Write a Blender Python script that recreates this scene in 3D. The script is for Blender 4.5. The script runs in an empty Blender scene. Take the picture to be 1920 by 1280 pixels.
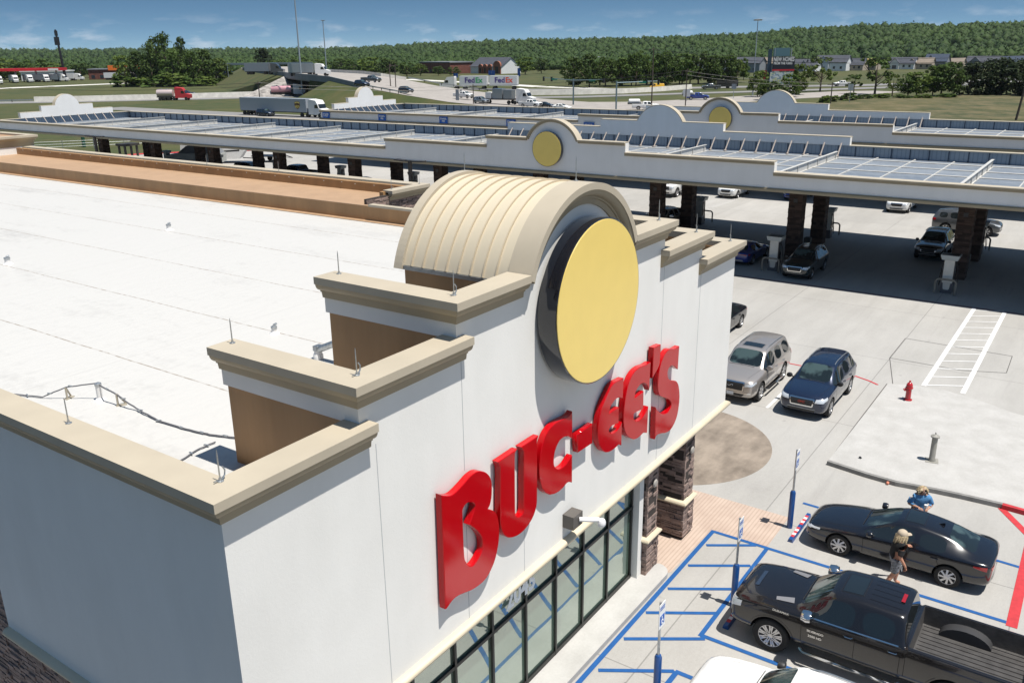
import bpy, bmesh, math, random
import numpy as np
from mathutils import Vector, Matrix, Euler, noise
from mathutils.bvhtree import BVHTree
from mathutils.geometry import tessellate_polygon

# ---------------------------------------------------------------- camera, world, sun, exposure
S = bpy.context.scene
COL = S.collection
cam = bpy.data.cameras.new('camera')
cam.sensor_width = 36.0
cam.lens = 30.552
cam.clip_end = 12000
camo = bpy.data.objects.new('camera', cam)
COL.objects.link(camo)
_r = Vector((0.5690833, -0.8221866, -0.0123819))
_d = Vector((-0.2682270, -0.1713790, -0.9479892))
_f = Vector((0.7773020, 0.5428060, -0.3180616))
camo.matrix_world = Matrix(((_r.x, -_d.x, -_f.x, 0), (_r.y, -_d.y, -_f.y, 0), (_r.z, -_d.z, -_f.z, 14.0), (0, 0, 0, 1)))
S.camera = camo
S.view_settings.view_transform = 'Standard'
S.view_settings.look = 'None'
S.view_settings.exposure = 0.4
S.view_settings.gamma = 1.0

SUN_DIR = Vector((0.004, 1.0, -2.85)).normalized()
ELEV = math.asin(-SUN_DIR.z)
W = bpy.data.worlds.new('World')
S.world = W
W.use_nodes = True
nt = W.node_tree
nt.nodes.clear()
wo = nt.nodes.new('ShaderNodeOutputWorld')
bg = nt.nodes.new('ShaderNodeBackground')
sky = nt.nodes.new('ShaderNodeTexSky')
sky.sky_type = 'NISHITA'
sky.sun_disc = False
sky.sun_elevation = ELEV
sky.sun_rotation = math.radians(180 + 5.7)
sky.altitude = 300
sky.air_density = 1.0
sky.dust_density = 0.25
sky.ozone_density = 3.0
bg.inputs['Strength'].default_value = 0.074
# small fair-weather clouds low over the horizon, laid out by view direction of the sky dome
tc = nt.nodes.new('ShaderNodeTexCoord')
sep = nt.nodes.new('ShaderNodeSeparateXYZ')
nt.links.new(tc.outputs['Generated'], sep.inputs[0])
def wmath(op, a, b=None, c=None):
    n = nt.nodes.new('ShaderNodeMath'); n.operation = op
    for i, v in enumerate((a, b, c)):
        if v is None: continue
        if isinstance(v, (int, float)): n.inputs[i].default_value = v
        else: nt.links.new(v, n.inputs[i])
    return n.outputs[0]
cmb = nt.nodes.new('ShaderNodeCombineXYZ')
nt.links.new(sep.outputs[0], cmb.inputs[0]); nt.links.new(sep.outputs[1], cmb.inputs[1]); nt.links.new(wmath('MULTIPLY', sep.outputs[2], 3.6), cmb.inputs[2])
cn = nt.nodes.new('ShaderNodeTexNoise')
cn.inputs['Scale'].default_value = 22.0
cn.inputs['Detail'].default_value = 5.0
cn.inputs['Roughness'].default_value = 0.55
nt.links.new(cmb.outputs[0], cn.inputs['Vector'])
cr = nt.nodes.new('ShaderNodeMapRange')
cr.inputs['From Min'].default_value = 0.53; cr.inputs['From Max'].default_value = 0.68
nt.links.new(cn.outputs[0], cr.inputs['Value'])
low = nt.nodes.new('ShaderNodeMapRange')
low.inputs['From Min'].default_value = 0.042; low.inputs['From Max'].default_value = 0.008
nt.links.new(sep.outputs[2], low.inputs['Value'])
fac = wmath('MULTIPLY', wmath('MULTIPLY', cr.outputs[0], low.outputs[0]), 0.36)
mixc = nt.nodes.new('ShaderNodeMix'); mixc.data_type = 'RGBA'
nt.links.new(fac, mixc.inputs[0])
# clear deep-blue air: the whitish band of the model sky is squeezed down towards the horizon
zz = wmath('ADD', wmath('MULTIPLY', wmath('MAXIMUM', sep.outputs[2], 0.0), 5.0), 0.10)
cv = nt.nodes.new('ShaderNodeCombineXYZ')
nt.links.new(sep.outputs[0], cv.inputs[0]); nt.links.new(sep.outputs[1], cv.inputs[1]); nt.links.new(zz, cv.inputs[2])
nv = nt.nodes.new('ShaderNodeVectorMath'); nv.operation = 'NORMALIZE'
nt.links.new(cv.outputs[0], nv.inputs[0]); nt.links.new(nv.outputs[0], sky.inputs['Vector'] if 'Vector' in sky.inputs else sky.inputs[0])
hs = nt.nodes.new('ShaderNodeHueSaturation'); hs.inputs['Saturation'].default_value = 1.08; hs.inputs['Hue'].default_value = 0.485
nt.links.new(sky.outputs[0], hs.inputs['Color'])
nt.links.new(hs.outputs[0], mixc.inputs[6])
mixc.inputs[7].default_value = (9.5, 9.7, 10.2, 1)
nt.links.new(mixc.outputs[2], bg.inputs['Color'])
nt.links.new(bg.outputs[0], wo.inputs[0])

sl = bpy.data.lights.new('sun', 'SUN')
sl.energy = 5.0
sl.angle = math.radians(0.53)
sl.color = (1.0, 0.955, 0.89)
so = bpy.data.objects.new('sun', sl)
so.rotation_euler = SUN_DIR.to_track_quat('-Z', 'Y').to_euler()
COL.objects.link(so)

# ---------------------------------------------------------------- materials
MATS = {}
def M(name, col, rough=0.6, metal=0.0, var=0.0, scale=4.0, bump=0.0, bscale=40.0, coat=0.0, spec=0.5, emit=None, stretch=None, ior=None, detail=4.0):
    if name in MATS: return MATS[name]
    m = bpy.data.materials.new(name); m.use_nodes = True
    n = m.node_tree.nodes; l = m.node_tree.links
    b = n['Principled BSDF']
    b.inputs['Base Color'].default_value = (*col, 1)
    b.inputs['Roughness'].default_value = rough
    b.inputs['Metallic'].default_value = metal
    b.inputs['Coat Weight'].default_value = coat
    b.inputs['Coat Roughness'].default_value = 0.03
    b.inputs['Specular IOR Level'].default_value = spec
    if ior: b.inputs['IOR'].default_value = ior
    if emit:
        b.inputs['Emission Color'].default_value = (*emit[0], 1); b.inputs['Emission Strength'].default_value = emit[1]
    vec = None
    if var or bump:
        t = n.new('ShaderNodeTexCoord'); vec = t.outputs['Object']
        if stretch:
            mp = n.new('ShaderNodeMapping'); mp.inputs['Scale'].default_value = stretch
            l.new(vec, mp.inputs[0]); vec = mp.outputs[0]
    if var:
        t1 = n.new('ShaderNodeTexNoise'); t1.inputs['Scale'].default_value = scale; t1.inputs['Detail'].default_value = detail
        l.new(vec, t1.inputs['Vector'])
        r = n.new('ShaderNodeMapRange'); r.inputs['From Min'].default_value = 0.3; r.inputs['From Max'].default_value = 0.7
        r.inputs['To Min'].default_value = 1 - var; r.inputs['To Max'].default_value = 1 + var
        l.new(t1.outputs[0], r.inputs['Value'])
        v = n.new('ShaderNodeVectorMath'); v.operation = 'SCALE'; v.inputs[0].default_value = col
        l.new(r.outputs[0], v.inputs['Scale'])
        l.new(v.outputs[0], b.inputs['Base Color'])
    if bump:
        t2 = n.new('ShaderNodeTexNoise'); t2.inputs['Scale'].default_value = bscale; t2.inputs['Detail'].default_value = 5
        l.new(vec, t2.inputs['Vector'])
        bp = n.new('ShaderNodeBump'); bp.inputs['Strength'].default_value = bump; bp.inputs['Distance'].default_value = 0.02
        l.new(t2.outputs[0], bp.inputs['Height']); l.new(bp.outputs[0], b.inputs['Normal'])
    MATS[name] = m
    return m

class NT:
    """tiny wrapper for writing node materials"""
    def __init__(s, name):
        s.m = bpy.data.materials.new(name); s.m.use_nodes = True
        s.n = s.m.node_tree.nodes; s.l = s.m.node_tree.links; s.b = s.n['Principled BSDF']; MATS[name] = s.m
    def set(s, inp, v):
        if isinstance(v, bpy.types.NodeSocket): s.l.new(v, inp)
        elif isinstance(v, (tuple, list)) and inp.type == 'RGBA' and len(v) == 3: inp.default_value = (*v, 1)
        else: inp.default_value = v
    def obj(s):
        return s.n.new('ShaderNodeTexCoord').outputs['Object']
    def sepx(s, v):
        q = s.n.new('ShaderNodeSeparateXYZ'); s.l.new(v, q.inputs[0]); return q.outputs
    def comb(s, x, y, z):
        q = s.n.new('ShaderNodeCombineXYZ')
        for i, v in enumerate((x, y, z)): s.set(q.inputs[i], v)
        return q.outputs[0]
    def mp(s, v, sc=(1, 1, 1), rot=(0, 0, 0)):
        q = s.n.new('ShaderNodeMapping'); s.l.new(v, q.inputs[0]); q.inputs['Scale'].default_value = sc; q.inputs['Rotation'].default_value = rot; return q.outputs[0]
    def noise(s, v, scale, detail=4, rough=0.5):
        q = s.n.new('ShaderNodeTexNoise'); s.l.new(v, q.inputs['Vector']); q.inputs['Scale'].default_value = scale; q.inputs['Detail'].default_value = detail; q.inputs['Roughness'].default_value = rough; return q.outputs[0]
    def math(s, op, a, b=0.0):
        q = s.n.new('ShaderNodeMath'); q.operation = op; s.set(q.inputs[0], a); s.set(q.inputs[1], b); return q.outputs[0]
    def rng(s, v, a, b, c=0.0, d=1.0):
        q = s.n.new('ShaderNodeMapRange'); s.set(q.inputs['Value'], v)
        for k, w in zip(('From Min', 'From Max', 'To Min', 'To Max'), (a, b, c, d)): q.inputs[k].default_value = w
        return q.outputs[0]
    def mix(s, f, a, b):
        q = s.n.new('ShaderNodeMix'); q.data_type = 'RGBA'; s.set(q.inputs[0], f); s.set(q.inputs[6], a); s.set(q.inputs[7], b); return q.outputs[2]
    def bump(s, h, st=0.3, dist=0.02):
        q = s.n.new('ShaderNodeBump'); s.l.new(h, q.inputs['Height']); q.inputs['Strength'].default_value = st; q.inputs['Distance'].default_value = dist
        s.l.new(q.outputs[0], s.b.inputs['Normal'])
    def col(s, v): s.set(s.b.inputs['Base Color'], v)
    def rough(s, v): s.set(s.b.inputs['Roughness'], v)

# ---------------------------------------------------------------- mesh builder
class MB:
    def __init__(s): s.v = []; s.f = []; s.mi = []; s.cur = 0
    def face(s, idx): s.f.append(tuple(idx)); s.mi.append(s.cur)
    def add(s, vs, fs):
        o = len(s.v); s.v += [tuple(p) for p in vs]
        for f in fs: s.face([i + o for i in f])
    def box(s, x0, x1, y0, y1, z0, z1):
        s.add([(x0,y0,z0),(x1,y0,z0),(x1,y1,z0),(x0,y1,z0),(x0,y0,z1),(x1,y0,z1),(x1,y1,z1),(x0,y1,z1)],
              [(0,3,2,1),(4,5,6,7),(0,1,5,4),(1,2,6,5),(2,3,7,6),(3,0,4,7)])
    def obox(s, c, sz, rz=0.0, rx=0.0, ry=0.0):
        R = Euler((rx, ry, rz)).to_matrix(); c = Vector(c); hx, hy, hz = sz[0]/2, sz[1]/2, sz[2]/2
        P = [(-hx,-hy,-hz),(hx,-hy,-hz),(hx,hy,-hz),(-hx,hy,-hz),(-hx,-hy,hz),(hx,-hy,hz),(hx,hy,hz),(-hx,hy,hz)]
        s.add([tuple(c + R @ Vector(p)) for p in P], [(0,3,2,1),(4,5,6,7),(0,1,5,4),(1,2,6,5),(2,3,7,6),(3,0,4,7)])
    def quad(s, a, b, c, d): s.add([a, b, c, d], [(0,1,2,3)])
    def tube(s, pts, r, n=8, cap=True):
        pts = [Vector(p) for p in pts]; rs = r if isinstance(r, (list, tuple)) else [r]*len(pts)
        o = len(s.v); up = None
        for i, p in enumerate(pts):
            t = (pts[min(i+1, len(pts)-1)] - pts[max(i-1, 0)]).normalized()
            if up is None:
                up = Vector((0,0,1)) if abs(t.z) < 0.9 else Vector((1,0,0))
            a = t.cross(up).normalized(); b = t.cross(a).normalized(); up = -b if False else up
            for k in range(n):
                an = 2*math.pi*k/n
                s.v.append(tuple(p + (a*math.cos(an) + b*math.sin(an))*rs[i]))
        for i in range(len(pts)-1):
            for k in range(n):
                k2 = (k+1) % n
                s.face((o+i*n+k, o+i*n+k2, o+(i+1)*n+k2, o+(i+1)*n+k))
        if cap:
            s.face([o+k for k in range(n)][::-1]); s.face([o+(len(pts)-1)*n+k for k in range(n)])
    def lathe(s, prof, c=(0,0,0), n=16, axis='z'):
        """prof: (r, h) along the axis"""
        o = len(s.v); c = Vector(c)
        for r, h in prof:
            for k in range(n):
                a = 2*math.pi*k/n; x, y = r*math.cos(a), r*math.sin(a)
                p = {'z': (x,y,h), 'y': (x,h,y), 'x': (h,x,y)}[axis]
                s.v.append(tuple(c + Vector(p)))
        for i in range(len(prof)-1):
            for k in range(n):
                k2 = (k+1) % n
                s.face((o+i*n+k, o+i*n+k2, o+(i+1)*n+k2, o+(i+1)*n+k))
        s.face([o+k for k in range(n)][::-1]); s.face([o+(len(prof)-1)*n+k for k in range(n)])
    def prism(s, poly, h0, h1, plane='xy', holes=(), bevel=0.0):
        """extrude a 2-D polygon (with holes) between h0 and h1 along the third axis"""
        def P(a, b, h): return {'xy': (a,b,h), 'xz': (a,h,b), 'yz': (h,a,b)}[plane]
        loops = [list(poly)] + [list(h) for h in holes]
        tri = tessellate_polygon([[Vector((a, b, 0)) for a, b in lp] for lp in loops])
        flat = [p for lp in loops for p in lp]
        o = len(s.v); N = len(flat)
        s.v += [P(a, b, h0) for a, b in flat]; s.v += [P(a, b, h1) for a, b in flat]
        for t in tri:
            s.face([o+i for i in t]); s.face([o+N+i for i in t][::-1])
        k = 0
        for lp in loops:
            n = len(lp)
            for i in range(n):
                j = (i+1) % n
                s.face((o+k+i, o+k+j, o+N+k+j, o+N+k+i))
            k += n
    def sweep(s, path, prof, z, closed=False, flip=1):
        """path: plan points; prof: (out, dz); outward is to the right of travel (times flip)"""
        path = [Vector((p[0], p[1])) for p in path]; n = len(path); o = len(s.v); m = len(prof)
        for i, p in enumerate(path):
            d0 = (p - path[i-1]).normalized() if (i > 0 or closed) else None
            d1 = (path[(i+1) % n] - p).normalized() if (i < n-1 or closed) else None
            d0 = d0 or d1; d1 = d1 or d0
            n0 = Vector((d0.y, -d0.x))*flip; n1 = Vector((d1.y, -d1.x))*flip
            q = (n0 + n1); q = q/ max(q.dot(n0), 0.3)
            for a, b in prof: s.v.append((p.x + q.x*a, p.y + q.y*a, z + b))
        for i in range(n if closed else n-1):
            i2 = (i+1) % n
            for k in range(m):
                k2 = (k+1) % m
                s.face((o+i*m+k, o+i*m+k2, o+i2*m+k2, o+i2*m+k))
        if not closed:
            s.face([o+k for k in range(m)]); s.face([o+(n-1)*m+k for k in range(m)][::-1])
    def build(s, name, mats, parent=None, smooth=False, world=False, fix=True, loc=None):
        me = bpy.data.meshes.new(name)
        me.from_pydata(s.v, [], s.f)
        if not isinstance(mats, (list, tuple)): mats = [mats]
        for m in mats: me.materials.append(m)
        if len(mats) > 1: me.polygons.foreach_set('material_index', s.mi)
        if fix:
            bm = bmesh.new(); bm.from_mesh(me); bmesh.ops.recalc_face_normals(bm, faces=bm.faces); bm.to_mesh(me); bm.free()
        o = bpy.data.objects.new(name, me); COL.objects.link(o)
        if smooth: shade(o, smooth if isinstance(smooth, (int, float)) and smooth is not True else 40)
        if parent is not None:
            o.parent = parent
            if world:
                inv = Matrix.Translation(parent.location) @ parent.rotation_euler.to_matrix().to_4x4()
                me.transform(inv.inverted())
        if loc: o.location = loc
        return o

def shade(o, deg=40):
    me = o.data
    me.polygons.foreach_set('use_smooth', [True]*len(me.polygons))
    bm = bmesh.new(); bm.from_mesh(me); c = math.radians(deg)
    for e in bm.edges:
        e.smooth = not (len(e.link_faces) == 2 and e.calc_face_angle(0) > c)
    bm.to_mesh(me); bm.free()

def tag(o, label=None, cat=None, group=None, kind=None):
    if label: o['label'] = label
    if cat: o['category'] = cat
    if group: o['group'] = group
    if kind: o['kind'] = kind
    return o
def thing(name, loc, rz, label, cat, group=None):
    o = bpy.data.objects.new(name, None); o.empty_display_size = 0.3; COL.objects.link(o)
    o.location = loc; o.rotation_euler = (0, 0, rz)
    return tag(o, label, cat, group)
def struct(o): o['kind'] = 'structure'; return o
def kids(o): return [c for c in bpy.data.objects if c.parent == o]
KID = {}
def dup(root, loc=None, rz=None, label=None, group=None, scale=None):
    """copy a thing, its parts and their sub-parts"""
    if root.name not in KID: KID[root.name] = [(c, kids(c)) for c in kids(root)]
    r = root.copy(); COL.objects.link(r)
    if loc is not None: r.location = loc
    if rz is not None: r.rotation_euler = (0, 0, rz)
    if scale is not None: r.scale = scale if hasattr(scale, '__len__') else (scale,)*3
    if label: r['label'] = label
    if group: r['group'] = group
    for c, gs in KID[root.name]:
        d = c.copy(); COL.objects.link(d); d.parent = r
        for g in gs:
            h = g.copy(); COL.objects.link(h); h.parent = d
    return r
def repaint(root, old, new):
    for c in [root] + kids(root):
        for g in [c] + (kids(c) if c is not root else []):
            if g.type != 'MESH': continue
            for sl_ in g.material_slots:
                if sl_.material == old: sl_.link = 'OBJECT'; sl_.material = new
def text(name, body, mat, size, parent=None, M4=None, depth=0.01, width=None, bold=0.0, world=False):
    cu = bpy.data.curves.new(name, 'FONT'); cu.body = body; cu.size = size; cu.extrude = depth/2; cu.offset = bold
    cu.align_x = 'CENTER'; cu.align_y = 'CENTER'; cu.resolution_u = 3
    t = bpy.data.objects.new(name, cu); COL.objects.link(t)
    bpy.context.view_layer.update()
    me = bpy.data.meshes.new_from_object(t.evaluated_get(bpy.context.evaluated_depsgraph_get()))
    bpy.data.objects.remove(t); bpy.data.curves.remove(cu)
    if width:
        xs = [v.co.x for v in me.vertices]; k = width/max(1e-6, max(xs)-min(xs)); me.transform(Matrix.Diagonal((k,1,1,1)))
    if M4 is not None: me.transform(M4)
    me.materials.clear(); me.materials.append(mat)
    o = bpy.data.objects.new(name, me); COL.objects.link(o)
    if parent is not None:
        o.parent = parent
        if world: me.transform((Matrix.Translation(parent.location) @ parent.rotation_euler.to_matrix().to_4x4()).inverted())
    return o
def face_mat(loc, normal_angle, tilt=90):
    """matrix for text standing upright whose front looks along the plan angle (degrees)"""
    return Matrix.Translation(loc) @ Matrix.Rotation(math.radians(normal_angle+90), 4, 'Z') @ Matrix.Rotation(math.radians(tilt), 4, 'X')

# ================================================================ materials used by the buildings
def mk_concrete():
    k = NT('lot_concrete'); v = k.obj()
    a = k.noise(v, 0.09, 6, 0.6); b = k.noise(k.mp(v, (0.35, 1.6, 1)), 0.5, 6, 0.65); c = k.noise(v, 9, 4, 0.6)
    t = k.math('ADD', k.math('MULTIPLY', a, 0.5), k.math('ADD', k.math('MULTIPLY', b, 0.35), k.math('MULTIPLY', c, 0.15)))
    base = k.mix(k.rng(t, 0.38, 0.62), (0.30, 0.29, 0.27), (0.40, 0.388, 0.365))
    # tyre and oil staining
    st = k.rng(k.noise(k.mp(v, (1, 1, 1)), 0.55, 3, 0.5), 0.66, 0.8)
    base = k.mix(k.math('MULTIPLY', st, 0.28), base, (0.22, 0.21, 0.20))
    tr = k.rng(k.noise(k.mp(v, (0.12, 2.2, 1), (0, 0, 0.06)), 1.0, 4, 0.6), 0.60, 0.72)
    base = k.mix(k.math('MULTIPLY', tr, 0.30), base, (0.24, 0.23, 0.22))
    oil = k.rng(k.noise(v, 1.9, 2, 0.4), 0.73, 0.80); base = k.mix(k.math('MULTIPLY', oil, 0.45), base, (0.12, 0.115, 0.11))
    fine = k.rng(k.noise(v, 26, 3, 0.7), 0.3, 0.7, 0.93, 1.07)
    vm = k.n.new('ShaderNodeVectorMath'); vm.operation = 'SCALE'; k.l.new(base, vm.inputs[0]); k.l.new(fine, vm.inputs['Scale']); base = vm.outputs[0]
    # slab to slab tone and sawn joints
    s = k.sepx(v)
    def joint(o, step, off, w=0.018):
        m = k.math('FRACT', k.math('DIVIDE', k.math('ADD', o, off), step))
        d = k.math('ABSOLUTE', k.math('SUBTRACT', m, 0.5))
        return k.math('GREATER_THAN', d, 0.5 - w/step)
    cell = k.comb(k.math('FLOOR', k.math('DIVIDE', k.math('ADD', s[0], -32.84), 8.6)), k.math('FLOOR', k.math('DIVIDE', k.math('ADD', s[1], -7.45), 7.1)), 0.0)
    wn = k.n.new('ShaderNodeTexWhiteNoise'); k.l.new(cell, wn.inputs['Vector'])
    base = k.mix(k.math('MULTIPLY', wn.outputs[0], 0.14), base, (0.26, 0.25, 0.235))
    j = k.math('MAXIMUM', joint(s[0], 8.6, -32.84), joint(s[1], 7.1, -7.45))
    base = k.mix(k.math('MULTIPLY', j, 0.55), base, (0.12, 0.115, 0.11))
    k.col(base); k.rough(0.85); k.bump(c, 0.15, 0.01)
    return k.m
MC = mk_concrete()
def mk_walk():
    k = NT('walk_concrete'); v = k.obj()
    a = k.noise(v, 1.2, 5, 0.6); b = k.noise(v, 14, 3)
    k.col(k.mix(k.rng(k.math('ADD', k.math('MULTIPLY', a, .7), k.math('MULTIPLY', b, .3)), .35, .65), (0.36, 0.35, 0.33), (0.44, 0.43, 0.41))); k.rough(0.8); k.bump(b, 0.1)
    return k.m
MWALK = mk_walk()
def mk_stucco(name, c0, c1):
    k = NT(name); v = k.obj()
    a = k.noise(v, 0.5, 6, 0.6); b = k.noise(v, 22, 4, 0.7); st = k.noise(k.mp(v, (1.5, 1.5, 0.22)), 1.0, 5, 0.6)
    base = k.mix(k.rng(k.math('ADD', k.math('MULTIPLY', a, .6), k.math('MULTIPLY', st, .4)), .38, .62), c0, c1)
    k.col(base); k.rough(0.9); k.bump(b, 0.22, 0.012)
    return k.m
MST = mk_stucco('white_stucco', (0.70, 0.69, 0.655), (0.75, 0.74, 0.705))
MST2 = mk_stucco('canopy_stucco', (0.69, 0.685, 0.665), (0.74, 0.735, 0.72))
def mk_trimcol(name, c, var=0.05):
    return M(name, c, 0.55, 0, var, 1.2, 0.04, 60)
MCAP = mk_trimcol('cream_metal', (0.43, 0.375, 0.285))
MCOR = mk_trimcol('tan_cornice', (0.31, 0.255, 0.165), 0.08)
MTRIM = mk_trimcol('cream_trim', (0.55, 0.48, 0.35))
def mk_roof():
    k = NT('white_membrane'); v = k.obj(); s = k.sepx(v)
    a = k.noise(k.mp(v, (1.6, 0.45, 1)), 0.35, 6, 0.65); b = k.noise(v, 3.5, 5, 0.7)
    dirt = k.rng(k.math('ADD', k.math('MULTIPLY', a, .65), k.math('MULTIPLY', b, .35)), .54, .72)
    far = k.rng(s[1], 18, 60, 0.35, 0.95)       # more ponded dirt towards the far drains
    base = k.mix(k.math('MULTIPLY', dirt, far), (0.51, 0.50, 0.475), (0.25, 0.242, 0.23))
    wob = k.math('MULTIPLY', k.math('SUBTRACT', k.noise(k.mp(v, (0, 1, 0)), 0.4, 2), 0.5), 0.08)
    m = k.math('FRACT', k.math('DIVIDE', k.math('ADD', k.math('ADD', s[0], wob), -9.12), 3.35))
    d = k.math('ABSOLUTE', k.math('SUBTRACT', m, 0.5))
    line = k.math('GREATER_THAN', d, 0.5 - 0.022/3.35)
    brk = k.rng(k.noise(k.mp(v, (1, 5, 1)), 1.0, 2), 0.40, 0.58)
    base = k.mix(k.math('MULTIPLY', line, k.math('ADD', k.math('MULTIPLY', brk, .6), .25)), base, (0.25, 0.205, 0.16))
    m2 = k.math('FRACT', k.math('DIVIDE', s[1], 9.7)); d2 = k.math('ABSOLUTE', k.math('SUBTRACT', m2, 0.5))
    base = k.mix(k.math('MULTIPLY', k.math('GREATER_THAN', d2, 0.5 - 0.03/9.7), 0.12), base, (0.3, 0.285, 0.26))
    k.col(base); k.rough(0.5)
    wr = k.noise(k.mp(v, (1, 2.2, 1)), 1.6, 5, 0.6)
    k.bump(wr, 0.35, 0.05)
    return k.m
MROOF = mk_roof()
def mk_membrane(name, c, dark, hor=False):
    k = NT(name); v = k.obj()
    a = k.noise(k.mp(v, (1.3, 1.3, 0.25)), 1.1, 5, 0.6); b = k.noise(v, 0.35, 4, 0.6)
    k.col(k.mix(k.rng(k.math('ADD', k.math('MULTIPLY', a, .6), k.math('MULTIPLY', b, .4)), .36, .64), dark, c)); k.rough(0.55)
    k.bump(a, 0.35, 0.05)
    return k.m
MBR = mk_membrane('brown_membrane', (0.40, 0.23, 0.10), (0.29, 0.165, 0.07))
MTAN = mk_membrane('tan_membrane', (0.42, 0.275, 0.165), (0.36, 0.235, 0.14))
MGREY = M('grey_steel', (0.30, 0.32, 0.34), 0.35, 0.7, 0.15, 8)
MGAL = M('galvanised', (0.42, 0.44, 0.45), 0.38, 0.8, 0.2, 12)
MDK = M('dark_metal', (0.05, 0.045, 0.04), 0.5, 0.2, 0.1, 6)
MBLK = M('black_paint', (0.012, 0.012, 0.013), 0.35)
MRED = M('red_gloss', (0.43, 0.0015, 0.005), 0.10, 0, 0, 1, coat=0.0, spec=0.32)
MYEL = M('sign_yellow', (0.80, 0.60, 0.165), 0.3, 0, 0.02, 2)
MBLU = M('paint_blue', (0.004, 0.075, 0.25), 0.7, 0, 0.12, 6)
MWHT = M('paint_white', (0.66, 0.66, 0.65), 0.7, 0, 0.08, 8)
MRDP = M('paint_red', (0.44, 0.028, 0.035), 0.7, 0, 0.15, 5)
def mk_stone():
    k = NT('ledge_stone'); v = k.obj()
    a = k.noise(v, 1.7, 2); b = k.noise(v, 11, 5, 0.65)
    gi = k.n.new('ShaderNodeNewGeometry').outputs['Random Per Island']
    c = k.mix(gi, (0.11, 0.072, 0.058), (0.36, 0.25, 0.205))
    c = k.mix(k.rng(b, .35, .7, 0, .6), c, (0.36, 0.29, 0.26))
    c = k.mix(k.rng(a, .45, .7, 0, .5), c, (0.13, 0.10, 0.095))
    k.col(c); k.rough(0.9); k.bump(b, 0.8, 0.03)
    return k.m
MSTONE = mk_stone()
MGROUT = M('stone_backing', (0.045, 0.035, 0.03), 0.95)
def mk_glass(name, tint, ref=0.5):
    m = bpy.data.materials.new(name); m.use_nodes = True; n = m.node_tree.nodes; l = m.node_tree.links
    b = n['Principled BSDF']; b.inputs['Base Color'].default_value = (*tint, 1); b.inputs['Roughness'].default_value = 0.35
    g = n.new('ShaderNodeBsdfGlossy'); g.inputs['Roughness'].default_value = 0.0; g.inputs['Color'].default_value = (0.86, 0.94, 0.88, 1)
    t = n.new('ShaderNodeTexCoord'); w = n.new('ShaderNodeTexNoise'); w.inputs['Scale'].default_value = 0.9; w.inputs['Detail'].default_value = 1
    l.new(t.outputs['Object'], w.inputs['Vector'])
    bp = n.new('ShaderNodeBump'); bp.inputs['Strength'].default_value = 0.08; bp.inputs['Distance'].default_value = 0.04
    l.new(w.outputs[0], bp.inputs['Height']); l.new(bp.outputs[0], g.inputs['Normal'])
    x = n.new('ShaderNodeMixShader'); x.inputs[0].default_value = ref
    l.new(b.outputs[0], x.inputs[1]); l.new(g.outputs[0], x.inputs[2]); l.new(x.outputs[0], n['Material Output'].inputs[0])
    MATS[name] = m; return m
MGLS = mk_glass('storefront_glass', (0.085, 0.14, 0.11), 0.44)

# stone builder: courses of split blocks
def stone_courses(mb, x0, x1, y0, y1, z0, z1, seed, faces='xyXY', hmin=0.055, hmax=0.11, lmin=0.16, lmax=0.42):
    rnd = random.Random(seed)
    for f in faces:
        z = z0
        while z < z1-0.01:
            h = min(rnd.uniform(hmin, hmax), z1-z)
            a0_, a1_ = (y0, y1) if f in 'xX' else (x0, x1)
            a = a0_
            while a < a1_-0.01:
                w = rnd.uniform(lmin, lmax)
                if a+w > a1_-0.08: w = a1_-a
                d = rnd.uniform(0.0, 0.045); g = 0.005
                lo, hi = a+g, a+w-g
                if a == a0_: lo -= 0.03
                if a+w >= a1_-1e-6: hi += 0.03
                if f == 'x': mb.box(x0-d, x0+0.04, lo, hi, z+g, z+h-g)
                elif f == 'X': mb.box(x1-0.04, x1+d, lo, hi, z+g, z+h-g)
                elif f == 'y': mb.box(lo, hi, y0-d, y0+0.04, z+g, z+h-g)
                else: mb.box(lo, hi, y1-0.04, y1+d, z+g, z+h-g)
                a += w
            z += h
# ================================================================ store building
YW, YI = 8.84, 9.12          # outer and inner face of the front wall
XL, XR = 6.0, 24.1
CX = 15.1
store = thing('store_building', (15.0, 9.0, 0.0), 0, 'big white store with stepped tan cornices, curved cream roof vault and flat white roof', 'store')
def sb(mb, name, mats, smooth=False): return mb.build(name, mats, store, smooth=smooth, world=True)
T1, T2, T3 = 8.66, 9.36, 10.05
ARC_R, ARC_C = 2.30, (15.13, 9.17)
x2l, x2r, x3l, x3r = 8.58, 21.6, 11.0, 19.23
# front wall outline with steps and arch
a0 = math.asin((T3-ARC_C[1])/ARC_R)
arc = [(ARC_C[0]+(ARC_R-0.05)*math.cos(math.pi-a0-(math.pi-2*a0)*i/40), ARC_C[1]+(ARC_R-0.05)*math.sin(math.pi-a0-(math.pi-2*a0)*i/40)) for i in range(41)]
e = 0.05
wall = [(XL, 3.5), (XR, 3.5), (XR, T1-e), (x2r, T1-e), (x2r, T2-e), (x3r, T2-e), (x3r, T3-e)] + arc[::-1] + [(x3l, T3-e), (x3l, T2-e), (x2l, T2-e), (x2l, T1-e), (XL, T1-e)]
mb = MB(); mb.prism(wall, YW, YI, 'xz'); mb.cur = 1      # control joints are narrow beads of the same wall
for x, z0, z1 in ((8.9, 3.55, 8.2), (11.1, 3.55, 6.6), (11.1, 6.8, 8.9), (19.25, 3.55, 8.9), (21.6, 3.55, 8.2), (13.0, 3.55, 4.9)):
    mb.box(x, x+0.012, YW-0.004, YW+0.01, z0, z1)
sb(mb, 'front_wall', [MST, M('joint_grey', (0.42, 0.43, 0.44), 0.9)])  # control joints in a plain grey darker than the stucco
mb = MB(); mb.box(XL, XL+0.3, YI, 16.05, 3.5, T1-e)
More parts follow.
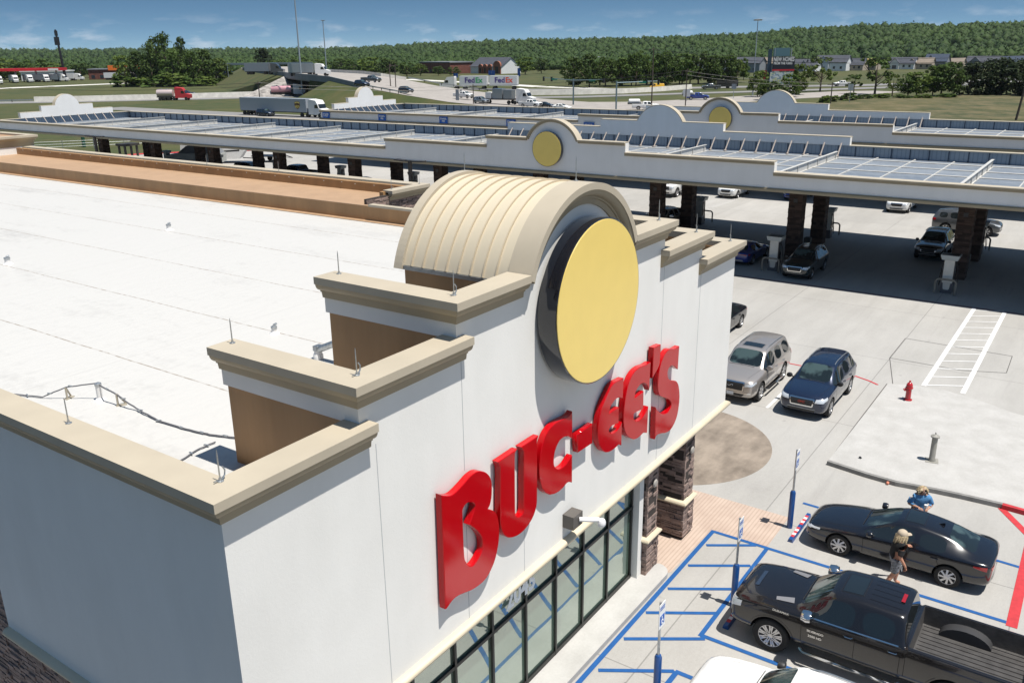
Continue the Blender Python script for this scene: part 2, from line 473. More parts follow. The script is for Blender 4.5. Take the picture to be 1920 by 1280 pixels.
sb(mb, 'side_wall', MST)
mb = MB(); mb.box(XR-0.3, XR, YI, 16.05, 3.5, T1-e)
sb(mb, 'side_wall', MST)
# soffit over the open corner porch and recess head over the windows
mb = MB(); mb.box(XL+0.02, XR-0.02, YW+0.29, 16.0, 3.42, 3.52)
mb.box(18.0, XR-0.02, YW+0.02, 9.13, 3.44, 3.52)
sb(mb, 'soffit', MST)
# cornices
PROF = [(0.225, 0.0), (0.225, -0.125), (0.235, -0.13), (0.235, -0.15), (0.205, -0.155), (0.20, -0.19), (0.175, -0.23), (0.135, -0.265), (0.09, -0.285), (0.085, -0.32), (0.06, -0.33), (0.045, -0.42), (-0.01, -0.42), (-0.01, -0.2), (-0.3, -0.2), (-0.305, 0.0)]
CAPP = [(0.235, 0.0), (0.235, -0.14), (-0.02, -0.14), (-0.02, -0.1), (-0.29, -0.1), (-0.29, -0.16), (-0.315, -0.16), (-0.315, 0.0)]
MOLD = [(0.215, -0.14), (0.205, -0.165), (0.20, -0.19), (0.178, -0.235), (0.14, -0.268), (0.095, -0.285), (0.09, -0.32), (0.062, -0.33), (0.045, -0.44), (-0.015, -0.44), (-0.015, -0.14)]
paths = [([(XL, 16.0), (XL, YW), (8.76, YW)], T1), ([(x2l, 12.05), (x2l, YW), (11.2, YW)], T2), ([(x3l, 12.0), (x3l, YW), (ARC_C[0]-ARC_R*math.cos(a0)-0.02, YW)], T3),
         ([(ARC_C[0]+ARC_R*math.cos(a0)+0.02, YW), (x3r, YW), (x3r, 12.0)], T3), ([(19.02, YW), (x2r, YW), (x2r, 12.05)], T2), ([(21.43, YW), (XR, YW), (XR, 16.0)], T1)]
for p, z in paths:
    mb = MB(); mb.sweep(p, CAPP, z, flip=-1 if False else 1); c = sb(mb, 'cornice_cap', MCAP)
    mb = MB(); mb.sweep(p, MOLD, z, flip=1); sb(mb, 'cornice', MCOR, smooth=25)
def arch_sweep(mb, prof, R, c, y, a_0, n=56):
    m = len(prof); o = len(mb.v)
    for i in range(n+1):
        a = math.pi-a_0-(math.pi-2*a_0)*i/n
        for out, dz in prof: mb.v.append((c[0]+(R+dz)*math.cos(a), y-out, c[1]+(R+dz)*math.sin(a)))
    for i in range(n):
        for k in range(m):
            k2 = (k+1) % m; mb.face((o+i*m+k, o+(i+1)*m+k, o+(i+1)*m+k2, o+i*m+k2))
    mb.face([o+k for k in range(m)]); mb.face([o+n*m+k for k in range(m)][::-1])
mb = MB(); arch_sweep(mb, CAPP, ARC_R, ARC_C, YW, a0-0.05); sb(mb, 'arch_cap', MCAP, smooth=30)
mb = MB(); arch_sweep(mb, MOLD, ARC_R, ARC_C, YW, a0-0.06); sb(mb, 'arch_cornice', MCOR, smooth=25)
# standing seam vault
VY0, VY1 = 9.16, 11.75
mb = MB(); n = 48; va = math.asin((9.86-ARC_C[1])/(ARC_R-0.03))
o = 0
ys = [VY0, VY1]
for R in (ARC_R-0.035, ARC_R-0.12):
    for y in ys:
        for i in range(n+1):
            a = math.pi-va-(math.pi-2*va)*i/n; mb.v.append((ARC_C[0]+R*math.cos(a), y, ARC_C[1]+R*math.sin(a)))
N = n+1
for i in range(n):
    mb.face((i, i+1, N+i+1, N+i)); mb.face((2*N+i, 3*N+i, 3*N+i+1, 2*N+i+1)); mb.face((i, 2*N+i, 2*N+i+1, i+1)); mb.face((N+i, N+i+1, 3*N+i+1, 3*N+i))
mb.face((0, N, 3*N, 2*N)); mb.face((n, 2*N+n, 3*N+n, N+n))
mb.cur = 1
for j in range(8):
    y = VY0+0.12+(VY1-VY0-0.2)*j/8+0.14
    w = 0.012
    for i in range(n):
        a1 = math.pi-va-(math.pi-2*va)*i/n; a2 = math.pi-va-(math.pi-2*va)*(i+1)/n
        P = []
        for a in (a1, a2):
            for R in (ARC_R-0.04, ARC_R+0.004):
                for yy in (y-w, y+w): P.append((ARC_C[0]+R*math.cos(a), yy, ARC_C[1]+R*math.sin(a)))
        mb.add(P, [(2,3,7,6), (0,2,6,4), (1,5,7,3)])
sb(mb, 'vault_roof', [M('cream_roof_metal', (0.56, 0.49, 0.365), 0.5, 0.0, 0.035, 0.9), M('cream_seam', (0.50, 0.42, 0.30), 0.55, 0.0)], smooth=30)
mb = MB()
for sgn in (-1, 1):
    R = ARC_R
    for yy0, yy1, ro in ((VY1-0.02, VY1+0.19, 0.03),):
        for i in range(n):
            a1 = math.pi-va+0.04-(math.pi-2*va+0.08)*i/n; a2 = math.pi-va+0.04-(math.pi-2*va+0.08)*(i+1)/n
            P = []
            for a in (a1, a2):
                for rr in (R-0.16, R+ro):
                    for yy in (yy0, yy1): P.append((ARC_C[0]+rr*math.cos(a), yy, ARC_C[1]+rr*math.sin(a)))
            if sgn > 0: mb.add(P, [(2,3,7,6), (0,4,5,1), (0,2,6,4), (1,5,7,3)])
sb(mb, 'vault_rim', MCAP, smooth=30)
for x0, x1 in ((ARC_C[0]-ARC_R*math.cos(va)-0.0, ARC_C[0]-ARC_R*math.cos(va)+0.1), (ARC_C[0]+ARC_R*math.cos(va)-0.1, ARC_C[0]+ARC_R*math.cos(va))):
    mb = MB(); mb.box(x0, x1, YI+0.02, VY1+0.1, 9.77, 9.85); sb(mb, 'eaves_strip', MGREY)
# stepped parapet returns (brown membrane on the roof side, a band of stucco under the cornice)
RZ = 7.15; rnd0 = random.Random(3)
mb = MB()
for x0, x1, zt, y1 in ((x2l+0.04, x2l+0.30, T2-0.15, 11.98), (x2r-0.30, x2r-0.04, T2-0.15, 11.98), (x3l+0.04, x3l+0.30, T3-0.15, 11.94), (x3r-0.30, x3r-0.04, T3-0.15, 11.94),
                       (12.98, 13.2, 9.8, 11.72), (17.06, 17.28, 9.8, 11.72)):
    mb.box(x0, x1, YI, y1, RZ-0.1, zt)
mb.box(XL+0.3, XR-0.3, YI+0.001, YI+0.05, RZ-0.05, T1-0.16)
mb.box(x2l+0.3, x2r-0.3, YI+0.002, YI+0.052, RZ-0.05, T2-0.16)
mb.box(XL+0.301, XL+0.34, YI+0.05, 16.0, RZ, T1-0.16); mb.box(XR-0.34, XR-0.301, YI+0.05, 16.0, RZ, T1-0.16)
arcb = [(ARC_C[0]+2.1*math.cos(math.pi*i/24), ARC_C[1]+2.1*math.sin(math.pi*i/24)) for i in range(25)]
mb.prism([(17.2, RZ)] + arcb + [(13.03, RZ)], VY1-0.15, VY1-0.03, 'xz')
sb(mb, 'roof_side_wall', MBR)
for x0, x1, zt, y1 in ((x2l, x2l+0.02, T2, 12.05), (x2r-0.02, x2r, T2, 12.05), (x3l, x3l+0.02, T3, 12.0), (x3r-0.02, x3r, T3, 12.0)):
    mb = MB(); mb.box(x0, x1, YI+0.002, y1-0.002, zt-0.74, zt-0.42); sb(mb, 'parapet_band', MST)
for x, zt, y1 in ((x2l, T2, 12.05), (x2r, T2, 12.05), (x3l, T3, 12.0), (x3r, T3, 12.0)):
    s_ = 1 if x < CX else -1
    mb = MB(); mb.box(min(x+0.021*s_, x+0.3*s_), max(x+0.021*s_, x+0.3*s_), y1-0.07, y1-0.004, zt-0.74, zt-0.16); sb(mb, 'parapet_end', MST)
# ---- flat roof and the low brown parapets on the far side
mb = MB(); mb.prism([(XL+0.3, YI+0.05), (XR-0.3, YI+0.05), (XR-0.3, 19.0), (26.75, 19.0), (26.75, 100.0), (XL+0.3, 100.0)], RZ-0.2, RZ, 'xy')
sb(mb, 'flat_roof', MROOF)
mb = MB(); mb.box(26.45, 26.76, 19.0, 100.0, RZ+0.004, RZ+0.03)
mb.box(x2l-0.22, x2l+0.05, YI+0.06, 10.3, RZ+0.004, RZ+0.03)
sb(mb, 'roof_edge_strip', MTAN)
mb = MB()
mb.box(26.75, 26.95, 19.0, 100.0, 6.2, 7.76)
mb.box(29.95, 30.2, 26.6, 61.4, 7.0, 8.14)
mb.box(28.2, 30.0, 26.5, 26.72, 7.0, 8.14)
mb.cur = 1
for i in range(30): mb.obox((29.94, 27.6+i*1.13+rnd0.uniform(-.2, .2), 8.05+rnd0.uniform(-.02, .02)), (0.02, 0.05, 0.04))
sb(mb, 'roof_side_wall', [MBR, M('bright_screw', (0.6, 0.6, 0.58), 0.3, 0.5)])
mb = MB(); mb.box(26.95, 29.96, 26.72, 61.4, 7.5, 7.74)
mb.box(26.76, 26.95, 26.0, 61.4, 7.761, 7.79)
sb(mb, 'porch_roof', MTAN)
mb = MB(); mb.box(30.2, 30.72, 26.5, 61.4, 5.0, 8.0)
sb(mb, 'porch_fascia', MST)
mb = MB(); mb.box(27.0, 30.7, 26.35, 26.5, 4.0, 8.0); sb(mb, 'stone_backing_wall', MGROUT)
mb = MB(); stone_courses(mb, 27.0, 30.7, 26.35, 26.5, 4.5, 7.95, 55, 'y'); sb(mb, 'stone_base_wall', MSTONE)
mb = MB(); mb.sweep([(28.35, 26.32), (30.7, 26.32), (30.7, 61.4)], CAPP, 8.2)
sb(mb, 'cornice_cap', MCAP)
mb = MB(); mb.sweep([(28.35, 26.32), (30.7, 26.32), (30.7, 61.4)], MOLD, 8.2)
sb(mb, 'cornice', MCOR, smooth=25)
mb = MB(); mb.box(26.70, 27.0, 19.0, 26.0, 7.762, 7.86)
sb(mb, 'parapet_cap', MCAP)
# taller portal block at the far left
mb = MB(); mb.box(24.5, 31.2, 61.4, 66.0, 0, 8.2)
sb(mb, 'portal_wall', MST)
mb = MB(); mb.sweep([(24.5, 66), (24.5, 61.4), (31.2, 61.4), (31.2, 66)], CAPP, 8.92); sb(mb, 'cornice_cap', MCAP)
mb = MB(); mb.sweep([(24.5, 66), (24.5, 61.4), (31.2, 61.4), (31.2, 66)], MOLD, 8.92); mb.box(24.5, 31.2, 61.41, 66, 8.19, 8.7); sb(mb, 'cornice', MCOR, smooth=25)
mb = MB(); mb.box(24.8, 30.9, 61.7, 65.6, 8.70, 8.80); sb(mb, 'portal_roof', MTAN)
# ---- bullnose trim, window wall
TR = [(0.0, 0.0), (0.07, 0.005), (0.12, 0.04), (0.14, 0.09), (0.12, 0.14), (0.07, 0.175), (0.0, 0.18)]
mb = MB(); mb.sweep([(XL, 16.05), (XL, YW), (XR, YW), (XR, 16.05)], TR, 3.47)
sb(mb, 'wall_trim', MTRIM, smooth=50)
mb = MB(); mb.sweep([(XL+0.03, 16.0), (XL+0.03, YW+0.03), (XR-0.03, YW+0.03), (XR-0.03, 16.0)], [(0.02, 0), (0.02, 0.12), (-0.2, 0.12), (-0.2, 0)], 3.36)
sb(mb, 'trim_underside', MST)
def pillar(x0, x1, y0, y1, seed):
    mb = MB(); mb.box(x0+0.03, x1-0.03, y0+0.03, y1-0.03, 0, 3.5)
    mb.cur = 0
    c = sb(mb, 'pillar_core', MGROUT)
    mb = MB(); stone_courses(mb, x0, x1, y0, y1, 0.1, 1.16, seed); stone_courses(mb, x0+0.05, x1-0.05, y0+0.05, y1-0.05, 1.3, 3.45, seed+1)
    sb(mb, 'stone_pillar', MSTONE)
    mb = MB(); mb.sweep([(x0, y1), (x0, y0), (x1, y0), (x1, y1)], [(-0.05, 0), (0.03, 0), (0.09, 0.03), (0.11, 0.08), (0.09, 0.12), (0.04, 0.15), (-0.05, 0.16)], 1.15, closed=True)
    sb(mb, 'pillar_ledge', MTRIM, smooth=40)
    mb = MB(); mb.lathe([(0.10, 0), (0.12, -0.015), (0.09, -0.05), (0.02, -0.06)], ((x0+x1)/2, y0-0.02, 2.85), 14, 'y')
    sb(mb, 'round_lamp', M('lamp_lens', (0.33, 0.31, 0.28), 0.4), smooth=True)
pillar(19.12, 19.78, 8.95, 9.75, 11)
pillar(21.56, 22.24, 8.95, 9.85, 21)
# more pillars of the porch row hidden in the corner
pillar(23.4, 24.05, 12.3, 13.1, 31)
# stone base of the left side wall
mb = MB(); mb.box(XL+0.15, XL+0.4, 8.95, 16.1, 0, 3.45); mb.box(XL+0.45, XL+0.7, 16.1, 60, 0, 7.1); sb(mb, 'stone_backing_wall', MGROUT)
mb = MB(); stone_courses(mb, XL+0.14, XL+0.4, 8.95, 16.1, 1.8, 3.4, 5, 'x'); stone_courses(mb, XL+0.44, XL+0.7, 16.1, 19.5, 1.0, 6.0, 6, 'x')
sb(mb, 'stone_base_wall', MSTONE)
# window wall
GY = 9.25
mb = MB(); mb.box(6.3, 18.9, GY+0.03, GY+0.05, 0.2, 3.42)
glass = sb(mb, 'store_window_glass', MGLS)
mfr = M('black_frame', (0.012, 0.013, 0.012), 0.3, 0.3)
xs = [18.78-0.045] + [17.42-1.262*i for i in range(9)]
for i, x in enumerate(xs):
    mb = MB(); mb.box(x-0.03, x+0.035, GY-0.03, GY+0.06, 0.15, 3.42); sb(mb, 'window_mullion', mfr)
mb = MB()
for z0, z1 in ((0.15, 0.27), (2.30, 2.38), (3.34, 3.44)): mb.box(6.3, 18.8, GY-0.025, GY+0.055, z0, z1)
sb(mb, 'window_rail', mfr)
mb = MB(); mb.box(18.82, 19.06, 9.06, GY+0.1, 0.15, 3.44); mb.box(18.82, 18.9, GY+0.1, 12.0, 0.15, 3.44); sb(mb, 'door_jamb', MST)
mb = MB(); mb.box(6.3, 18.85, 11.5, 11.6, 0.2, 3.4); mb.box(6.3, 18.85, GY+0.1, 11.5, 0.16, 0.19); sb(mb, 'inner_room', M('interior', (0.20, 0.19, 0.17), 0.8))
num = text('house_number', '2045', M('number_white', (0.85, 0.87, 0.88), 0.5), 0.62, store, face_mat((13.42, GY-0.035, 2.80), -90), 0.01, width=1.12, bold=0.02, world=True)

# ================================================================ wall sign: round disc and letters
def disc_sign(cx, cy, cz, R, plane, depth, label):
    """plane 'y': faces -Y; plane 'x': faces -X"""
    t = thing('round_sign', (cx, cy, cz), 0, label, 'sign')
    ax = plane
    prof = [(R-0.02, depth), (R-0.005, depth), (R, depth-0.02), (R, 0.02), (R-0.01, 0.0), (0.0, 0.0)]
    prof = [(R*0.2, depth+0.02), (R-0.01, depth), (R, depth-0.02), (R, 0.012), (R-0.012, 0.0), (R-0.04, 0.004)]
    mb = MB(); mb.lathe(prof, (0,0,0), 72, ax); mb.build('sign_rim', M('sign_black', (0.008, 0.009, 0.014), 0.10, 0, coat=0.6), t, smooth=35)
    mb = MB(); mb.lathe([(0.0, -0.008), (R-0.035, -0.008), (R-0.03, 0.004), (R*0.1, 0.01)], (0,0,0), 72, ax); mb.build('sign_face', MYEL, t, smooth=35)
    return t
disc_sign(15.16, 8.35, 9.06, 1.73, 'y', 0.42, 'large plain yellow disc with deep glossy black rim under the arched gable of the store')
L_B=[(10.23,6.75),(10.36,6.68),(10.50,6.63),(10.64,6.64),(10.86,6.70),(11.04,6.76),(11.23,6.77),(11.38,6.72),(11.53,6.62),(11.64,6.49),(11.69,6.35),(11.69,6.19),(11.67,6.04),(11.62,5.92),(11.55,5.86),(11.70,5.76),(11.82,5.63),(11.88,5.46),(11.90,5.24),(11.88,5.03),(11.83,4.86),(11.75,4.68),(11.62,4.53),(11.45,4.42),(11.25,4.39),(11.01,4.41),(10.79,4.47),(10.60,4.52),(10.45,4.53),(10.32,4.49),(10.23,4.45),(10.20,4.46)]
L_Bh=[(10.79,6.17),(10.83,6.24),(10.92,6.27),(11.02,6.25),(11.12,6.18),(11.16,6.10),(11.12,6.01),(10.97,5.81),(11.13,5.65),(11.27,5.47),(11.34,5.33),(11.36,5.18),(11.34,5.09),(11.25,5.01),(11.13,4.94),(11.02,4.92),(10.92,4.98),(10.85,5.09),(10.80,5.24)]
L_U=[(11.89,6.69),(12.55,6.70),(12.50,6.68),(12.46,6.62),(12.45,6.43),(12.44,5.36),(12.46,5.29),(12.51,5.23),(12.59,5.20),(12.69,5.21),(12.74,5.29),(12.76,6.20),(12.77,6.45),(12.75,6.56),(12.69,6.65),(12.66,6.69),(13.30,6.69),(13.25,6.63),(13.23,6.56),(13.24,6.10),(13.23,5.29),(13.20,5.13),(13.09,4.97),(12.93,4.87),(12.72,4.81),(12.52,4.81),(12.32,4.86),(12.17,4.94),(12.04,5.07),(11.97,5.21),(11.94,5.40),(11.97,6.30),(11.97,6.52),(11.93,6.61)]
L_C=[(14.60,6.75),(14.61,6.11),(14.47,6.21),(14.36,6.26),(14.22,6.28),(14.09,6.26),(13.98,6.18),(13.90,6.06),(13.87,5.89),(13.89,5.78),(13.96,5.69),(14.07,5.62),(14.23,5.60),(14.37,5.62),(14.48,5.67),(14.61,5.73),(14.62,5.06),(14.49,5.13),(14.37,5.14),(14.23,5.10),(14.05,5.09),(13.87,5.12),(13.69,5.19),(13.52,5.33),(13.41,5.48),(13.35,5.65),(13.32,5.84),(13.33,6.07),(13.37,6.27),(13.46,6.47),(13.58,6.62),(13.75,6.70),(13.95,6.73),(14.21,6.71),(14.44,6.69),(14.55,6.72)]
L_HY=[(14.81,6.13),(15.48,6.14),(15.49,5.66),(14.86,5.68)]
L_E1=[(16.91,6.76),(16.90,6.25),(16.75,6.32),(16.64,6.35),(16.50,6.34),(16.39,6.30),(16.30,6.24),(16.24,6.11),(16.47,6.11),(16.71,6.10),(16.72,5.69),(16.45,5.74),(16.31,5.73),(16.25,5.68),(16.32,5.59),(16.46,5.53),(16.65,5.53),(16.78,5.58),(16.89,5.66),(16.90,5.04),(16.76,5.12),(16.67,5.11),(16.52,5.10),(16.34,5.11),(16.16,5.16),(16.01,5.25),(15.87,5.40),(15.77,5.57),(15.74,5.75),(15.74,5.93),(15.76,6.07),(15.81,6.23),(15.89,6.38),(16.03,6.52),(16.18,6.65),(16.33,6.76),(16.51,6.79),(16.74,6.77),(16.84,6.77)]
L_E2=[(18.32,6.72),(18.30,5.98),(18.16,6.17),(18.01,6.27),(17.89,6.30),(17.75,6.29),(17.61,6.23),(17.53,6.14),(17.52,6.05),(17.99,6.07),(18.01,5.59),(17.66,5.64),(17.50,5.64),(17.50,5.54),(17.60,5.43),(17.77,5.37),(17.96,5.38),(18.12,5.43),(18.29,5.56),(18.28,4.84),(18.07,4.92),(17.95,4.91),(17.78,4.90),(17.59,4.93),(17.38,5.04),(17.18,5.19),(17.06,5.35),(16.99,5.53),(16.97,5.76),(16.99,6.02),(17.03,6.23),(17.11,6.43),(17.21,6.59),(17.35,6.70),(17.53,6.76),(17.76,6.77),(18.04,6.73),(18.23,6.73)]
L_AP=[(18.46,7.05),(18.86,7.02),(18.85,6.55),(18.75,6.42),(18.45,6.25)]
L_S=[(20.00,6.65),(19.98,6.01),(19.64,6.22),(19.48,6.24),(19.37,6.18),(19.35,6.09),(19.40,5.97),(19.55,5.85),(19.80,5.75),(19.95,5.68),(20.07,5.55),(20.15,5.36),(20.19,5.15),(20.17,4.90),(20.11,4.69),(19.99,4.53),(19.81,4.42),(19.63,4.38),(19.41,4.41),(19.19,4.48),(18.97,4.54),(18.84,4.55),(18.75,4.48),(18.73,5.38),(18.80,5.29),(18.94,5.18),(19.13,5.06),(19.35,4.99),(19.53,5.00),(19.65,5.06),(19.67,5.15),(19.58,5.27),(19.41,5.38),(19.25,5.46),(19.03,5.57),(18.89,5.67),(18.81,5.83),(18.79,6.01),(18.81,6.23),(18.87,6.43),(18.96,6.56),(19.10,6.68),(19.27,6.74),(19.43,6.74),(19.70,6.66),(19.89,6.65)]

def wall_letter(nm, pts, label, holes=()):
    xs_ = [p[0] for p in pts]; zs_ = [p[1] for p in pts]; cx, cz = (min(xs_)+max(xs_))/2, (min(zs_)+max(zs_))/2
    def smooth_loop(L):
        out = []; n = len(L)
        for i in range(n):
            p0, p1, p2, p3 = (Vector(L[(i+k-1) % n]) for k in range(4))
            # keep sharp corners, round shallow ones
            c1 = (p1-p0).angle(p2-p1, 0) > 0.9; c2 = (p2-p1).angle(p3-p2, 0) > 0.9
            m1 = Vector((0,0)) if c1 else (p2-p0)*0.5; m2 = Vector((0,0)) if c2 else (p3-p1)*0.5
            if c1 and c2: m1 = m2 = p2-p1
            elif c1: m1 = (p2-p1)
            elif c2: m2 = (p2-p1)
            k = min(1.0, (p2-p1).length*2/max(m1.length+m2.length, 1e-5)); m1 = m1*k; m2 = m2*k
            for s in (0, .34, .67):
                h = (2*s**3-3*s**2+1, s**3-2*s**2+s, -2*s**3+3*s**2, s**3-s**2)
                q = p1*h[0]+m1*h[1]+p2*h[2]+m2*h[3]; out.append((q.x-cx, q.y-cz))
        return out
    P = smooth_loop(pts); H = [smooth_loop(h) for h in holes]
    o_ = bpy.data.objects.new('wall_letter', None); 
    bpy.data.objects.remove(o_)
    mb = MB(); mb.prism(P, 0.0, 0.15, 'xz', H)
    ob = mb.build('wall_letter', MRED, loc=(cx, YW-0.18, cz))
    bm = bmesh.new(); bm.from_mesh(ob.data)
    bmesh.ops.dissolve_limit(bm, angle_limit=0.02, verts=bm.verts, edges=bm.edges)
    es = [e for e in bm.edges if len(e.link_faces) == 2 and e.calc_face_angle(0) > 1.2 and max(abs(f.normal.y) for f in e.link_faces) > .9]
    bmesh.ops.bevel(bm, geom=es, offset=0.012, segments=1, affect='EDGES')
    bmesh.ops.recalc_face_normals(bm, faces=bm.faces)
    for f in bm.faces: f.smooth = abs(f.normal.y) < .5
    for e in bm.edges: e.smooth = len(e.link_faces) == 2 and e.calc_face_angle(0) < .45
    bm.to_mesh(ob.data); bm.free()
    return tag(ob, label, 'letter', 'red letters on the front wall of the store')
wall_letter('B', L_B, 'tall glossy red letter B, first of the word on the white front wall', [L_Bh])
wall_letter('U', L_U, 'glossy red letter U between the B and the C on the front wall')
wall_letter('C', L_C, 'glossy red letter C left of the hyphen on the front wall')
wall_letter('hyphen', L_HY, 'short glossy red hyphen block under the yellow disc')
wall_letter('E', L_E1, 'glossy red letter E right beside the hyphen')
wall_letter('E', L_E2, 'glossy red letter E next to the apostrophe and the S')
wall_letter('apostrophe', L_AP, 'small red apostrophe bar above and left of the S')
wall_letter('S', L_S, 'glossy red letter S ending the word at the right of the front wall')

# ================================================================ things on the roof and walls
def rod(x, y, z, h, label, clamp=True):
    t = thing('lightning_rod', (x, y, z), 0, label, 'lightning rod', 'lightning rods along the parapets')
    mb = MB(); mb.tube([(0,0,0), (0,0,h-0.06), (0,0,h)], [0.011, 0.009, 0.003], 6); mb.build('rod', MGAL, t)
    mb = MB(); mb.lathe([(0.05, 0), (0.05, 0.012), (0.02, 0.02), (0.02, 0.05)], (0,0,0), 10); mb.build('base_clamp', MGAL, t)
    if clamp:
        mb = MB(); mb.tube([(0.03, 0, 0.02), (0.09, 0.02, 0.05), (0.11, 0.03, 0.12), (0.09, 0.05, 0.17)], 0.012, 5)
        mb.tube([(-0.03, 0, 0.02), (-0.1, 0.0, 0.03)], 0.01, 5); mb.build('cable_loop', MGAL, t)
    return t
rod(6.22, 9.06, T1, 0.46, 'thin lightning rod with clamp on the lowest parapet corner nearest the camera')
rod(8.75, 8.98, T2, 0.44, 'thin lightning rod with clamp on the corner of the second step of the left parapet')
rod(11.15, 8.98, T3, 0.44, 'thin lightning rod with clamp on the third parapet step beside the yellow disc')
rod(19.12, 8.98, T3, 0.5, 'lightning rod on the highest parapet corner right of the vault')
rod(21.45, 8.98, T2, 0.5, 'lightning rod on the middle parapet step right of the vault')
rod(23.98, 8.98, T1, 0.5, 'lightning rod on the lowest and rightmost parapet corner of the store')
rod(6.15, 12.6, T1, 0.42, 'bare lightning rod along the left side parapet before the cable run', False)
rod(8.72, 11.85, T2, 0.44, 'lightning rod at the back end of the second left parapet step', False)
rod(11.18, 11.75, T3, 0.44, 'lightning rod at the back end of the third left parapet step', False)
rod(15.3, 9.05, 11.46, 0.5, 'lightning rod on top of the vault above the yellow disc', False)
rod(15.3, 11.9, 11.46, 0.42, 'lightning rod on top of the vault at its rear rim', False)
rod(30.5, 35.9, 8.2, 0.5, 'lightning rod halfway along the far brown parapet', False)
rod(30.5, 41.8, 8.2, 0.5, 'lightning rod farthest along the brown parapet', False)
rod(28.7, 26.45, 8.2, 0.5, 'lightning rod at the near end of the far brown parapet', False)
rod(30.6, 26.45, 8.2, 0.5, 'lightning rod on the far brown parapet corner behind the vault', False)
def roof_pipe(x, y, h, r, label, hook=True):
    t = thing('vent_pipe', (x, y, RZ), 0, label, 'vent pipe', 'vent pipes on the white roof')
    mb = MB(); mb.lathe([(r*1.9, 0), (r*1.5, 0.03), (r, 0.06), (r, h)], (0,0,0), 12); mb.build('pipe_boot', M('white_boot', (0.72, 0.71, 0.69), 0.5), t, smooth=40)
    mb = MB(); mb.lathe([(r*1.15, h-0.02), (r*1.15, h+0.03), (r*.5, h+0.05)], (0,0,0), 12)
    if hook: mb.tube([(0,0,h), (0,0,h+0.07), (0.09,0,h+0.08)], 0.03, 6)
    mb.build('pipe_cap', MGAL, t, smooth=40)
roof_pipe(13.98, 17.22, 0.16, 0.07, 'small white vent pipe standing behind the second parapet step')
roof_pipe(14.25, 31.3, 0.2, 0.09, 'small vent pipe at the left edge of the white roof')
roof_pipe(21.0, 31.8, 0.2, 0.09, 'small vent pipe far out in the middle of the white roof')
roof_pipe(8.93, 16.78, 0.34, 0.06, 'taller white conduit pipe with cable, left of the brown walls', False)
def stand(x, y, rz, label):
    t = thing('cable_stand', (x, y, RZ), rz, label, 'cable stand', 'metal stands carrying the roof cable')
    mb = MB(); mb.tube([(-0.01, 0, 0), (-0.01, 0, 0.26)], 0.022, 5); mb.tube([(0, 0, 0.26), (0.14, 0.05, 0.02)], 0.02, 5); mb.build('frame', M('rusty_galv', (0.42, 0.38, 0.30), 0.6, 0.3), t)
    mb = MB(); mb.box(-0.05, 0.16, -0.03, 0.07, 0, 0.02); mb.build('foot', M('rusty_galv', (0, 0, 0)), t)
stand(8.57, 17.4, 0.3, 'bent metal cable stand left of the white conduit pipe')
stand(8.95, 16.15, -0.5, 'bent metal cable stand right of the white conduit pipe')
rnd = random.Random(5)
def cable(pts, r, label, cat='cable'):
    P = [Vector(p) for p in pts]; out = []
    for i in range(len(P)-1):
        for k in range(6):
            s = k/6; q = P[i].lerp(P[i+1], s); out.append(q + Vector((rnd.uniform(-.008, .008), rnd.uniform(-.008, .008), 0)))
    out.append(P[-1]); t = thing('roof_cable', tuple(P[0]), 0, label, cat)
    mb = MB(); mb.tube([q-P[0] for q in out], r, 6); mb.build('wire', M('cable_grey', (0.11, 0.11, 0.12), 0.6), t, smooth=True)
    mb = MB()
    for i in range(3, len(out)-2, 5):
        q = out[i]-P[0]; mb.obox(q + Vector((0, 0.0, 0.012)), (0.03, 0.11, 0.02), rnd.uniform(-.5, .5))
    mb.build('cable_clips', MGAL, t)
cable([(8.04, 18.6, 7.18), (8.3, 17.9, 7.18), (8.57, 17.4, 7.42), (8.93, 16.8, 7.52)], 0.014, 'dark cable running from the left up to the white conduit pipe')
cable([(8.93, 16.8, 7.5), (8.95, 16.15, 7.4), (9.0, 15.6, 7.2), (8.9, 14.7, 7.18), (8.95, 13.9, 7.18), (9.05, 13.3, 7.18), (9.25, 12.7, 7.18), (9.3, 12.2, 7.3)], 0.017, 'dark cable sagging across the white roof to the brown wall')
cable([(8.9, 12.95, 7.18), (8.5, 12.95, 7.18), (8.0, 12.8, 7.18), (7.3, 12.75, 7.18)], 0.014, 'short dark cable branching towards the left parapet')
def brace(a, b, label):
    t = thing('wall_brace', a, 0, label, 'brace', 'steel pipe braces behind the parapet')
    v = Vector(b)-Vector(a)
    mb = MB(); mb.tube([Vector((0,0,0.22)), v], 0.085, 10); mb.build('pipe', MGAL, t, smooth=40)
    mb = MB(); mb.lathe([(0.12, 0), (0.12, 0.1), (0.095, 0.14), (0.095, 0.28)], (0,0,0), 12); mb.build('boot', M('white_boot', (0,0,0)), t, smooth=40)
    mb = MB(); mb.obox((0, 0, 0.27), (0.2, 0.12, 0.12)); mb.build('bracket', MGREY, t)
brace((13.24, 14.82, RZ), (13.24, 9.2, 9.9), 'grey steel pipe brace behind the third parapet step')
brace((16.1, 15.6, RZ), (16.1, 11.72, 9.35), 'grey steel pipe brace behind the curved vault')
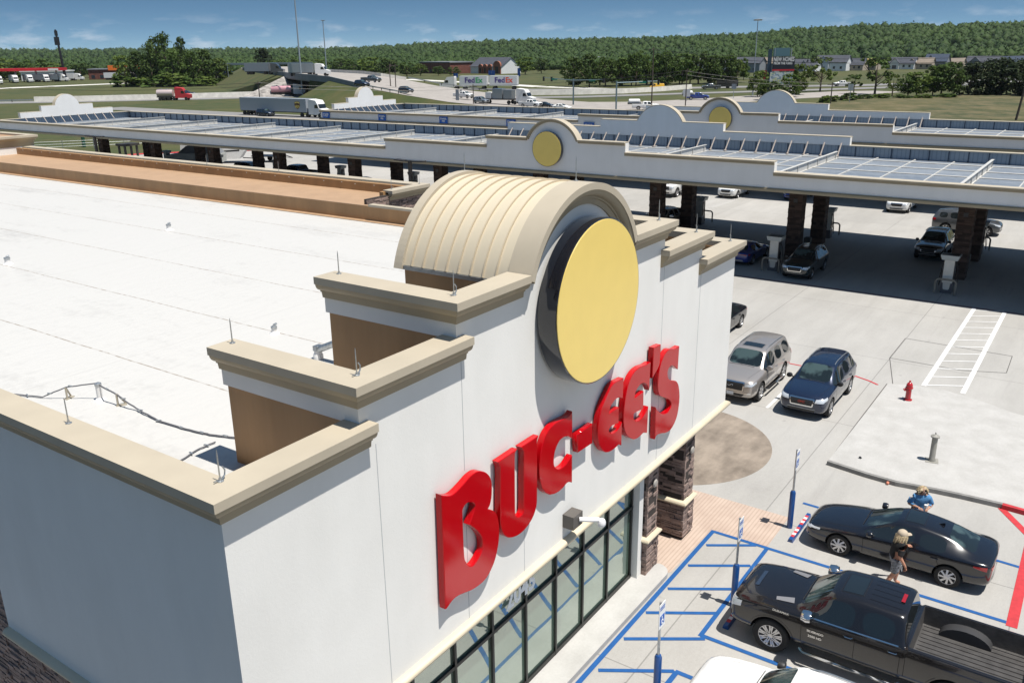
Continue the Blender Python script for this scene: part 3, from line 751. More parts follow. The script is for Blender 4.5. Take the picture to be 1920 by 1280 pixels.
# security camera / light box
t = thing('security_camera', (14.72, 8.72, 4.12), 0, 'dark square box with white dome camera arm above the storefront windows', 'camera')
mb = MB(); mb.box(-0.2, 0.2, -0.16, 0.12, -0.17, 0.15); mb.build('box', M('bronze_box', (0.10, 0.09, 0.08), 0.5), t)
wm = M('white_plastic', (0.72, 0.72, 0.72), 0.35)
mb = MB(); mb.tube([(0.05, -0.16, 0.0), (0.2, -0.36, -0.02), (0.34, -0.5, -0.04)], 0.055, 8); mb.build('arm', wm, t, smooth=40)
mb = MB(); mb.lathe([(0.0, 0.06), (0.08, 0.05), (0.1, 0.0), (0.1, -0.06), (0.08, -0.1), (0.0, -0.12)], (0.38, -0.54, -0.1), 14); mb.build('dome', wm, t, smooth=40)

# ================================================================ materials of the land
def mk_grass(name, c0, c1, c2, s1=0.02, s2=0.6):
    k = NT(name); v = k.obj()
    a = k.noise(v, s1, 5, 0.6); b = k.noise(v, s2, 5, 0.7); c = k.noise(k.mp(v, (1, 1, 1)), 0.11, 4, 0.6)
    base = k.mix(k.rng(a, 0.4, 0.6), c0, c1)
    base = k.mix(k.rng(k.math('ADD', k.math('MULTIPLY', b, .5), k.math('MULTIPLY', c, .5)), 0.44, 0.66), base, c2)
    k.col(base); k.rough(0.95); k.bump(b, 0.5, 0.2)
    return k.m
MG = mk_grass('mown_grass', (0.056, 0.064, 0.013), (0.033, 0.049, 0.009), (0.080, 0.070, 0.022), 0.02, 0.25)
MG2 = mk_grass('field_grass', (0.070, 0.066, 0.019), (0.034, 0.044, 0.010), (0.155, 0.120, 0.060), 0.05, 0.35)
MFLOOR = mk_grass('forest_floor', (0.035, 0.055, 0.015), (0.02, 0.035, 0.01), (0.045, 0.06, 0.02))
MROAD = M('old_concrete_road', (0.30, 0.275, 0.25), 0.9, 0, 0.12, 0.35)
MROAD2 = M('grey_road', (0.20, 0.195, 0.19), 0.9, 0, 0.12, 0.3)
MRAIL = M('barrier_concrete', (0.58, 0.56, 0.51), 0.85, 0, 0.14, 0.7)
MASP = M('asphalt', (0.06, 0.06, 0.06), 0.9, 0, 0.2, 2, 0.2, 30)
MROCK = M('riprap', (0.27, 0.25, 0.23), 0.95, 0, 0.5, 0.7, 1.0, 1.5)
# ================================================================ ground: one sheet out to the horizon
mb = MB()
mb.quad((-2500, -3500, -0.05), (7000, -3500, -0.05), (7000, 7000, -0.05), (-2500, 7000, -0.05))
struct(mb.build('ground', MG, fix=False))
mb = MB()   # concrete lot, reaching round both canopies
lot = [(3.5, -70), (112, -70), (112, 72), (104, 92), (84, 112), (77, 119), (60, 124), (3.5, 124)]
mb.prism(lot, -0.3, 0.0, 'xy'); struct(mb.build('lot_pavement', MC))
mb = MB(); mb.prism([(-40, -70), (3.46, -70), (3.46, 124), (-40, 124)], -0.3, -0.012, 'xy'); struct(mb.build('unseen_dark_ground', MASP))  # dark ground out of view, added to cut bounce onto the left wall
mb = MB()   # raised kerb line round the far end of the lot, painted red
mb.tube([(112, 72, 0.05), (104, 92, 0.05), (84, 112, 0.05), (77, 119, 0.05), (60, 124, 0.05)], 0.16, 6); struct(mb.build('red_kerb', MRDP))
# walkway in front of the windows, with a rounded end
pts = [(3.5, 9.24), (3.5, 8.56), (19.35, 8.46)]
for i in range(7):
    a = -math.pi/2 + math.pi/2*i/6; pts.append((19.45+0.4*math.cos(a), 8.86+0.4*math.sin(a)))
pts += [(19.8, 8.95), (19.8, 9.9), (18.9, 9.9), (18.9, 9.24)]
mb = MB(); mb.prism(pts, -0.1, 0.15, 'xy'); struct(mb.build('sidewalk', MWALK))
def mk_pavers():
    k = NT('tan_grooved_paving'); v = k.obj(); s = k.sepx(v)
    m = k.math('FRACT', k.math('DIVIDE', s[1], 0.115)); g = k.math('LESS_THAN', k.math('ABSOLUTE', k.math('SUBTRACT', m, 0.5)), 0.16)
    a = k.noise(v, 1.3, 4)
    base = k.mix(k.rng(a, .35, .65), (0.40, 0.305, 0.245), (0.47, 0.37, 0.30))
    k.col(k.mix(k.math('MULTIPLY', g, 0.30), base, (0.20, 0.14, 0.11))); k.rough(0.85); return k.m
mb = MB(); mb.prism([(19.0, 9.0), (19.85, 8.50), (22.62, 8.42), (22.62, 6.70), (24.64, 6.70), (24.68, 9.85), (24.6, 16.0), (19.0, 16.0)], -0.05, 0.006, 'xy'); struct(mb.build('paved_path', mk_pavers()))
mb = MB(); pts = [(27.89+3.55*math.cos(2*math.pi*i/64), 12.1+3.55*math.sin(2*math.pi*i/64)) for i in range(64)]
mb.prism(pts, -0.05, 0.005, 'xy')
def mk_tan():
    k = NT('stained_tan_concrete'); v = k.obj(); a = k.noise(v, 0.7, 6, 0.7); b = k.noise(k.mp(v, (1, 3, 1)), 0.8, 4)
    k.col(k.mix(k.rng(k.math('ADD', k.math('MULTIPLY', a, .6), k.math('MULTIPLY', b, .4)), .38, .6), (0.15, 0.122, 0.095), (0.29, 0.24, 0.19))); k.rough(0.8); return k.m
struct(mb.build('round_plaza', mk_tan()))
# raised corner pavement with the hydrant
isl = [(29.08, 6.74), (28.84, 5.4), (28.75, 4.42), (28.82, 3.9), (28.92, 3.2), (28.98, 2.5), (29.02, 1.22), (28.9, 0.2), (28.4, -1.2), (27.6, -2.6), (26.4, -4.2), (26.0, -8), (36, -8), (37.2, 0.0), (37.6, 1.9), (38.3, 3.2), (38.75, 4.6), (38.6, 6.0), (38.2, 6.76)]
N = len(isl); zt = [0.15, .15, .15, .15, .15, .15, .15, .15, .15, .15, .15, .15, .02, .02, .02, .02, .02, .02, .02]
tri = tessellate_polygon([[Vector((x, y, 0)) for x, y in isl]])
mb = MB(); mb.add([(x, y, z) for (x, y), z in zip(isl, zt)] + [(x, y, -0.2) for x, y in isl], [tuple(t) for t in tri] + [(i, (i+1) % N, N+(i+1) % N, N+i) for i in range(N)])
struct(mb.build('corner_pavement', MWALK))
def strip(mb, a, b, w, z=0.006):
    a = Vector((a[0], a[1])); b = Vector((b[0], b[1])); d = (b-a).normalized(); n = Vector((-d.y, d.x))*w/2
    mb.quad((a.x+n.x, a.y+n.y, z), (b.x+n.x, b.y+n.y, z), (b.x-n.x, b.y-n.y, z), (a.x-n.x, a.y-n.y, z))
def poly_strip(mb, P, w, z):
    for i in range(len(P)-1): strip(mb, P[i], P[i+1], w, z)
mb = MB()   # kerb face of the corner
K = [Vector(p) for p in isl[:8]]
mb.sweep([tuple(p) for p in K], [(0.02, -0.03), (0.14, -0.03), (0.13, 0.148), (0.02, 0.155)], 0.0, flip=1)
struct(mb.build('kerb', M('kerb_concrete', (0.20, 0.195, 0.185), 0.9, 0, 0.2, 3)))
mb = MB(); mb.sweep([(28.99, 1.28), (28.9, 0.2), (28.4, -1.2), (27.6, -2.6), (26.4, -4.2)], [(0.0, -0.03), (0.15, -0.03), (0.14, 0.152), (0.0, 0.16)], 0.0, flip=1)
struct(mb.build('red_kerb', MRDP))
# blue accessible-bay markings
Z = 0.0095
mb = MB()
W_ = 0.13
poly_strip(mb, [(10.5, 8.36), (22.6, 8.36)], W_, Z)
poly_strip(mb, [(22.55, 8.31), (22.5, 0.37)], W_, Z+0.0006)
for a, b in (((21.70, 8.22), (22.5, 7.0)), ((20.41, 8.23), (21.38, 6.75)), ((19.06, 8.23), (20.01, 6.77)), ((17.77, 8.25), (18.79, 6.67)), ((16.5, 8.23), (17.62, 6.55)), ((15.13, 8.19), (16.1, 6.68)), ((13.8, 8.19), (14.8, 6.68))): strip(mb, a, b, 0.12, Z+0.0012)
strip(mb, (22.46, 6.67), (17.65, 6.69), 0.12, Z+0.0018); strip(mb, (17.7, 6.69), (17.7, 0.3), 0.13, Z+0.0024)
strip(mb, (16.11, 6.66), (16.13, 0.5), 0.13, Z+0.0018); strip(mb, (16.11, 6.62), (12.0, 6.7), 0.13, Z+0.0024)
strip(mb, (25.79, 6.62), (25.4, -1.2), 0.12, Z)
struct(mb.build('bay_marking', MBLU))
mb = MB()
poly_strip(mb, [(28.9, 1.30), (27.3, 0.27), (25.9, -0.65), (24, -2.0)], 0.22, Z); strip(mb, (26.9, 0.33), (22.35, 0.31), 0.26, Z+0.0007)
strip(mb, (38.52, 11.3), (38.5, 10.5), 0.1, Z)
rc = [(38.5, 10.5), (38.52, 9.6), (38.48, 8.2), (38.2, 7.55), (37.9, 7.1)]
poly_strip(mb, rc, 0.1, Z)
struct(mb.build('fire_lane_marking', MRDP))
mb = MB()
strip(mb, (32.8, 10.25), (38.4, 10.25), 0.12, Z)
for i in range(7): strip(mb, (32.8, 13.0+i*2.75), (38.4, 13.0+i*2.75), 0.12, Z)
struct(mb.build('stall_marking', MWHT))
mb = MB()
strip(mb, (38.86, 5.44), (52.95, 5.43), 0.2, Z); strip(mb, (38.8, 3.90), (52.95, 3.93), 0.2, Z)
for i in range(12): strip(mb, (39.0+i*1.22, 5.36), (39.75+i*1.22, 4.0), 0.085, Z+0.0012)
for y0 in (30, 48, 66): 
    for i in range(12): strip(mb, (74.2+i*0.7, y0+3.0), (74.9+i*0.7, y0), 0.1, Z)
struct(mb.build('crosswalk_marking', MWHT))
mb = MB(); poly_strip(mb, [(53.02, -60), (53.02, 110)], 0.12, Z)
struct(mb.build('canopy_edge_marking', M('dark_red_paint', (0.16, 0.03, 0.03), 0.8)))
# sawn joints drawn where the photograph shows them
mb = MB()
poly_strip(mb, [(38.4, 6.6), (41.8, 7.47), (45.27, 7.48), (45.12, 2.73), (42.5, 2.68), (41.78, 4.4), (41.8, 7.47)], 0.03, Z+0.003)
poly_strip(mb, [(29.1, 6.78), (32.84, 6.8), (38.2, 6.8)], 0.035, 0.022)
struct(mb.build('pavement_joint', M('joint_dark', (0.10, 0.095, 0.09), 0.9)))

# ================================================================ signs, hydrant, bollards and small street furniture
MSG = M('sign_white', (0.75, 0.76, 0.76), 0.4); MSB = M('sign_blue', (0.01, 0.10, 0.42), 0.4); MPB = M('post_blue', (0.008, 0.06, 0.22), 0.35, 0, coat=0.4)
def access_sign(x, y, label):
    t = thing('parking_sign', (x, y, 0), 0, label, 'sign', 'accessible parking signs along the blue bays')
    mb = MB(); mb.lathe([(0.085, 0), (0.085, 1.2), (0.06, 1.26), (0.0, 1.27)], (0,0,0), 16); mb.build('blue_bollard', MPB, t, smooth=40)
    mb = MB(); mb.lathe([(0.032, 1.22), (0.032, 2.62)], (0,0,0), 8); mb.build('post', MGAL, t, smooth=40)
    mb = MB(); mb.box(-0.15, 0.15, -0.045, -0.035, 2.0, 2.62); p = mb.build('sign_panel', MSG, t)
    mb = MB(); mb.box(-0.11, 0.11, -0.05, -0.0455, 2.08, 2.32)
    q = mb.build('blue_square', MSB, p)
    mb = MB(); mb.lathe([(0.02, -0.053), (0.02, -0.0505)], (-0.015, 0, 2.285), 10, 'y')
    mb.tube([(-0.015, -0.052, 2.265), (-0.01, -0.052, 2.2), (0.04, -0.052, 2.195), (0.06, -0.052, 2.14), (0.085, -0.052, 2.14)], 0.009, 4)
    mb.tube([(0.05*math.cos(a)+0.005, -0.052, 2.16+0.05*math.sin(a)) for a in [math.radians(110+i*25) for i in range(9)]], 0.008, 4)
    mb.build('wheelchair_symbol', MSG, p)
    text('sign_text', 'RESERVED\nPARKING', MSB, 0.055, p, face_mat((0, -0.047, 2.50), -90), 0.002, bold=0.001)
    return t
access_sign(24.06, 6.50, 'tall blue and white parking sign beside the tan paving and the black sedan')
access_sign(19.33, 6.47, 'blue and white parking sign right in front of the dark pickup')
access_sign(14.96, 6.60, 'blue and white parking sign at the bottom edge beside the white car')
def hydrant(x, y):
    t = thing('fire_hydrant', (x, y, 0.03), 0.3, 'red fire hydrant standing on the pale corner pavement', 'hydrant')
    m = M('hydrant_red', (0.40, 0.012, 0.02), 0.35, 0, 0.1, 8, coat=0.3)
    mb = MB(); mb.lathe([(0.17, 0), (0.17, 0.04), (0.11, 0.05), (0.105, 0.52), (0.15, 0.53), (0.15, 0.57), (0.115, 0.58), (0.13, 0.62), (0.12, 0.70), (0.085, 0.76), (0.04, 0.79), (0.04, 0.86), (0.0, 0.87)], (0,0,0), 18); mb.build('barrel', m, t, smooth=35)
    for a in (0, math.pi/2, math.pi):
        mb = MB(); d = Vector((math.cos(a), math.sin(a), 0)); mb.tube([d*0.1+Vector((0,0,.46)), d*0.19+Vector((0,0,.46))], 0.065 if a == math.pi/2 else 0.05, 10)
        mb.tube([d*0.19+Vector((0,0,.46)), d*0.225+Vector((0,0,.46))], 0.03, 5); mb.build('nozzle', m, t, smooth=35)
    mb = MB()
    for i in range(8): mb.obox((0.145*math.cos(i*.785), 0.145*math.sin(i*.785), 0.05), (0.03, 0.03, 0.03))
    mb.build('bolts', m, t)
hydrant(36.7, 5.66)
t = thing('metal_post', (31.05, 3.74, 0.10), 0, 'grey metal hydrant-like post on a square base plate on the corner pavement', 'post')
mb = MB(); mb.lathe([(0.13, 0.03), (0.13, 0.06), (0.10, 0.12), (0.095, 0.92), (0.15, 0.93), (0.15, 0.97), (0.09, 0.98), (0.04, 1.02), (0.0, 1.03)], (0,0,0), 16); mb.build('pipe', M('post_grey', (0.27, 0.26, 0.23), 0.6, 0.1, 0.1, 5), t, smooth=35)
mb = MB(); mb.obox((0, 0, 0.015), (0.42, 0.42, 0.04), 0.2); mb.build('base_plate', M('post_grey', (0,0,0)), t)
mb = MB(); mb.tube([(0, 0, 1.0), (0.03, 0, 1.06), (0.09, 0.02, 1.05)], 0.018, 5); mb.build('latch', MDK, t)
def wheel_stop(x, y, label, rz=0.0):
    t = thing('wheel_stop', (x, y, 0), rz, label, 'wheel stop', 'wheel stops at the bay ends')
    mb = MB(); mb.prism([(-0.08, 0.0), (0.08, 0.0), (0.055, 0.10), (-0.055, 0.10)], -0.92, 0.92, 'yz'); o_ = mb.build('stop_block', MPB, t); 
    for vv in o_.data.vertices: pass
    mb = MB()
    for s_ in (-1, 1):
        for i in range(5):
            x0 = s_*0.42 + (i-2)*0.13; mb.cur = i % 2; mb.box(x0-0.065, x0+0.065, -0.05, 0.05, 0.101, 0.106)
    mb.build('red_white_band', [MRDP, MWHT], o_)
    return t
wheel_stop(24.15, 6.22, 'blue wheel stop with red and white stripes in front of the black sedan')
wheel_stop(19.2, 6.28, 'blue striped wheel stop under the nose of the dark pickup')
t = thing('dropped_trash', (29.84, 5.86, 0.15), 0, 'small dark scrap lying on the corner pavement near the kerb', 'litter')
mb = MB(); mb.add([(-.06, -.03, 0), (.05, -.05, 0), (.07, .04, .02), (-.02, .06, .05), (0, 0, .07)], [(0,1,4), (1,2,4), (2,3,4), (3,0,4), (0,3,2,1)]); mb.build('scrap', MBLK, t)
t = thing('crumpled_cup', (28.6, 4.66, 0.05), 0, 'small crumpled red and white cup in the gutter by the kerb', 'litter')
mb = MB(); mb.lathe([(0.035, -0.06), (0.05, 0.0), (0.055, 0.06)], (0,0,0.0), 10, 'x'); mb.build('cup', M('cup_red', (0.55, 0.2, 0.13), 0.5), t, smooth=True)
mb = MB(); mb.lathe([(0.05, 0.062), (0.055, 0.075), (0.0, 0.08)], (0,0,0.0), 10, 'x'); mb.build('lid', MWHT, t, smooth=True)

# ================================================================ the two pump canopies
MMET = None
def mk_metal():
    k = NT('ribbed_blue_metal'); v = k.obj(); s = k.sepx(v)
    t = k.math('ADD', s[0], s[1])
    m = k.math('FRACT', k.math('DIVIDE', t, 0.3)); g = k.math('LESS_THAN', k.math('ABSOLUTE', k.math('SUBTRACT', m, 0.5)), 0.12)
    a = k.noise(v, 0.4, 4); base = k.mix(k.rng(a, .35, .65), (0.215, 0.275, 0.345), (0.275, 0.335, 0.40))
    k.col(k.mix(k.math('MULTIPLY', g, 0.45), base, (0.12, 0.16, 0.21))); k.rough(0.35); k.b.inputs['Metallic'].default_value = 0.25
    return k.m
MMET = mk_metal()
def mk_deck():
    k = NT('canopy_deck'); v = k.obj(); s = k.sepx(v)
    m = k.math('FRACT', k.math('DIVIDE', s[0], 0.4)); g = k.math('LESS_THAN', k.math('ABSOLUTE', k.math('SUBTRACT', m, 0.5)), 0.1)
    a = k.noise(k.mp(v, (1, .3, 1)), 0.35, 5, .65); b = k.noise(v, 2.5, 4, .7)
    base = k.mix(k.rng(k.math('ADD', k.math('MULTIPLY', a, .6), k.math('MULTIPLY', b, .4)), .38, .62), (0.14, 0.165, 0.20), (0.25, 0.275, 0.30))
    k.col(k.mix(k.math('MULTIPLY', g, 0.3), base, (0.06, 0.075, 0.1))); k.rough(0.5)
    return k.m
MDECK = mk_deck()
MBEAM = M('white_beam', (0.50, 0.49, 0.46), 0.5, 0, 0.1, 3)
MRIB = M('rust_brace', (0.36, 0.31, 0.27), 0.6, 0, 0.15, 4)
MBLK2 = M('blue_black_rib', (0.03, 0.05, 0.085), 0.5)
def stepped(c, lo, R=2.36, zc=7.04, w2=5.75, w1=15.9, end0=None, end1=None, t1=7.4, t2=8.05, low=6.76):
    """outline (a, z) of a stepped parapet centred on c"""
    aa = math.asin((t2-zc)/R)
    arc_ = [(c+R*math.cos(aa+(math.pi-2*aa)*i/28), zc+R*math.sin(aa+(math.pi-2*aa)*i/28)) for i in range(29)]
    top = [(end1, low), (c+w1, low), (c+w1, t1), (c+w2, t1), (c+w2, t2)] + arc_ + [(c-w2, t2), (c-w2, t1), (c-w1, t1), (c-w1, low), (end0, low)]
    return top
def cap_along(mb_cap, top, h, out, inn, axis, base, sgn):
    """coping and cornice along a stepped outline: boxes on flats, swept quads on the arc"""
    for i in range(len(top)-1):
        (a1, z1), (a2, z2) = top[i], top[i+1]
        if abs(a1-a2) < 1e-6: continue
        flat = abs(z1-z2) < 1e-6
        e_ = 0.0
        if flat: lo, hi = min(a1, a2), max(a1, a2)
        d0, d1 = base-out*sgn, base+inn*sgn
        nx, nz = (z1-z2), (a2-a1); L = math.hypot(nx, nz); nx, nz = -nx/L, -nz/L
        if nz < 0: nx, nz = -nx, -nz
        def P(a, z, d): return (d, a, z) if axis == 'x' else (a, d, z)
        q = [P(a1, z1, d0), P(a2, z2, d0), P(a2-nx*h, z2-nz*h, d0), P(a1-nx*h, z1-nz*h, d0), P(a1, z1, d1), P(a2, z2, d1), P(a2-nx*h, z2-nz*h, d1), P(a1-nx*h, z1-nz*h, d1)]
        mb_cap.add(q, [(0,1,2,3), (4,5,6,7), (0,1,5,4), (1,2,6,5), (2,3,7,6), (3,0,4,7)])
def canopy(x0, x1, y0, y1, yc, islands, label, xc_end, braces=True):
    t = thing('fuel_canopy', ((x0+x1)/2, yc, 0), 0, label, 'canopy')
    def cb(mb, name, mats, smooth=False): return mb.build(name, mats, t, smooth=smooth, world=True)
    TH = 0.5
    for face, sg in (('near', 1), ('far', -1)):
        base = x0+0.15 if face == 'near' else x1-0.15
        top = stepped(yc, 0, end0=y0+0.15, end1=y1-0.15)
        bot = 5.72 if face == 'near' else 6.70
        # stucco wall; on the far side only the stepped upper part is stucco on the inside
        mb = MB(); o = [(y0+0.15, 5.72)] + [(y1-0.15, 5.72)] + [(a, z-0.05) for a, z in top]
        mb.prism([(a, z) for a, z in o], base, base+0.12*sg, 'yz'); cb(mb, 'fascia_wall', MST2)
        up = [(a, z-0.05) for a, z in top if z > 6.9]
        up = [(yc+15.9, 6.74)] + up + [(yc-15.9, 6.74)]
        mb = MB(); mb.prism(up, base+0.122*sg, base+(TH-0.02)*sg, 'yz'); cb(mb, 'parapet_back', MST2)
        mb = MB(); cap_along(mb, top, 0.06, 0.18, TH, 'x', base, sg); cb(mb, 'coping', MCAP)
        mb = MB(); low = [(a, z-0.062) for a, z in top]; cap_along(mb, low, 0.16, 0.13, -0.005, 'x', base, sg); cb(mb, 'coping_cornice', MCOR)
        mb = MB()
        # inner metal sheet and ribs
        xin = base+0.16*sg; mb.box(min(xin, xin+0.04*sg), max(xin, xin+0.04*sg), y0+0.4, y1-0.4, 5.9, 6.69); mb.cur = 1
        n_ = int((y1-y0-1)/1.3)
        for i in range(n_+1):
            y = y0+0.5+(y1-y0-1)*i/n_
            mb.box(min(xin+0.042*sg, xin+0.1*sg), max(xin+0.042*sg, xin+0.1*sg), y-0.035, y+0.035, 5.91, 6.68)
        c = cb(mb, 'metal_liner', [MMET, MBLK2])
        # bullnose at the foot of the fascia
        mb = MB(); xf = base; mb.box(min(xf-0.12*sg, xf), max(xf-0.12*sg, xf), y0+0.03, y1-0.03, 5.56, 5.72); mb.box(min(xf-0.06*sg, xf), max(xf-0.06*sg, xf), y0+0.09, y1-0.09, 5.721, 5.78); cb(mb, 'fascia_trim', MCOR)
    # raking braces behind the far stepped parapet
    for i in range(25):
        y = yc-15.3+30.6*i/24
        mb = MB(); mb.tube([(x1-1.55, y, 5.98), (x1-0.7, y, 6.9)], 0.05, 5); mb.box(x1-1.75, x1-1.35, y-0.07, y+0.07, 5.95, 6.04); cb(mb, 'parapet_brace', MRIB)
    for yy, sg in ((y1, -1), (y0, 1)):
        base = yy+0.15*sg
        top = stepped(xc_end, 0, R=1.62, zc=7.78, w2=3.4, w1=6.1, end0=x0+0.15, end1=x1-0.15, t1=7.45, t2=8.1)
        mb = MB(); mb.prism([(x0+0.15, 5.72), (x1-0.15, 5.72)] + [(a, z-0.05) for a, z in top], base, base+0.12*sg, 'xz'); cb(mb, 'fascia_wall', MST2)
        up = [(xc_end+6.1, 6.74)] + [(a, z-0.05) for a, z in top if z > 6.9] + [(xc_end-6.1, 6.74)]
        mb = MB(); mb.prism(up, base+0.122*sg, base+(TH-0.02)*sg, 'xz'); cb(mb, 'parapet_back', MST2)
        mb = MB(); cap_along(mb, top, 0.06, 0.18, TH-.03, 'y', base, sg); cb(mb, 'coping', MCAP)
        mb = MB(); yi = base+0.16*sg; mb.box(x0+0.4, x1-0.4, min(yi, yi+0.04*sg), max(yi, yi+0.04*sg), 5.9, 6.69); cb(mb, 'metal_liner', MMET)
        for i in range(11):
            x = xc_end-5.6+11.2*i/10
            mb = MB(); mb.tube([(x, base+1.4*sg, 5.98), (x, base+0.5*sg, 6.85)], 0.05, 5); cb(mb, 'parapet_brace', MRIB)
    mb = MB(); mb.box(x0+0.3, x1-0.3, y0+0.3, y1-0.3, 5.80, 5.92); cb(mb, 'roof_deck', MDECK)
    mb = MB(); mb.box(x0+0.3, x1-0.3, y0+0.3, y1-0.3, 5.56, 5.64); cb(mb, 'soffit', M('darkened_soffit', (0.12, 0.12, 0.12), 0.7))  # white underside coloured dark to deepen the shade below it
    # girders above the deck, purlins and pipe runs
    for y in islands:
        mb = MB(); xa, xb = x0+1.2, x1-2.3
        mb.box(xa, xb, y+9.6, y+9.62, 5.96, 6.44); mb.box(xa, xb, y+9.52, y+9.70, 6.44, 6.47); mb.box(xa, xb, y+9.52, y+9.70, 5.93, 5.96)
        for i in range(7):
            x = xa+0.5+(xb-xa-1)*i/6; mb.box(x-0.02, x+0.02, y+9.53, y+9.69, 5.96, 6.44)
        cb(mb, 'girder', MBEAM)
        for k in (1, 2, 3):
            mb = MB(); mb.box(x0+0.6, x1-0.5, y+9.61+2.61*k-0.04, y+9.61+2.61*k+0.04, 5.925, 5.99); cb(mb, 'purlin', MBEAM)
    for k in range(5):
        x = x0+3.2+(x1-x0-5.5)*k/4
        mb = MB(); P = []; rr = random.Random(k)
        for i in range(int((y1-y0)/4)): P.append((x+(0.22*math.sin(i*0.8+k) if k == 1 else 0.0), y0+0.8+i*4, 5.97))
        mb.tube(P, 0.035, 4); cb(mb, 'pipe_run', MBEAM)
    return t
ISL_A = [7.35+10.43*k for k in range(-5, 10)]
canopyA = canopy(52.75, 70.75, -46.0, 112.4, 33.25, [y-9.6 for y in ISL_A], 'long white fuel canopy nearest the store, with stepped parapets and blue metal roof', 61.85)
ISL_B = [7.35+10.43*k for k in range(-2, 8)]
canopyB = canopy(82.65, 99.6, -22.0, 88.4, 32.9, [y-9.6 for y in ISL_B], 'second white fuel canopy farther away behind the first one', 91.1)
disc_sign(52.62, 33.55, 7.33, 1.22, 'x', 0.28, 'plain yellow disc under the arch of the nearer fuel canopy')
disc_sign(82.5, 32.75, 7.4, 1.15, 'x', 0.28, 'plain yellow disc under the arch of the farther fuel canopy')
# columns, pumps and guard rails under the canopies
def column_mesh():
    mb = MB(); w = 0.43
    save = globals()['store']
    mb.box(-w+0.03, w-0.03, -w+0.03, w-0.03, 0, 5.6); core = mb
    mb2 = MB(); stone_courses(mb2, -w, w, -w, w, 0.0, 5.58, 77, hmin=0.1, hmax=0.2, lmin=0.25, lmax=0.5)
    return core, mb2
cc, cs = column_mesh()
col0 = thing('canopy_column', (59.7, 7.35, 0), 0, '', 'column', 'shaded stone columns under the fuel canopies')
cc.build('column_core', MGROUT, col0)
MSTD = mk_stone_shaded = None
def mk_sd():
    k = NT('shaded_ledge_stone'); v = k.obj(); gi = k.n.new('ShaderNodeNewGeometry').outputs['Random Per Island']
    k.col(k.mix(gi, (0.04, 0.027, 0.022), (0.12, 0.078, 0.06))); k.rough(0.9); return k.m  # ledge stone in darker tones, canopy shade put into its colour
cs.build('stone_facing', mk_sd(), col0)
mb = MB(); mb.lathe([(0.0, -0.47), (0.15, -0.47), (0.18, -0.42)], (0, 0, 4.75), 14, 'x'); mb.build('round_emblem', M('emblem_stone', (0.42, 0.37, 0.31), 0.6), col0)
mb = MB(); mb.box(-0.5, -0.44, -0.13, 0.13, 3.95, 4.2); mb.build('number_plate', M('plate', (0.06, 0.06, 0.06), 0.5), col0)
pump0 = thing('fuel_pump', (55.7, 7.35, 0), 0, '', 'fuel pump', 'fuel pumps on the concrete islands')
mpw = M('pump_ivory', (0.62, 0.60, 0.54), 0.5, 0, 0.05, 3)
mb = MB(); mb.box(-0.33, 0.33, -0.30, 0.30, 0.0, 0.62); mb.build('pump_base', M('pump_grey', (0.10, 0.10, 0.11), 0.5), pump0)
mb = MB(); mb.box(-0.30, 0.30, -0.27, 0.27, 0.62, 2.0); mb.build('pump_body', mpw, pump0)
mb = MB(); mb.prism([(-0.17, 0.28), (-0.12, 0.22), (0.12, 0.22), (0.17, 0.28), (0.2, 0.62), (-0.2, 0.62)], -0.31, -0.335, 'yz'); mb.build('front_panel', mpw, pump0)
for sy in (-1, 1):
    mb = MB(); mb.box(-0.24, 0.24, min(sy*.272, sy*.31), max(sy*.272, sy*.31), 0.75, 1.9); p_ = mb.build('dispenser_panel', M('pump_dark', (0.03, 0.03, 0.035), 0.3), pump0)
    mb = MB(); mb.box(-0.12, 0.12, min(sy*.312, sy*.32), max(sy*.312, sy*.32), 1.45, 1.62); mb.build('screen', M('pump_screen', (0.18, 0.24, 0.25), 0.15), p_)
    mb = MB(); mb.tube([(0.1, sy*0.3, 1.9), (0.16, sy*0.42, 1.5), (0.2, sy*0.5, 0.7), (0.12, sy*0.48, 0.35), (0.0, sy*0.42, 0.6), (0.02, sy*0.36, 1.05)], 0.022, 6); h_ = mb.build('hose', MBLK, pump0, smooth=True)
    mb = MB(); mb.tube([(0.02, sy*0.36, 1.05), (0.02, sy*0.36, 1.25)], 0.035, 6); mb.tube([(0.02, sy*0.36, 1.2), (-0.1, sy*0.38, 1.28)], 0.018, 5); mb.build('nozzle', MBLK, h_)
mb = MB(); mb.prism([(-0.42, 2.0), (0.42, 2.0), (0.52, 2.28), (-0.52, 2.28)], -0.40, 0.40, 'yz'); mb.cur = 1; mb.box(-0.34, 0.34, -0.45, 0.45, 2.281, 2.30)
mb.build('pump_topper', [M('topper', (0.42, 0.44, 0.42), 0.45, 0, 0.05, 2), M('topper_top', (0.02, 0.025, 0.025), 0.4)], pump0)
rail0 = thing('guard_rail', (55.2, 7.35, 0), 0, '', 'guard rail', 'bent pipe guard rails at the island ends')
P = [(0, -0.55, 0), (0, -0.55, 0.72)] + [(0, -0.55+0.2-0.2*math.cos(math.radians(a)), 0.72+0.2*math.sin(math.radians(a))) for a in (22, 45, 67, 90)] + [(0, 0.55-0.2+0.2*math.cos(math.radians(a)), 0.72+0.2*math.sin(math.radians(a))) for a in (90, 67, 45, 22)] + [(0, 0.55, 0.72), (0, 0.55, 0)]
mb = MB(); mb.tube(P, 0.06, 10); mb.build('bent_pipe', M('rail_tan', (0.22, 0.20, 0.165), 0.55, 0, 0.1, 3), rail0, smooth=45)
for sy in (-.55, .55):
    mb = MB(); mb.lathe([(0.12, 0), (0.12, 0.02), (0.07, 0.03)], (0, sy, 0), 10); mb.build('base_flange', MGREY, rail0)
bin0 = thing('trash_bin', (62.0, 7.3, 0), 0, '', 'bin', 'trash bins beside the columns')
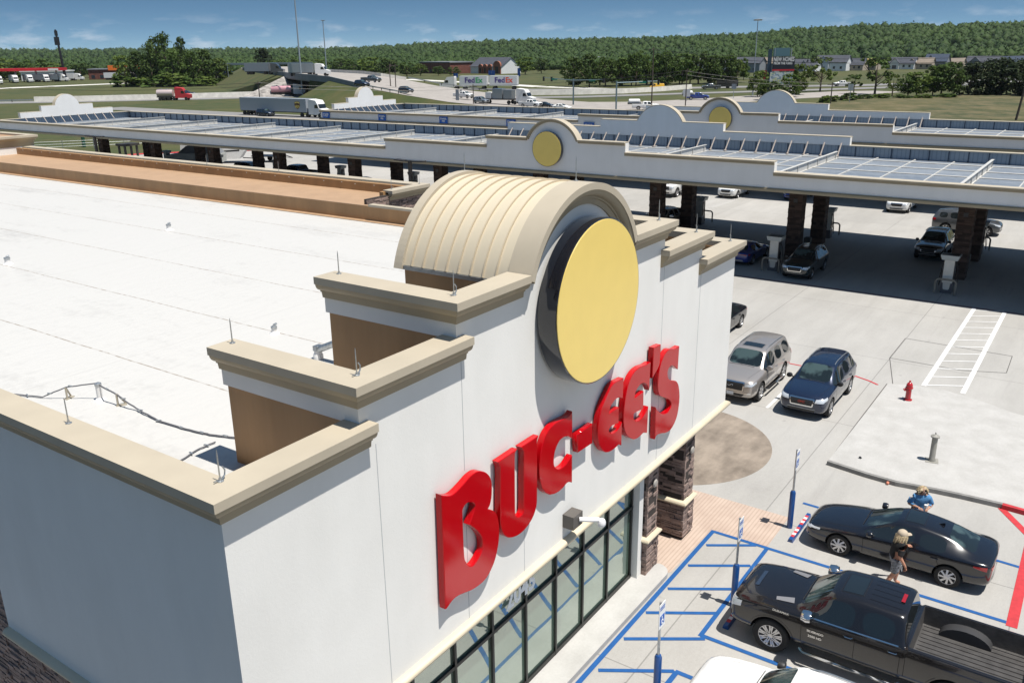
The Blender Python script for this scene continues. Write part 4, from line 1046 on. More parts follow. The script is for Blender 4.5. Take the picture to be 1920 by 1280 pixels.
mb = MB(); mb.lathe([(0.28, 0), (0.30, 0.05), (0.31, 0.85), (0.31, 0.87)], (0,0,0), 4); mb.build('bin_body', M('bin_dark', (0.06, 0.065, 0.06), 0.6), bin0)
mb = MB(); mb.lathe([(0.33, 0.87), (0.33, 0.93), (0.2, 1.0), (0.0, 1.02)], (0,0,0), 4); mb.build('bin_lid', M('bin_dark', (0,0,0)), bin0)
ordw = ['first', 'second', 'third', 'fourth', 'fifth', 'sixth', 'seventh', 'eighth', 'ninth', 'tenth', 'eleventh']
first = dict(c=True, p=True, r=True, b=True)
def put(proto, key, loc, rz, label):
    if first[key]: proto.location = loc; proto.rotation_euler = (0, 0, rz); proto['label'] = label; first[key] = False; return proto
    return dup(proto, loc, rz, label)
for k in range(0, 11):
    y = 7.35+10.43*k
    if y > 110: break
    w = ordw[k]
    put(col0, 'c', (59.7, y, 0), 0, f'shaded stone column in the near row under the nearer canopy, {w} from the right')
    put(col0, 'c', (65.5, y, 0), 0, f'shaded stone column in the back row under the nearer canopy, {w} from the right')
    put(pump0, 'p', (55.75, y, 0), 0, f'ivory fuel pump on the store side of the nearer canopy, {w} from the right')
    put(pump0, 'p', (68.0, y, 0), math.pi, f'ivory fuel pump behind the back columns of the nearer canopy, {w} from the right')
    if k < 4 or k in (6, 8):
        put(rail0, 'r', (55.05, y, 0), 0, f'bent pipe guard rail before the store-side pump, {w} from the right')
        put(rail0, 'r', (69.3, y, 0), 0, f'bent pipe guard rail behind the rear pump, {w} from the right')
    if k < 3: put(bin0, 'b', (62.6, y-0.1 if k else y, 0), math.pi/4, f'square dark trash bin between the columns of the {w} island from the right')
    if k < 8:
        put(col0, 'c', (88.2, y, 0), 0, f'shaded stone column in the near row under the farther canopy, {w} from the right')
        put(col0, 'c', (94.0, y, 0), 0, f'shaded stone column in the back row under the farther canopy, {w} from the right')
# blue fuel signs on the far canopy
def fuel_sign(y, words, label, w=1.25, h=0.78):
    t = thing('fuel_sign', (82.70, y, 6.17), 0, label, 'sign', 'blue fuel signs on the farther canopy')
    mb = MB(); mb.box(-0.04, 0.0, -w/2, w/2, -h/2, h/2); p = mb.build('sign_panel', M('fuel_blue', (0.01, 0.10, 0.40), 0.5), t)
    text('sign_text', words, MSG, 0.55 if len(words) < 5 else 0.27, t, face_mat((-0.055, 0, 0), 180), 0.01, width=w*(0.7 if len(words) < 5 else 0.78), bold=0.008)
fuel_sign(87.0, 'DEF', 'blue sign reading DEF at the left end of the farther canopy', 1.3, 0.75)
fuel_sign(77.1, 'ETHANOL\nFREE', 'blue sign reading ETHANOL FREE right beside the DEF sign')
fuel_sign(67.25, 'ETHANOL\nFREE', 'blue sign reading ETHANOL FREE, middle one of the three on the farther canopy')
fuel_sign(57.5, 'ETHANOL\nFREE', 'blue sign reading ETHANOL FREE partly behind the stepped parapet')
fuel_sign(47.4, 'ETHANOL\nFREE', 'blue sign mostly hidden behind the stucco parapet right of the arch')
# double-armed lot lamps in front of the canopy
def lot_lamp(y, label):
    t = thing('lot_lamp', (48.0, y, 0), 0, label, 'lamp post', 'double-armed dark lamp posts')
    m = M('lamp_bronze', (0.03, 0.025, 0.022), 0.5)
    mb = MB(); mb.box(-0.11, 0.11, -0.11, 0.11, 0, 6.5); mb.build('post', m, t)
    for s_ in (-1, 1):
        mb = MB(); mb.box(-0.05, 0.05, min(0, s_*0.45), max(0, s_*0.45), 6.42, 6.5); a_ = mb.build('arm', m, t)
        mb = MB(); mb.obox((0, s_*0.9, 6.5), (0.42, 0.95, 0.08), rx=s_*0.05); mb.build('lamp_head', m, a_)
lot_lamp(42.3, 'dark double-armed lamp post in front of the canopy left of the vault')
lot_lamp(82.8, 'dark double-armed lamp post in front of the canopy near the left edge')

# ================================================================ vehicles
def paint(name, c, rough=0.28, metal=0.3, coat=1.0): return M('paint_'+name, c, rough, metal, coat=coat)
PB = paint('black', (0.006, 0.006, 0.009), 0.22, 0.0)
P_BRN = paint('dark_brown', (0.009, 0.0075, 0.008), 0.24, 0.2)
P_NAVY = paint('navy', (0.008, 0.017, 0.045), 0.26, 0.3)
P_CHAMP = paint('champagne', (0.40, 0.365, 0.335), 0.3, 0.55)
P_WHITE = paint('white', (0.70, 0.71, 0.72), 0.25, 0.0)
P_SILV = paint('silver', (0.34, 0.36, 0.38), 0.3, 0.6)
P_GREY = paint('grey', (0.09, 0.095, 0.10), 0.3, 0.4)
P_BLUE = paint('bright_blue', (0.008, 0.03, 0.20), 0.28, 0.3)
P_GREEN = paint('dark_green', (0.012, 0.022, 0.024), 0.28, 0.3)
P_YEL = paint('yellow', (0.75, 0.42, 0.02), 0.3, 0.0)
P_RED = paint('red', (0.45, 0.02, 0.02), 0.3, 0.0)
P_TAN = paint('tan', (0.36, 0.33, 0.28), 0.35, 0.3)
def mk_carglass(name, tint):
    m = bpy.data.materials.new(name); m.use_nodes = True; b = m.node_tree.nodes['Principled BSDF']
    b.inputs['Base Color'].default_value = (*tint, 1); b.inputs['Roughness'].default_value = 0.02; b.inputs['IOR'].default_value = 1.6
    b.inputs['Coat Weight'].default_value = 0.5; b.inputs['Coat Roughness'].default_value = 0.0
    MATS[name] = m; return m
GL = mk_carglass('car_glass', (0.010, 0.014, 0.016))
def mk_screen():
    # clear windscreen over a pale dashboard: the seats and cover seen through tinted glass
    m = bpy.data.materials.new('windscreen_glass'); m.use_nodes = True; n = m.node_tree.nodes; l = m.node_tree.links
    b = n['Principled BSDF']; b.inputs['Roughness'].default_value = 0.03; b.inputs['Coat Weight'].default_value = 0.5
    t = n.new('ShaderNodeTexCoord'); v = n.new('ShaderNodeTexNoise'); v.inputs['Scale'].default_value = 1.5; v.inputs['Detail'].default_value = 3
    l.new(t.outputs['Object'], v.inputs['Vector']); r = n.new('ShaderNodeMapRange'); r.inputs['From Min'].default_value = 0.46; r.inputs['From Max'].default_value = 0.56
    l.new(v.outputs[0], r.inputs['Value']); x = n.new('ShaderNodeMix'); x.data_type = 'RGBA'
    x.inputs[6].default_value = (0.010, 0.015, 0.016, 1); x.inputs[7].default_value = (0.050, 0.078, 0.078, 1)
    l.new(r.outputs[0], x.inputs[0]); l.new(x.outputs[2], b.inputs['Base Color'])
    return m
GLW = mk_screen()
MTY = M('tyre', (0.014, 0.014, 0.014), 0.8)
MRIM = M('alloy', (0.52, 0.52, 0.53), 0.25, 0.8)
MRIMD = M('dark_alloy', (0.03, 0.03, 0.03), 0.35, 0.4)
MCHR = M('chrome', (0.70, 0.70, 0.70), 0.10, 1.0)
MPLA = M('black_plastic', (0.018, 0.018, 0.019), 0.5)
MWELL = M('wheel_well', (0.004, 0.004, 0.004), 0.9)
MHL = M('headlight', (0.62, 0.65, 0.68), 0.08, 0.3, coat=1.0)
MTL = M('taillight', (0.28, 0.005, 0.008), 0.12, 0, coat=1.0)
MSEAM = M('panel_gap', (0.003, 0.003, 0.003), 0.9)
MPLT = M('plate_white', (0.62, 0.64, 0.66), 0.5)
def ring(st):
    x, w, zb, belt, zt, wt = st[:6]; wb = st[6] if len(st) > 6 else w-0.055
    mid = zb+(belt-zb)*0.5
    return [(0, zb), (w-0.14, zb), (w-0.03, zb+0.10), (w, mid), (w-0.012, belt-0.07), (wb, belt), (wt+0.03, zt-0.085 if zt-belt > 0.2 else belt+(zt-belt)*0.5), (wt-0.035, zt-0.015), (wt*0.55, zt+0.012), (0, zt+0.02)]
def car_body(sp, name):
    """subdivided cage lofted through stations; returns an evaluated mesh with material slots
       0 body 1 windscreen 2 rear window 3 side window 4 wheel well 5 bed"""
    st = sp['st']; R = [ring(s) if len(s) < 8 else s[7] for s in st]; n = len(st); m = 10
    V = []; F = []; MI = []
    def idx(i, r, side):
        return i*18 + (r if side > 0 or r in (0, 9) else 9 + r)   # right 0..9, left 10..17
    for i, s in enumerate(st):
        for r in range(10): V.append((s[0], R[i][r][0], R[i][r][1]))
        for r in range(1, 9): V.append((s[0], -R[i][r][0], R[i][r][1]))
    for i in range(n-1):
        for r in range(9):
            for side in (1, -1):
                f = [idx(i, r, side), idx(i+1, r, side), idx(i+1, r+1, side), idx(i, r+1, side)]
                F.append(f); mt = 0
                if i in sp['ws'] and r >= 7: mt = 1
                if i in sp.get('rw', ()) and r >= 7: mt = 2
                if i in sp['side'] and r == 5: mt = 3
                if i in sp.get('bed', ()) and r >= 6: mt = 5
                MI.append(mt)
    for i in (0, n-1):
        for r in range(9):
            a = [idx(i, r, 1), idx(i, r+1, 1), idx(i, r+1, -1), idx(i, r, -1)]
            f = []
            for q in a:
                if q not in f: f.append(q)
            F.append(f); MI.append(2 if (i == n-1 and sp.get('rear_glass_cap') and r in (6, 7)) else 0)
    me = bpy.data.meshes.new(name); me.from_pydata(V, [], F)
    for k in range(6): me.materials.append(MATS['tyre'])
    me.polygons.foreach_set('material_index', MI)
    bm = bmesh.new(); bm.from_mesh(me); bmesh.ops.recalc_face_normals(bm, faces=bm.faces)
    cl = bm.edges.layers.float.new('crease_edge')
    for e in bm.edges:
        if len(e.link_faces) == 2:
            a, b = (f.material_index for f in e.link_faces)
            if a != b: e[cl] = 0.95
            elif 5 in (a, b): e[cl] = 0.9
    for i in sp.get('hard', ()):
        for e in bm.edges:
            if abs(e.verts[0].co.x-st[i][0]) < 1e-5 and abs(e.verts[1].co.x-st[i][0]) < 1e-5: e[cl] = max(e[cl], 0.55)
    bm.to_mesh(me); bm.free()
    o = bpy.data.objects.new(name, me); COL.objects.link(o)
    ss = o.modifiers.new('s', 'SUBSURF'); ss.levels = 2; ss.render_levels = 2
    cut = MB()
    rad = sp['wr']*1.16
    for x in sp['wx']:
        for s_ in (1, -1):
            w = sp['w']; y0, y1 = s_*(w-0.34), s_*(w+0.2)
            prof = [(rad, min(y0, y1)), (rad, max(y0, y1))]
            oo = len(cut.v)
            for r_, h in prof:
                for k in range(28):
                    a = 2*math.pi*k/28; cut.v.append((x+r_*math.cos(a), h, sp['wr']+0.01+r_*math.sin(a)))
            for k in range(28):
                k2 = (k+1) % 28; cut.face((oo+k, oo+k2, oo+28+k2, oo+28+k))
            cut.face([oo+k for k in range(28)][::-1]); cut.face([oo+28+k for k in range(28)])
    co = cut.build('cutter', MWELL)
    for _ in range(4): co.data.materials.append(MWELL)
    co.data.materials.append(MWELL)
    co.data.polygons.foreach_set('material_index', [4]*len(co.data.polygons))
    bo = o.modifiers.new('b', 'BOOLEAN'); bo.object = co; bo.operation = 'DIFFERENCE'; bo.solver = 'EXACT'
    bpy.context.view_layer.update()
    out = bpy.data.meshes.new_from_object(o.evaluated_get(bpy.context.evaluated_depsgraph_get()))
    bpy.data.objects.remove(o); bpy.data.objects.remove(co)
    return out
def split_mesh(me, pred, name, mats, parent, deg=38, islands=False):
    bm = bmesh.new(); bm.from_mesh(me)
    bmesh.ops.delete(bm, geom=[f for f in bm.faces if not pred(f)], context='FACES')
    if not bm.faces: bm.free(); return []
    groups = [list(bm.faces)]
    if islands:
        groups = []; seen = set()
        for f in bm.faces:
            if f.index in seen: continue
            stack = [f]; g = []
            while stack:
                q = stack.pop()
                if q.index in seen: continue
                seen.add(q.index); g.append(q)
                for e in q.edges:
                    for h in e.link_faces:
                        if h.index not in seen: stack.append(h)
            groups.append(g)
    res = []
    for g in groups:
        vs = {}; V = []; F = []; MI = []
        for f in g:
            fi = []
            for v in f.verts:
                if v.index not in vs: vs[v.index] = len(V); V.append(v.co[:])
                fi.append(vs[v.index])
            F.append(fi); MI.append(f.material_index)
        m2 = bpy.data.meshes.new(name); m2.from_pydata(V, [], F)
        for mm in mats: m2.materials.append(mm)
        if len(mats) > 1: m2.polygons.foreach_set('material_index', [min(k, len(mats)-1) if k != 4 else 1 for k in MI])
        o = bpy.data.objects.new(name, m2); COL.objects.link(o); o.parent = parent; shade(o, deg); res.append(o)
    bm.free(); return res
AX = {'front': (Vector((-1,0,0)), lambda a, b: Vector((6, a, b))), 'rear': (Vector((1,0,0)), lambda a, b: Vector((-6, a, b))),
      'left': (Vector((0,-1,0)), lambda a, b: Vector((a, 4, b))), 'right': (Vector((0,1,0)), lambda a, b: Vector((a, -4, b))), 'top': (Vector((0,0,-1)), lambda a, b: Vector((a, b, 5)))}
def patch(bv, face, quad, off=0.006, n=8, m=4, mb=None):
    """drape a small sheet over the body: quad is four 2-D corners in the view of that face"""
    mb = mb or MB(); d, P = AX[face]; o = len(mb.v); q = [Vector(c) for c in quad]; ok = True; pts = []
    for i in range(n+1):
        for j in range(m+1):
            s, t = i/n, j/m
            c = (q[0]*(1-s)+q[1]*s)*(1-t)+(q[3]*(1-s)+q[2]*s)*t
            hit, nor, _, _ = bv.ray_cast(P(c.x, c.y), d)
            if hit is None: return mb
            pts.append(hit - d*off)
    mb.v += [tuple(p) for p in pts]
    for i in range(n):
        for j in range(m):
            a = o+i*(m+1)+j; mb.face((a, a+m+1, a+m+2, a+1))
    return mb
def line(bv, face, P, w=0.008, off=0.003, mb=None, seg=6):
    mb = mb or MB()
    for a, b in zip(P[:-1], P[1:]):
        a = Vector(a); b = Vector(b); nrm = Vector((-(b-a).y, (b-a).x)).normalized()*w/2
        patch(bv, face, [a-nrm, b-nrm, b+nrm, a+nrm], off, seg, 1, mb)
    return mb
def wheel(t, x, y, r, wid, style, n_sp=10, dark=False):
    s_ = 1 if y > 0 else -1
    mb = MB(); yo = s_*wid/2
    prof = [(r*0.62, yo*0.7), (r*0.66, yo*0.98), (r*0.93, yo), (r*0.995, yo*0.75), (r, 0), (r*0.995, -yo*0.75), (r*0.93, -yo), (r*0.6, -yo)]
    mb.lathe(prof, (x, y, r), 26, 'y'); ty = mb.build('tyre', MTY, t, smooth=40)
    mb = MB(); yf = y+yo*0.86
    # barrel lip
    mb.lathe([(r*0.60, yo*0.55), (r*0.67, yo*0.95), (r*0.63, yo*0.93), (r*0.58, yo*0.6), (r*0.58, yo*0.2), (r*0.1, yo*0.15)], (x, y, r), 26, 'y')
    mb.lathe([(r*0.16, yo*0.5), (r*0.15, yo*0.92), (r*0.08, yo*0.95), (0.0, yo*0.95)], (x, y, r), 12, 'y')
    for k in range(n_sp):
        a = 2*math.pi*k/n_sp + 0.2
        tw = 0.0 if style != 'blade' else 0.55
        for sp_ in ((-0.05, 0.05) if style == 'twin' else (0,)):
            a1, a2 = a+sp_*1.6, a+sp_*2.4+tw
            p1 = Vector((x+r*0.12*math.cos(a1), 0, r+r*0.12*math.sin(a1))); p2 = Vector((x+r*0.63*math.cos(a2), 0, r+r*0.63*math.sin(a2)))
            w = r*(0.045 if style == 'twin' else 0.07); dd = (p2-p1).normalized(); nn = Vector((-dd.z, 0, dd.x))*w
            q = [p1-nn, p2-nn*1.2, p2+nn*1.2, p1+nn]
            V = [(c.x, y+yo*0.90, c.z) for c in q] + [(c.x, y+yo*0.6, c.z) for c in q]
            mb.add(V, [(0,1,2,3), (0,1,5,4), (2,3,7,6), (1,2,6,5), (4,5,6,7)])
    mb.build('rim', MRIMD if dark else MRIM, ty, smooth=30)
    return ty
def make_car(kind, name, loc, rz, label, cat, pm, group=None, style=None, badge=None):
    sp = SPECS[kind]; t = thing(name, loc, rz, label, cat, group)
    me = car_body(sp, kind+'_body')
    bmf = bmesh.new(); bmf.from_mesh(me); bv = BVHTree.FromBMesh(bmf); bmf.free()
    body = split_mesh(me, lambda f: f.material_index in (0, 4), 'body', [pm, MWELL], t)[0]
    split_mesh(me, lambda f: f.material_index == 1, 'windscreen', [GLW], t)
    split_mesh(me, lambda f: f.material_index == 2, 'rear_window', [GLW if kind == 'sedan' else GL], t)
    for o in split_mesh(me, lambda f: f.material_index == 3, 'side_window', [GL], t, islands=True): pass
    if sp.get('bed'): split_mesh(me, lambda f: f.material_index == 5, 'truck_bed', [M('bed_liner', (0.055, 0.052, 0.05), 0.55, 0, 0.25, 5, 0.3, 30)], t, deg=30)
    r, w = sp['wr'], sp['w']
    for x in sp['wx']:
        for s_ in (1, -1): wheel(t, x, s_*(w-0.135), r, 0.235, style or sp.get('style', 'plain'), sp.get('nsp', 10), sp.get('darkrim', False))
    for s_, nm in ((1, 'left'), (-1, 'right')):
        for key, pn, mt in (('hl', 'headlight', MHL), ('tl', 'taillight', MTL)):
            fc = 'front' if key == 'hl' else 'rear'
            mb = patch(bv, fc, [(s_*a, b) for a, b in sp[key]], 0.012, 8, 4)
            if key+'s' in sp: patch(bv, nm, sp[key+'s'], 0.010, 6, 3, mb)
            if mb.v: mb.build(pn, mt, t, smooth=True)
        # door gaps
        mb = MB()
        for ln in sp['doors']: line(bv, nm, ln, 0.010, 0.003, mb)
        if mb.v: mb.build('door_gap', MSEAM, t)
        for hx in sp['handles']:
            q = bv.ray_cast(Vector((hx, s_*4, sp['hz'])), Vector((0, -s_, 0)))[0]
            if q:
                mb = MB(); mb.tube([q+Vector((-0.09, 0, 0)), q+Vector((-0.07, s_*0.035, 0)), q+Vector((0.07, s_*0.035, 0)), q+Vector((0.09, 0, 0))], 0.014, 6); mb.build('door_handle', MCHR if sp.get('chrome') else pm, t, smooth=True)
        mx, mz = sp['mirror']
        q = bv.ray_cast(Vector((mx, s_*4, mz)), Vector((0, -s_, 0)))[0] or Vector((mx, s_*w, mz))
        mb = MB(); k = sp.get('mir', 1.0)
        mb.lathe([(0.02, 0.10*k), (0.085*k, 0.085*k), (0.10*k, 0.0), (0.085*k, -0.06*k), (0.05*k, -0.075*k)], q+Vector((0.0, s_*0.15*k, 0.05*k)), 10, 'x')
        for i in range(len(mb.v)): v_ = mb.v[i]; mb.v[i] = (v_[0], q.y+s_*0.15*k+(v_[1]-q.y-s_*0.15*k)*1.25, v_[2])
        mb.tube([q, q+Vector((0.0, s_*0.12*k, 0.03))], 0.025*k, 6)
        mb.build('mirror', MPLA if sp.get('blackmir') else (MCHR if kind == 'pickup' else pm), t, smooth=50)
        if sp.get('arch'):
            for x in sp['wx']:
                mb = MB(); pr = []
                for i in range(17):
                    a = math.radians(-8+196*i/16); pr.append((x+r*1.2*math.cos(a), r+0.01+r*1.2*math.sin(a)))
                line(bv, nm, pr, 0.05, 0.012, mb, 2)
                if mb.v: mb.build('wheel_arch_trim', MPLA, t)
        if sp.get('sill'):
            x0, x1, z = sp['sill']; mb = MB(); mb.tube([(x0, s_*(w-0.02), z), (x0-0.1, s_*(w+0.07), z-0.02), (x1+0.1, s_*(w+0.07), z-0.02), (x1, s_*(w-0.02), z)], 0.045, 6); mb.build('side_step', MCHR if sp.get('chrome') else MPLA, t, smooth=50)
        if sp.get('rails'):
            x0, x1, y, z = sp['rails']; mb = MB(); P = []
            for i in range(9):
                x = x0+(x1-x0)*i/8; h = bv.ray_cast(Vector((x, s_*y, 5)), Vector((0,0,-1)))[0]; P.append((x, s_*y, (h.z if h else z)+(0.045 if 0 < i < 8 else 0.0)))
            mb.tube(P, 0.017, 6); mb.build('roof_rail', MGAL, t, smooth=50)
    mb = MB()
    for q in sp['grille']: patch(bv, 'front', q, 0.010, 12, 5, mb)
    if mb.v: mb.build('grille', sp.get('gm', MPLA), t)
    if sp.get('gframe'):
        mb = MB(); line(bv, 'front', sp['gframe'], 0.045, 0.02, mb); mb.build('grille_frame', MCHR, t)
    if sp.get('bumper'):
        mb = MB()
        for q in sp['bumper']: patch(bv, 'front', q, 0.014, 14, 2, mb)
        mb.build('bumper_strip', MCHR if sp.get('chrome') else MGREY, t)
    for fc, z in (('front', sp['pz'][0]), ('rear', sp['pz'][1])):
        if z is None: continue
        mb = patch(bv, fc, [(-.15, z-.07), (.15, z-.07), (.15, z+.07), (-.15, z+.07)], 0.02, 2, 1)
        if mb.v: mb.build('number_plate', MPLT, t)
    if sp.get('sunroof'):
        x0, x1, y = sp['sunroof']; mb = patch(bv, 'top', [(x0, -y), (x1, -y), (x1, y), (x0, y)], 0.004, 6, 6); mb.build('sunroof', GL, t, smooth=True)
        mb = MB(); line(bv, 'top', [(x0-.03, -y-.03), (x1+.03, -y-.03), (x1+.03, y+.03), (x0-.03, y+.03), (x0-.03, -y-.03)], 0.008, 0.003, mb); mb.build('sunroof_gap', MSEAM, t)
    if sp.get('hood'):
        mb = MB()
        for s_ in (1, -1): line(bv, 'top', [(a, s_*b) for a, b in sp['hood']], 0.008, 0.003, mb)
        mb.build('bonnet_gap', MSEAM, t)
    mb = MB()
    for yw in (-0.28, 0.22):
        x0 = sp['cowl']; line(bv, 'top', [(x0, yw+.25), (x0-0.02, yw-0.35)], 0.02, 0.012, mb, 5)
    if mb.v: mb.build('wiper', MPLA, t)
    bpy.data.meshes.remove(me)
    return t, bv
# stations: x, half width, bottom, belt, top, top half width
SPECS = {}
SPECS['sedan'] = dict(w=0.925, wr=0.335, wx=(1.43, -1.43), style='blade', nsp=8,
    st=[(2.47, .60, .32, .50, .56, .46), (2.40, .78, .24, .60, .665, .60), (2.12, .895, .20, .72, .785, .66), (1.45, .925, .19, .84, .905, .66), (0.98, .925, .19, .90, .965, .66), (0.86, .925, .19, .905, 1.0, .655),
        (0.02, .925, .19, .925, 1.375, .555), (-0.10, .925, .19, .93, 1.40, .55), (-0.50, .925, .19, .94, 1.415, .54), (-0.58, .925, .19, .94, 1.415, .54), (-1.12, .925, .19, .96, 1.35, .53), (-1.28, .925, .19, .965, 1.31, .53), (-1.98, .92, .22, .985, 1.05, .60), (-2.12, .91, .24, .98, 1.035, .62), (-2.36, .86, .28, .95, 1.01, .60), (-2.47, .76, .36, .86, .92, .55)],
    ws=(5,), rw=(11,), side=(5, 6, 7, 9, 10), hl=[(.52, .57), (.80, .60), (.80, .66), (.50, .62)], hls=[(2.0, .66), (2.32, .62), (2.32, .66), (2.0, .71)],
    tl=[(.30, .83), (.74, .78), (.76, .88), (.30, .87)], tls=[(-2.0, .84), (-2.33, .78), (-2.33, .90), (-2.0, .88)],
    doors=[[(.78, .25), (.80, .88)], [(-.35, .25), (-.35, .92)], [(-1.22, .5), (-1.05, .92)]], handles=(-.2, -1.05), hz=0.80, mirror=(.62, .95), blackmir=False,
    grille=[[(-.5, .40), (.5, .40), (.52, .54), (-.52, .54)], [(-.45, .27), (.45, .27), (.48, .33), (-.48, .33)]], pz=(None, None), sunroof=(-.62, -.16, .36), hood=[(2.28, .50), (1.6, .66), (1.0, .70)], cowl=0.92)
SPECS['suv'] = dict(w=0.955, wr=0.375, wx=(1.52, -1.36), style='twin', nsp=6,
    st=[(2.43, .66, .42, .66, .72, .52), (2.37, .82, .30, .84, .90, .66), (2.12, .93, .26, .97, 1.04, .70), (1.45, .955, .25, 1.04, 1.115, .70), (1.12, .955, .25, 1.07, 1.14, .70), (1.02, .955, .25, 1.075, 1.17, .70),
        (0.30, .955, .25, 1.09, 1.66, .63), (0.18, .955, .25, 1.095, 1.69, .63), (-0.28, .955, .25, 1.10, 1.72, .63), (-0.37, .955, .25, 1.10, 1.72, .63), (-1.18, .955, .25, 1.12, 1.71, .62), (-1.28, .955, .25, 1.12, 1.70, .62), (-1.95, .95, .27, 1.13, 1.65, .60), (-2.10, .94, .30, 1.13, 1.62, .58), (-2.34, .90, .34, 1.08, 1.22, .66), (-2.42, .84, .42, .98, 1.06, .66)],
    ws=(5,), rw=(13,), side=(5, 6, 7, 9, 11), hl=[(.50, .76), (.84, .78), (.86, .93), (.54, .90)], hls=[(2.05, .86), (2.33, .80), (2.33, .90), (2.0, .96)],
    tl=[(.62, .92), (.86, .92), (.84, 1.12), (.64, 1.12)], tls=[(-2.1, .95), (-2.36, .92), (-2.33, 1.12), (-2.1, 1.10)],
    doors=[[(.95, .32), (.98, 1.05)], [(-.32, .32), (-.32, 1.08)], [(-1.30, .75), (-1.22, 1.10)]], handles=(-.16, -1.08), hz=0.96, mirror=(.80, 1.10), blackmir=True,
    grille=[[(-.42, .62), (.42, .62), (.46, .86), (-.46, .86)], [(-.5, .36), (.5, .36), (.55, .46), (-.55, .46)]], gframe=[(-.42, .60), (.42, .60), (.47, .88), (-.47, .88), (-.42, .60)], bumper=[[(-.55, .47), (.55, .47), (.55, .50), (-.55, .50)]],
    pz=(None, .78), rails=(.1, -1.9, .56, 1.7), hood=[(2.2, .60), (1.5, .72), (1.1, .76)], cowl=1.06)
SPECS['big_suv'] = dict(SPECS['suv'], w=1.0, wr=0.40, style='twin', nsp=7,
    st=[(2.50, .74, .44, .78, .86, .60), (2.45, .88, .32, .96, 1.03, .72), (2.20, .98, .30, 1.06, 1.13, .76), (1.50, 1.0, .28, 1.12, 1.20, .76), (1.15, 1.0, .28, 1.14, 1.22, .76), (1.05, 1.0, .28, 1.145, 1.25, .76),
        (0.42, 1.0, .28, 1.16, 1.76, .69), (0.30, 1.0, .28, 1.165, 1.80, .69), (-0.22, 1.0, .28, 1.17, 1.84, .69), (-0.32, 1.0, .28, 1.17, 1.84, .69), (-1.15, 1.0, .28, 1.18, 1.84, .68), (-1.26, 1.0, .28, 1.18, 1.84, .68), (-2.12, .99, .30, 1.19, 1.80, .67), (-2.24, .98, .32, 1.19, 1.77, .66), (-2.42, .95, .36, 1.15, 1.28, .74), (-2.52, .90, .44, 1.05, 1.12, .74)],
    hl=[(.58, .84), (.92, .88), (.93, .98), (.60, .93)], hls=[(2.1, .94), (2.42, .88), (2.42, .96), (2.1, 1.02)], tl=[(.66, 1.0), (.93, 1.0), (.90, 1.2), (.68, 1.2)], tls=[(-2.2, 1.0), (-2.44, 1.0), (-2.42, 1.2), (-2.2, 1.2)],
    grille=[[(-.50, .66), (.50, .66), (.54, .98), (-.54, .98)], [(-.5, .40), (.5, .40), (.6, .52), (-.6, .52)]], gframe=[(-.52, .64), (.52, .64), (.56, 1.0), (-.56, 1.0), (-.52, .64)], bumper=[[(-.85, .53), (.85, .53), (.85, .58), (-.85, .58)]], chrome=True,
    rails=(.2, -2.0, .62, 1.8), sunroof=(-.28, .16, .42), mirror=(.86, 1.20), blackmir=False, sill=(1.0, -.9, .36), mir=1.15, pz=(.50, .8), cowl=1.10, hz=1.03)
def bedring(w, zb, rail, floor):
    mid = zb+(rail-zb)*0.5
    return [(0, zb), (w-0.14, zb), (w-0.03, zb+0.10), (w, mid), (w-0.008, rail-0.06), (w-0.03, rail), (w-0.11, rail), (w-0.13, floor), (w*0.5, floor), (0, floor)]
_b = lambda x, w=1.01, zb=.45, rail=1.38, floor=.90: (x, w, zb, rail, rail, .8, w-.03, bedring(w, zb, rail, floor))
_bc = lambda x, w=1.01, zb=.45, rail=1.38: (x, w, zb, rail, rail, .8, w-.03, [(0, zb), (w-0.14, zb), (w-0.03, zb+0.10), (w, zb+(rail-zb)*.5), (w-0.008, rail-0.06), (w-0.03, rail), (w-0.11, rail+.003), (w-.13, rail+.004), (w*.5, rail+.005), (0, rail+.005)])
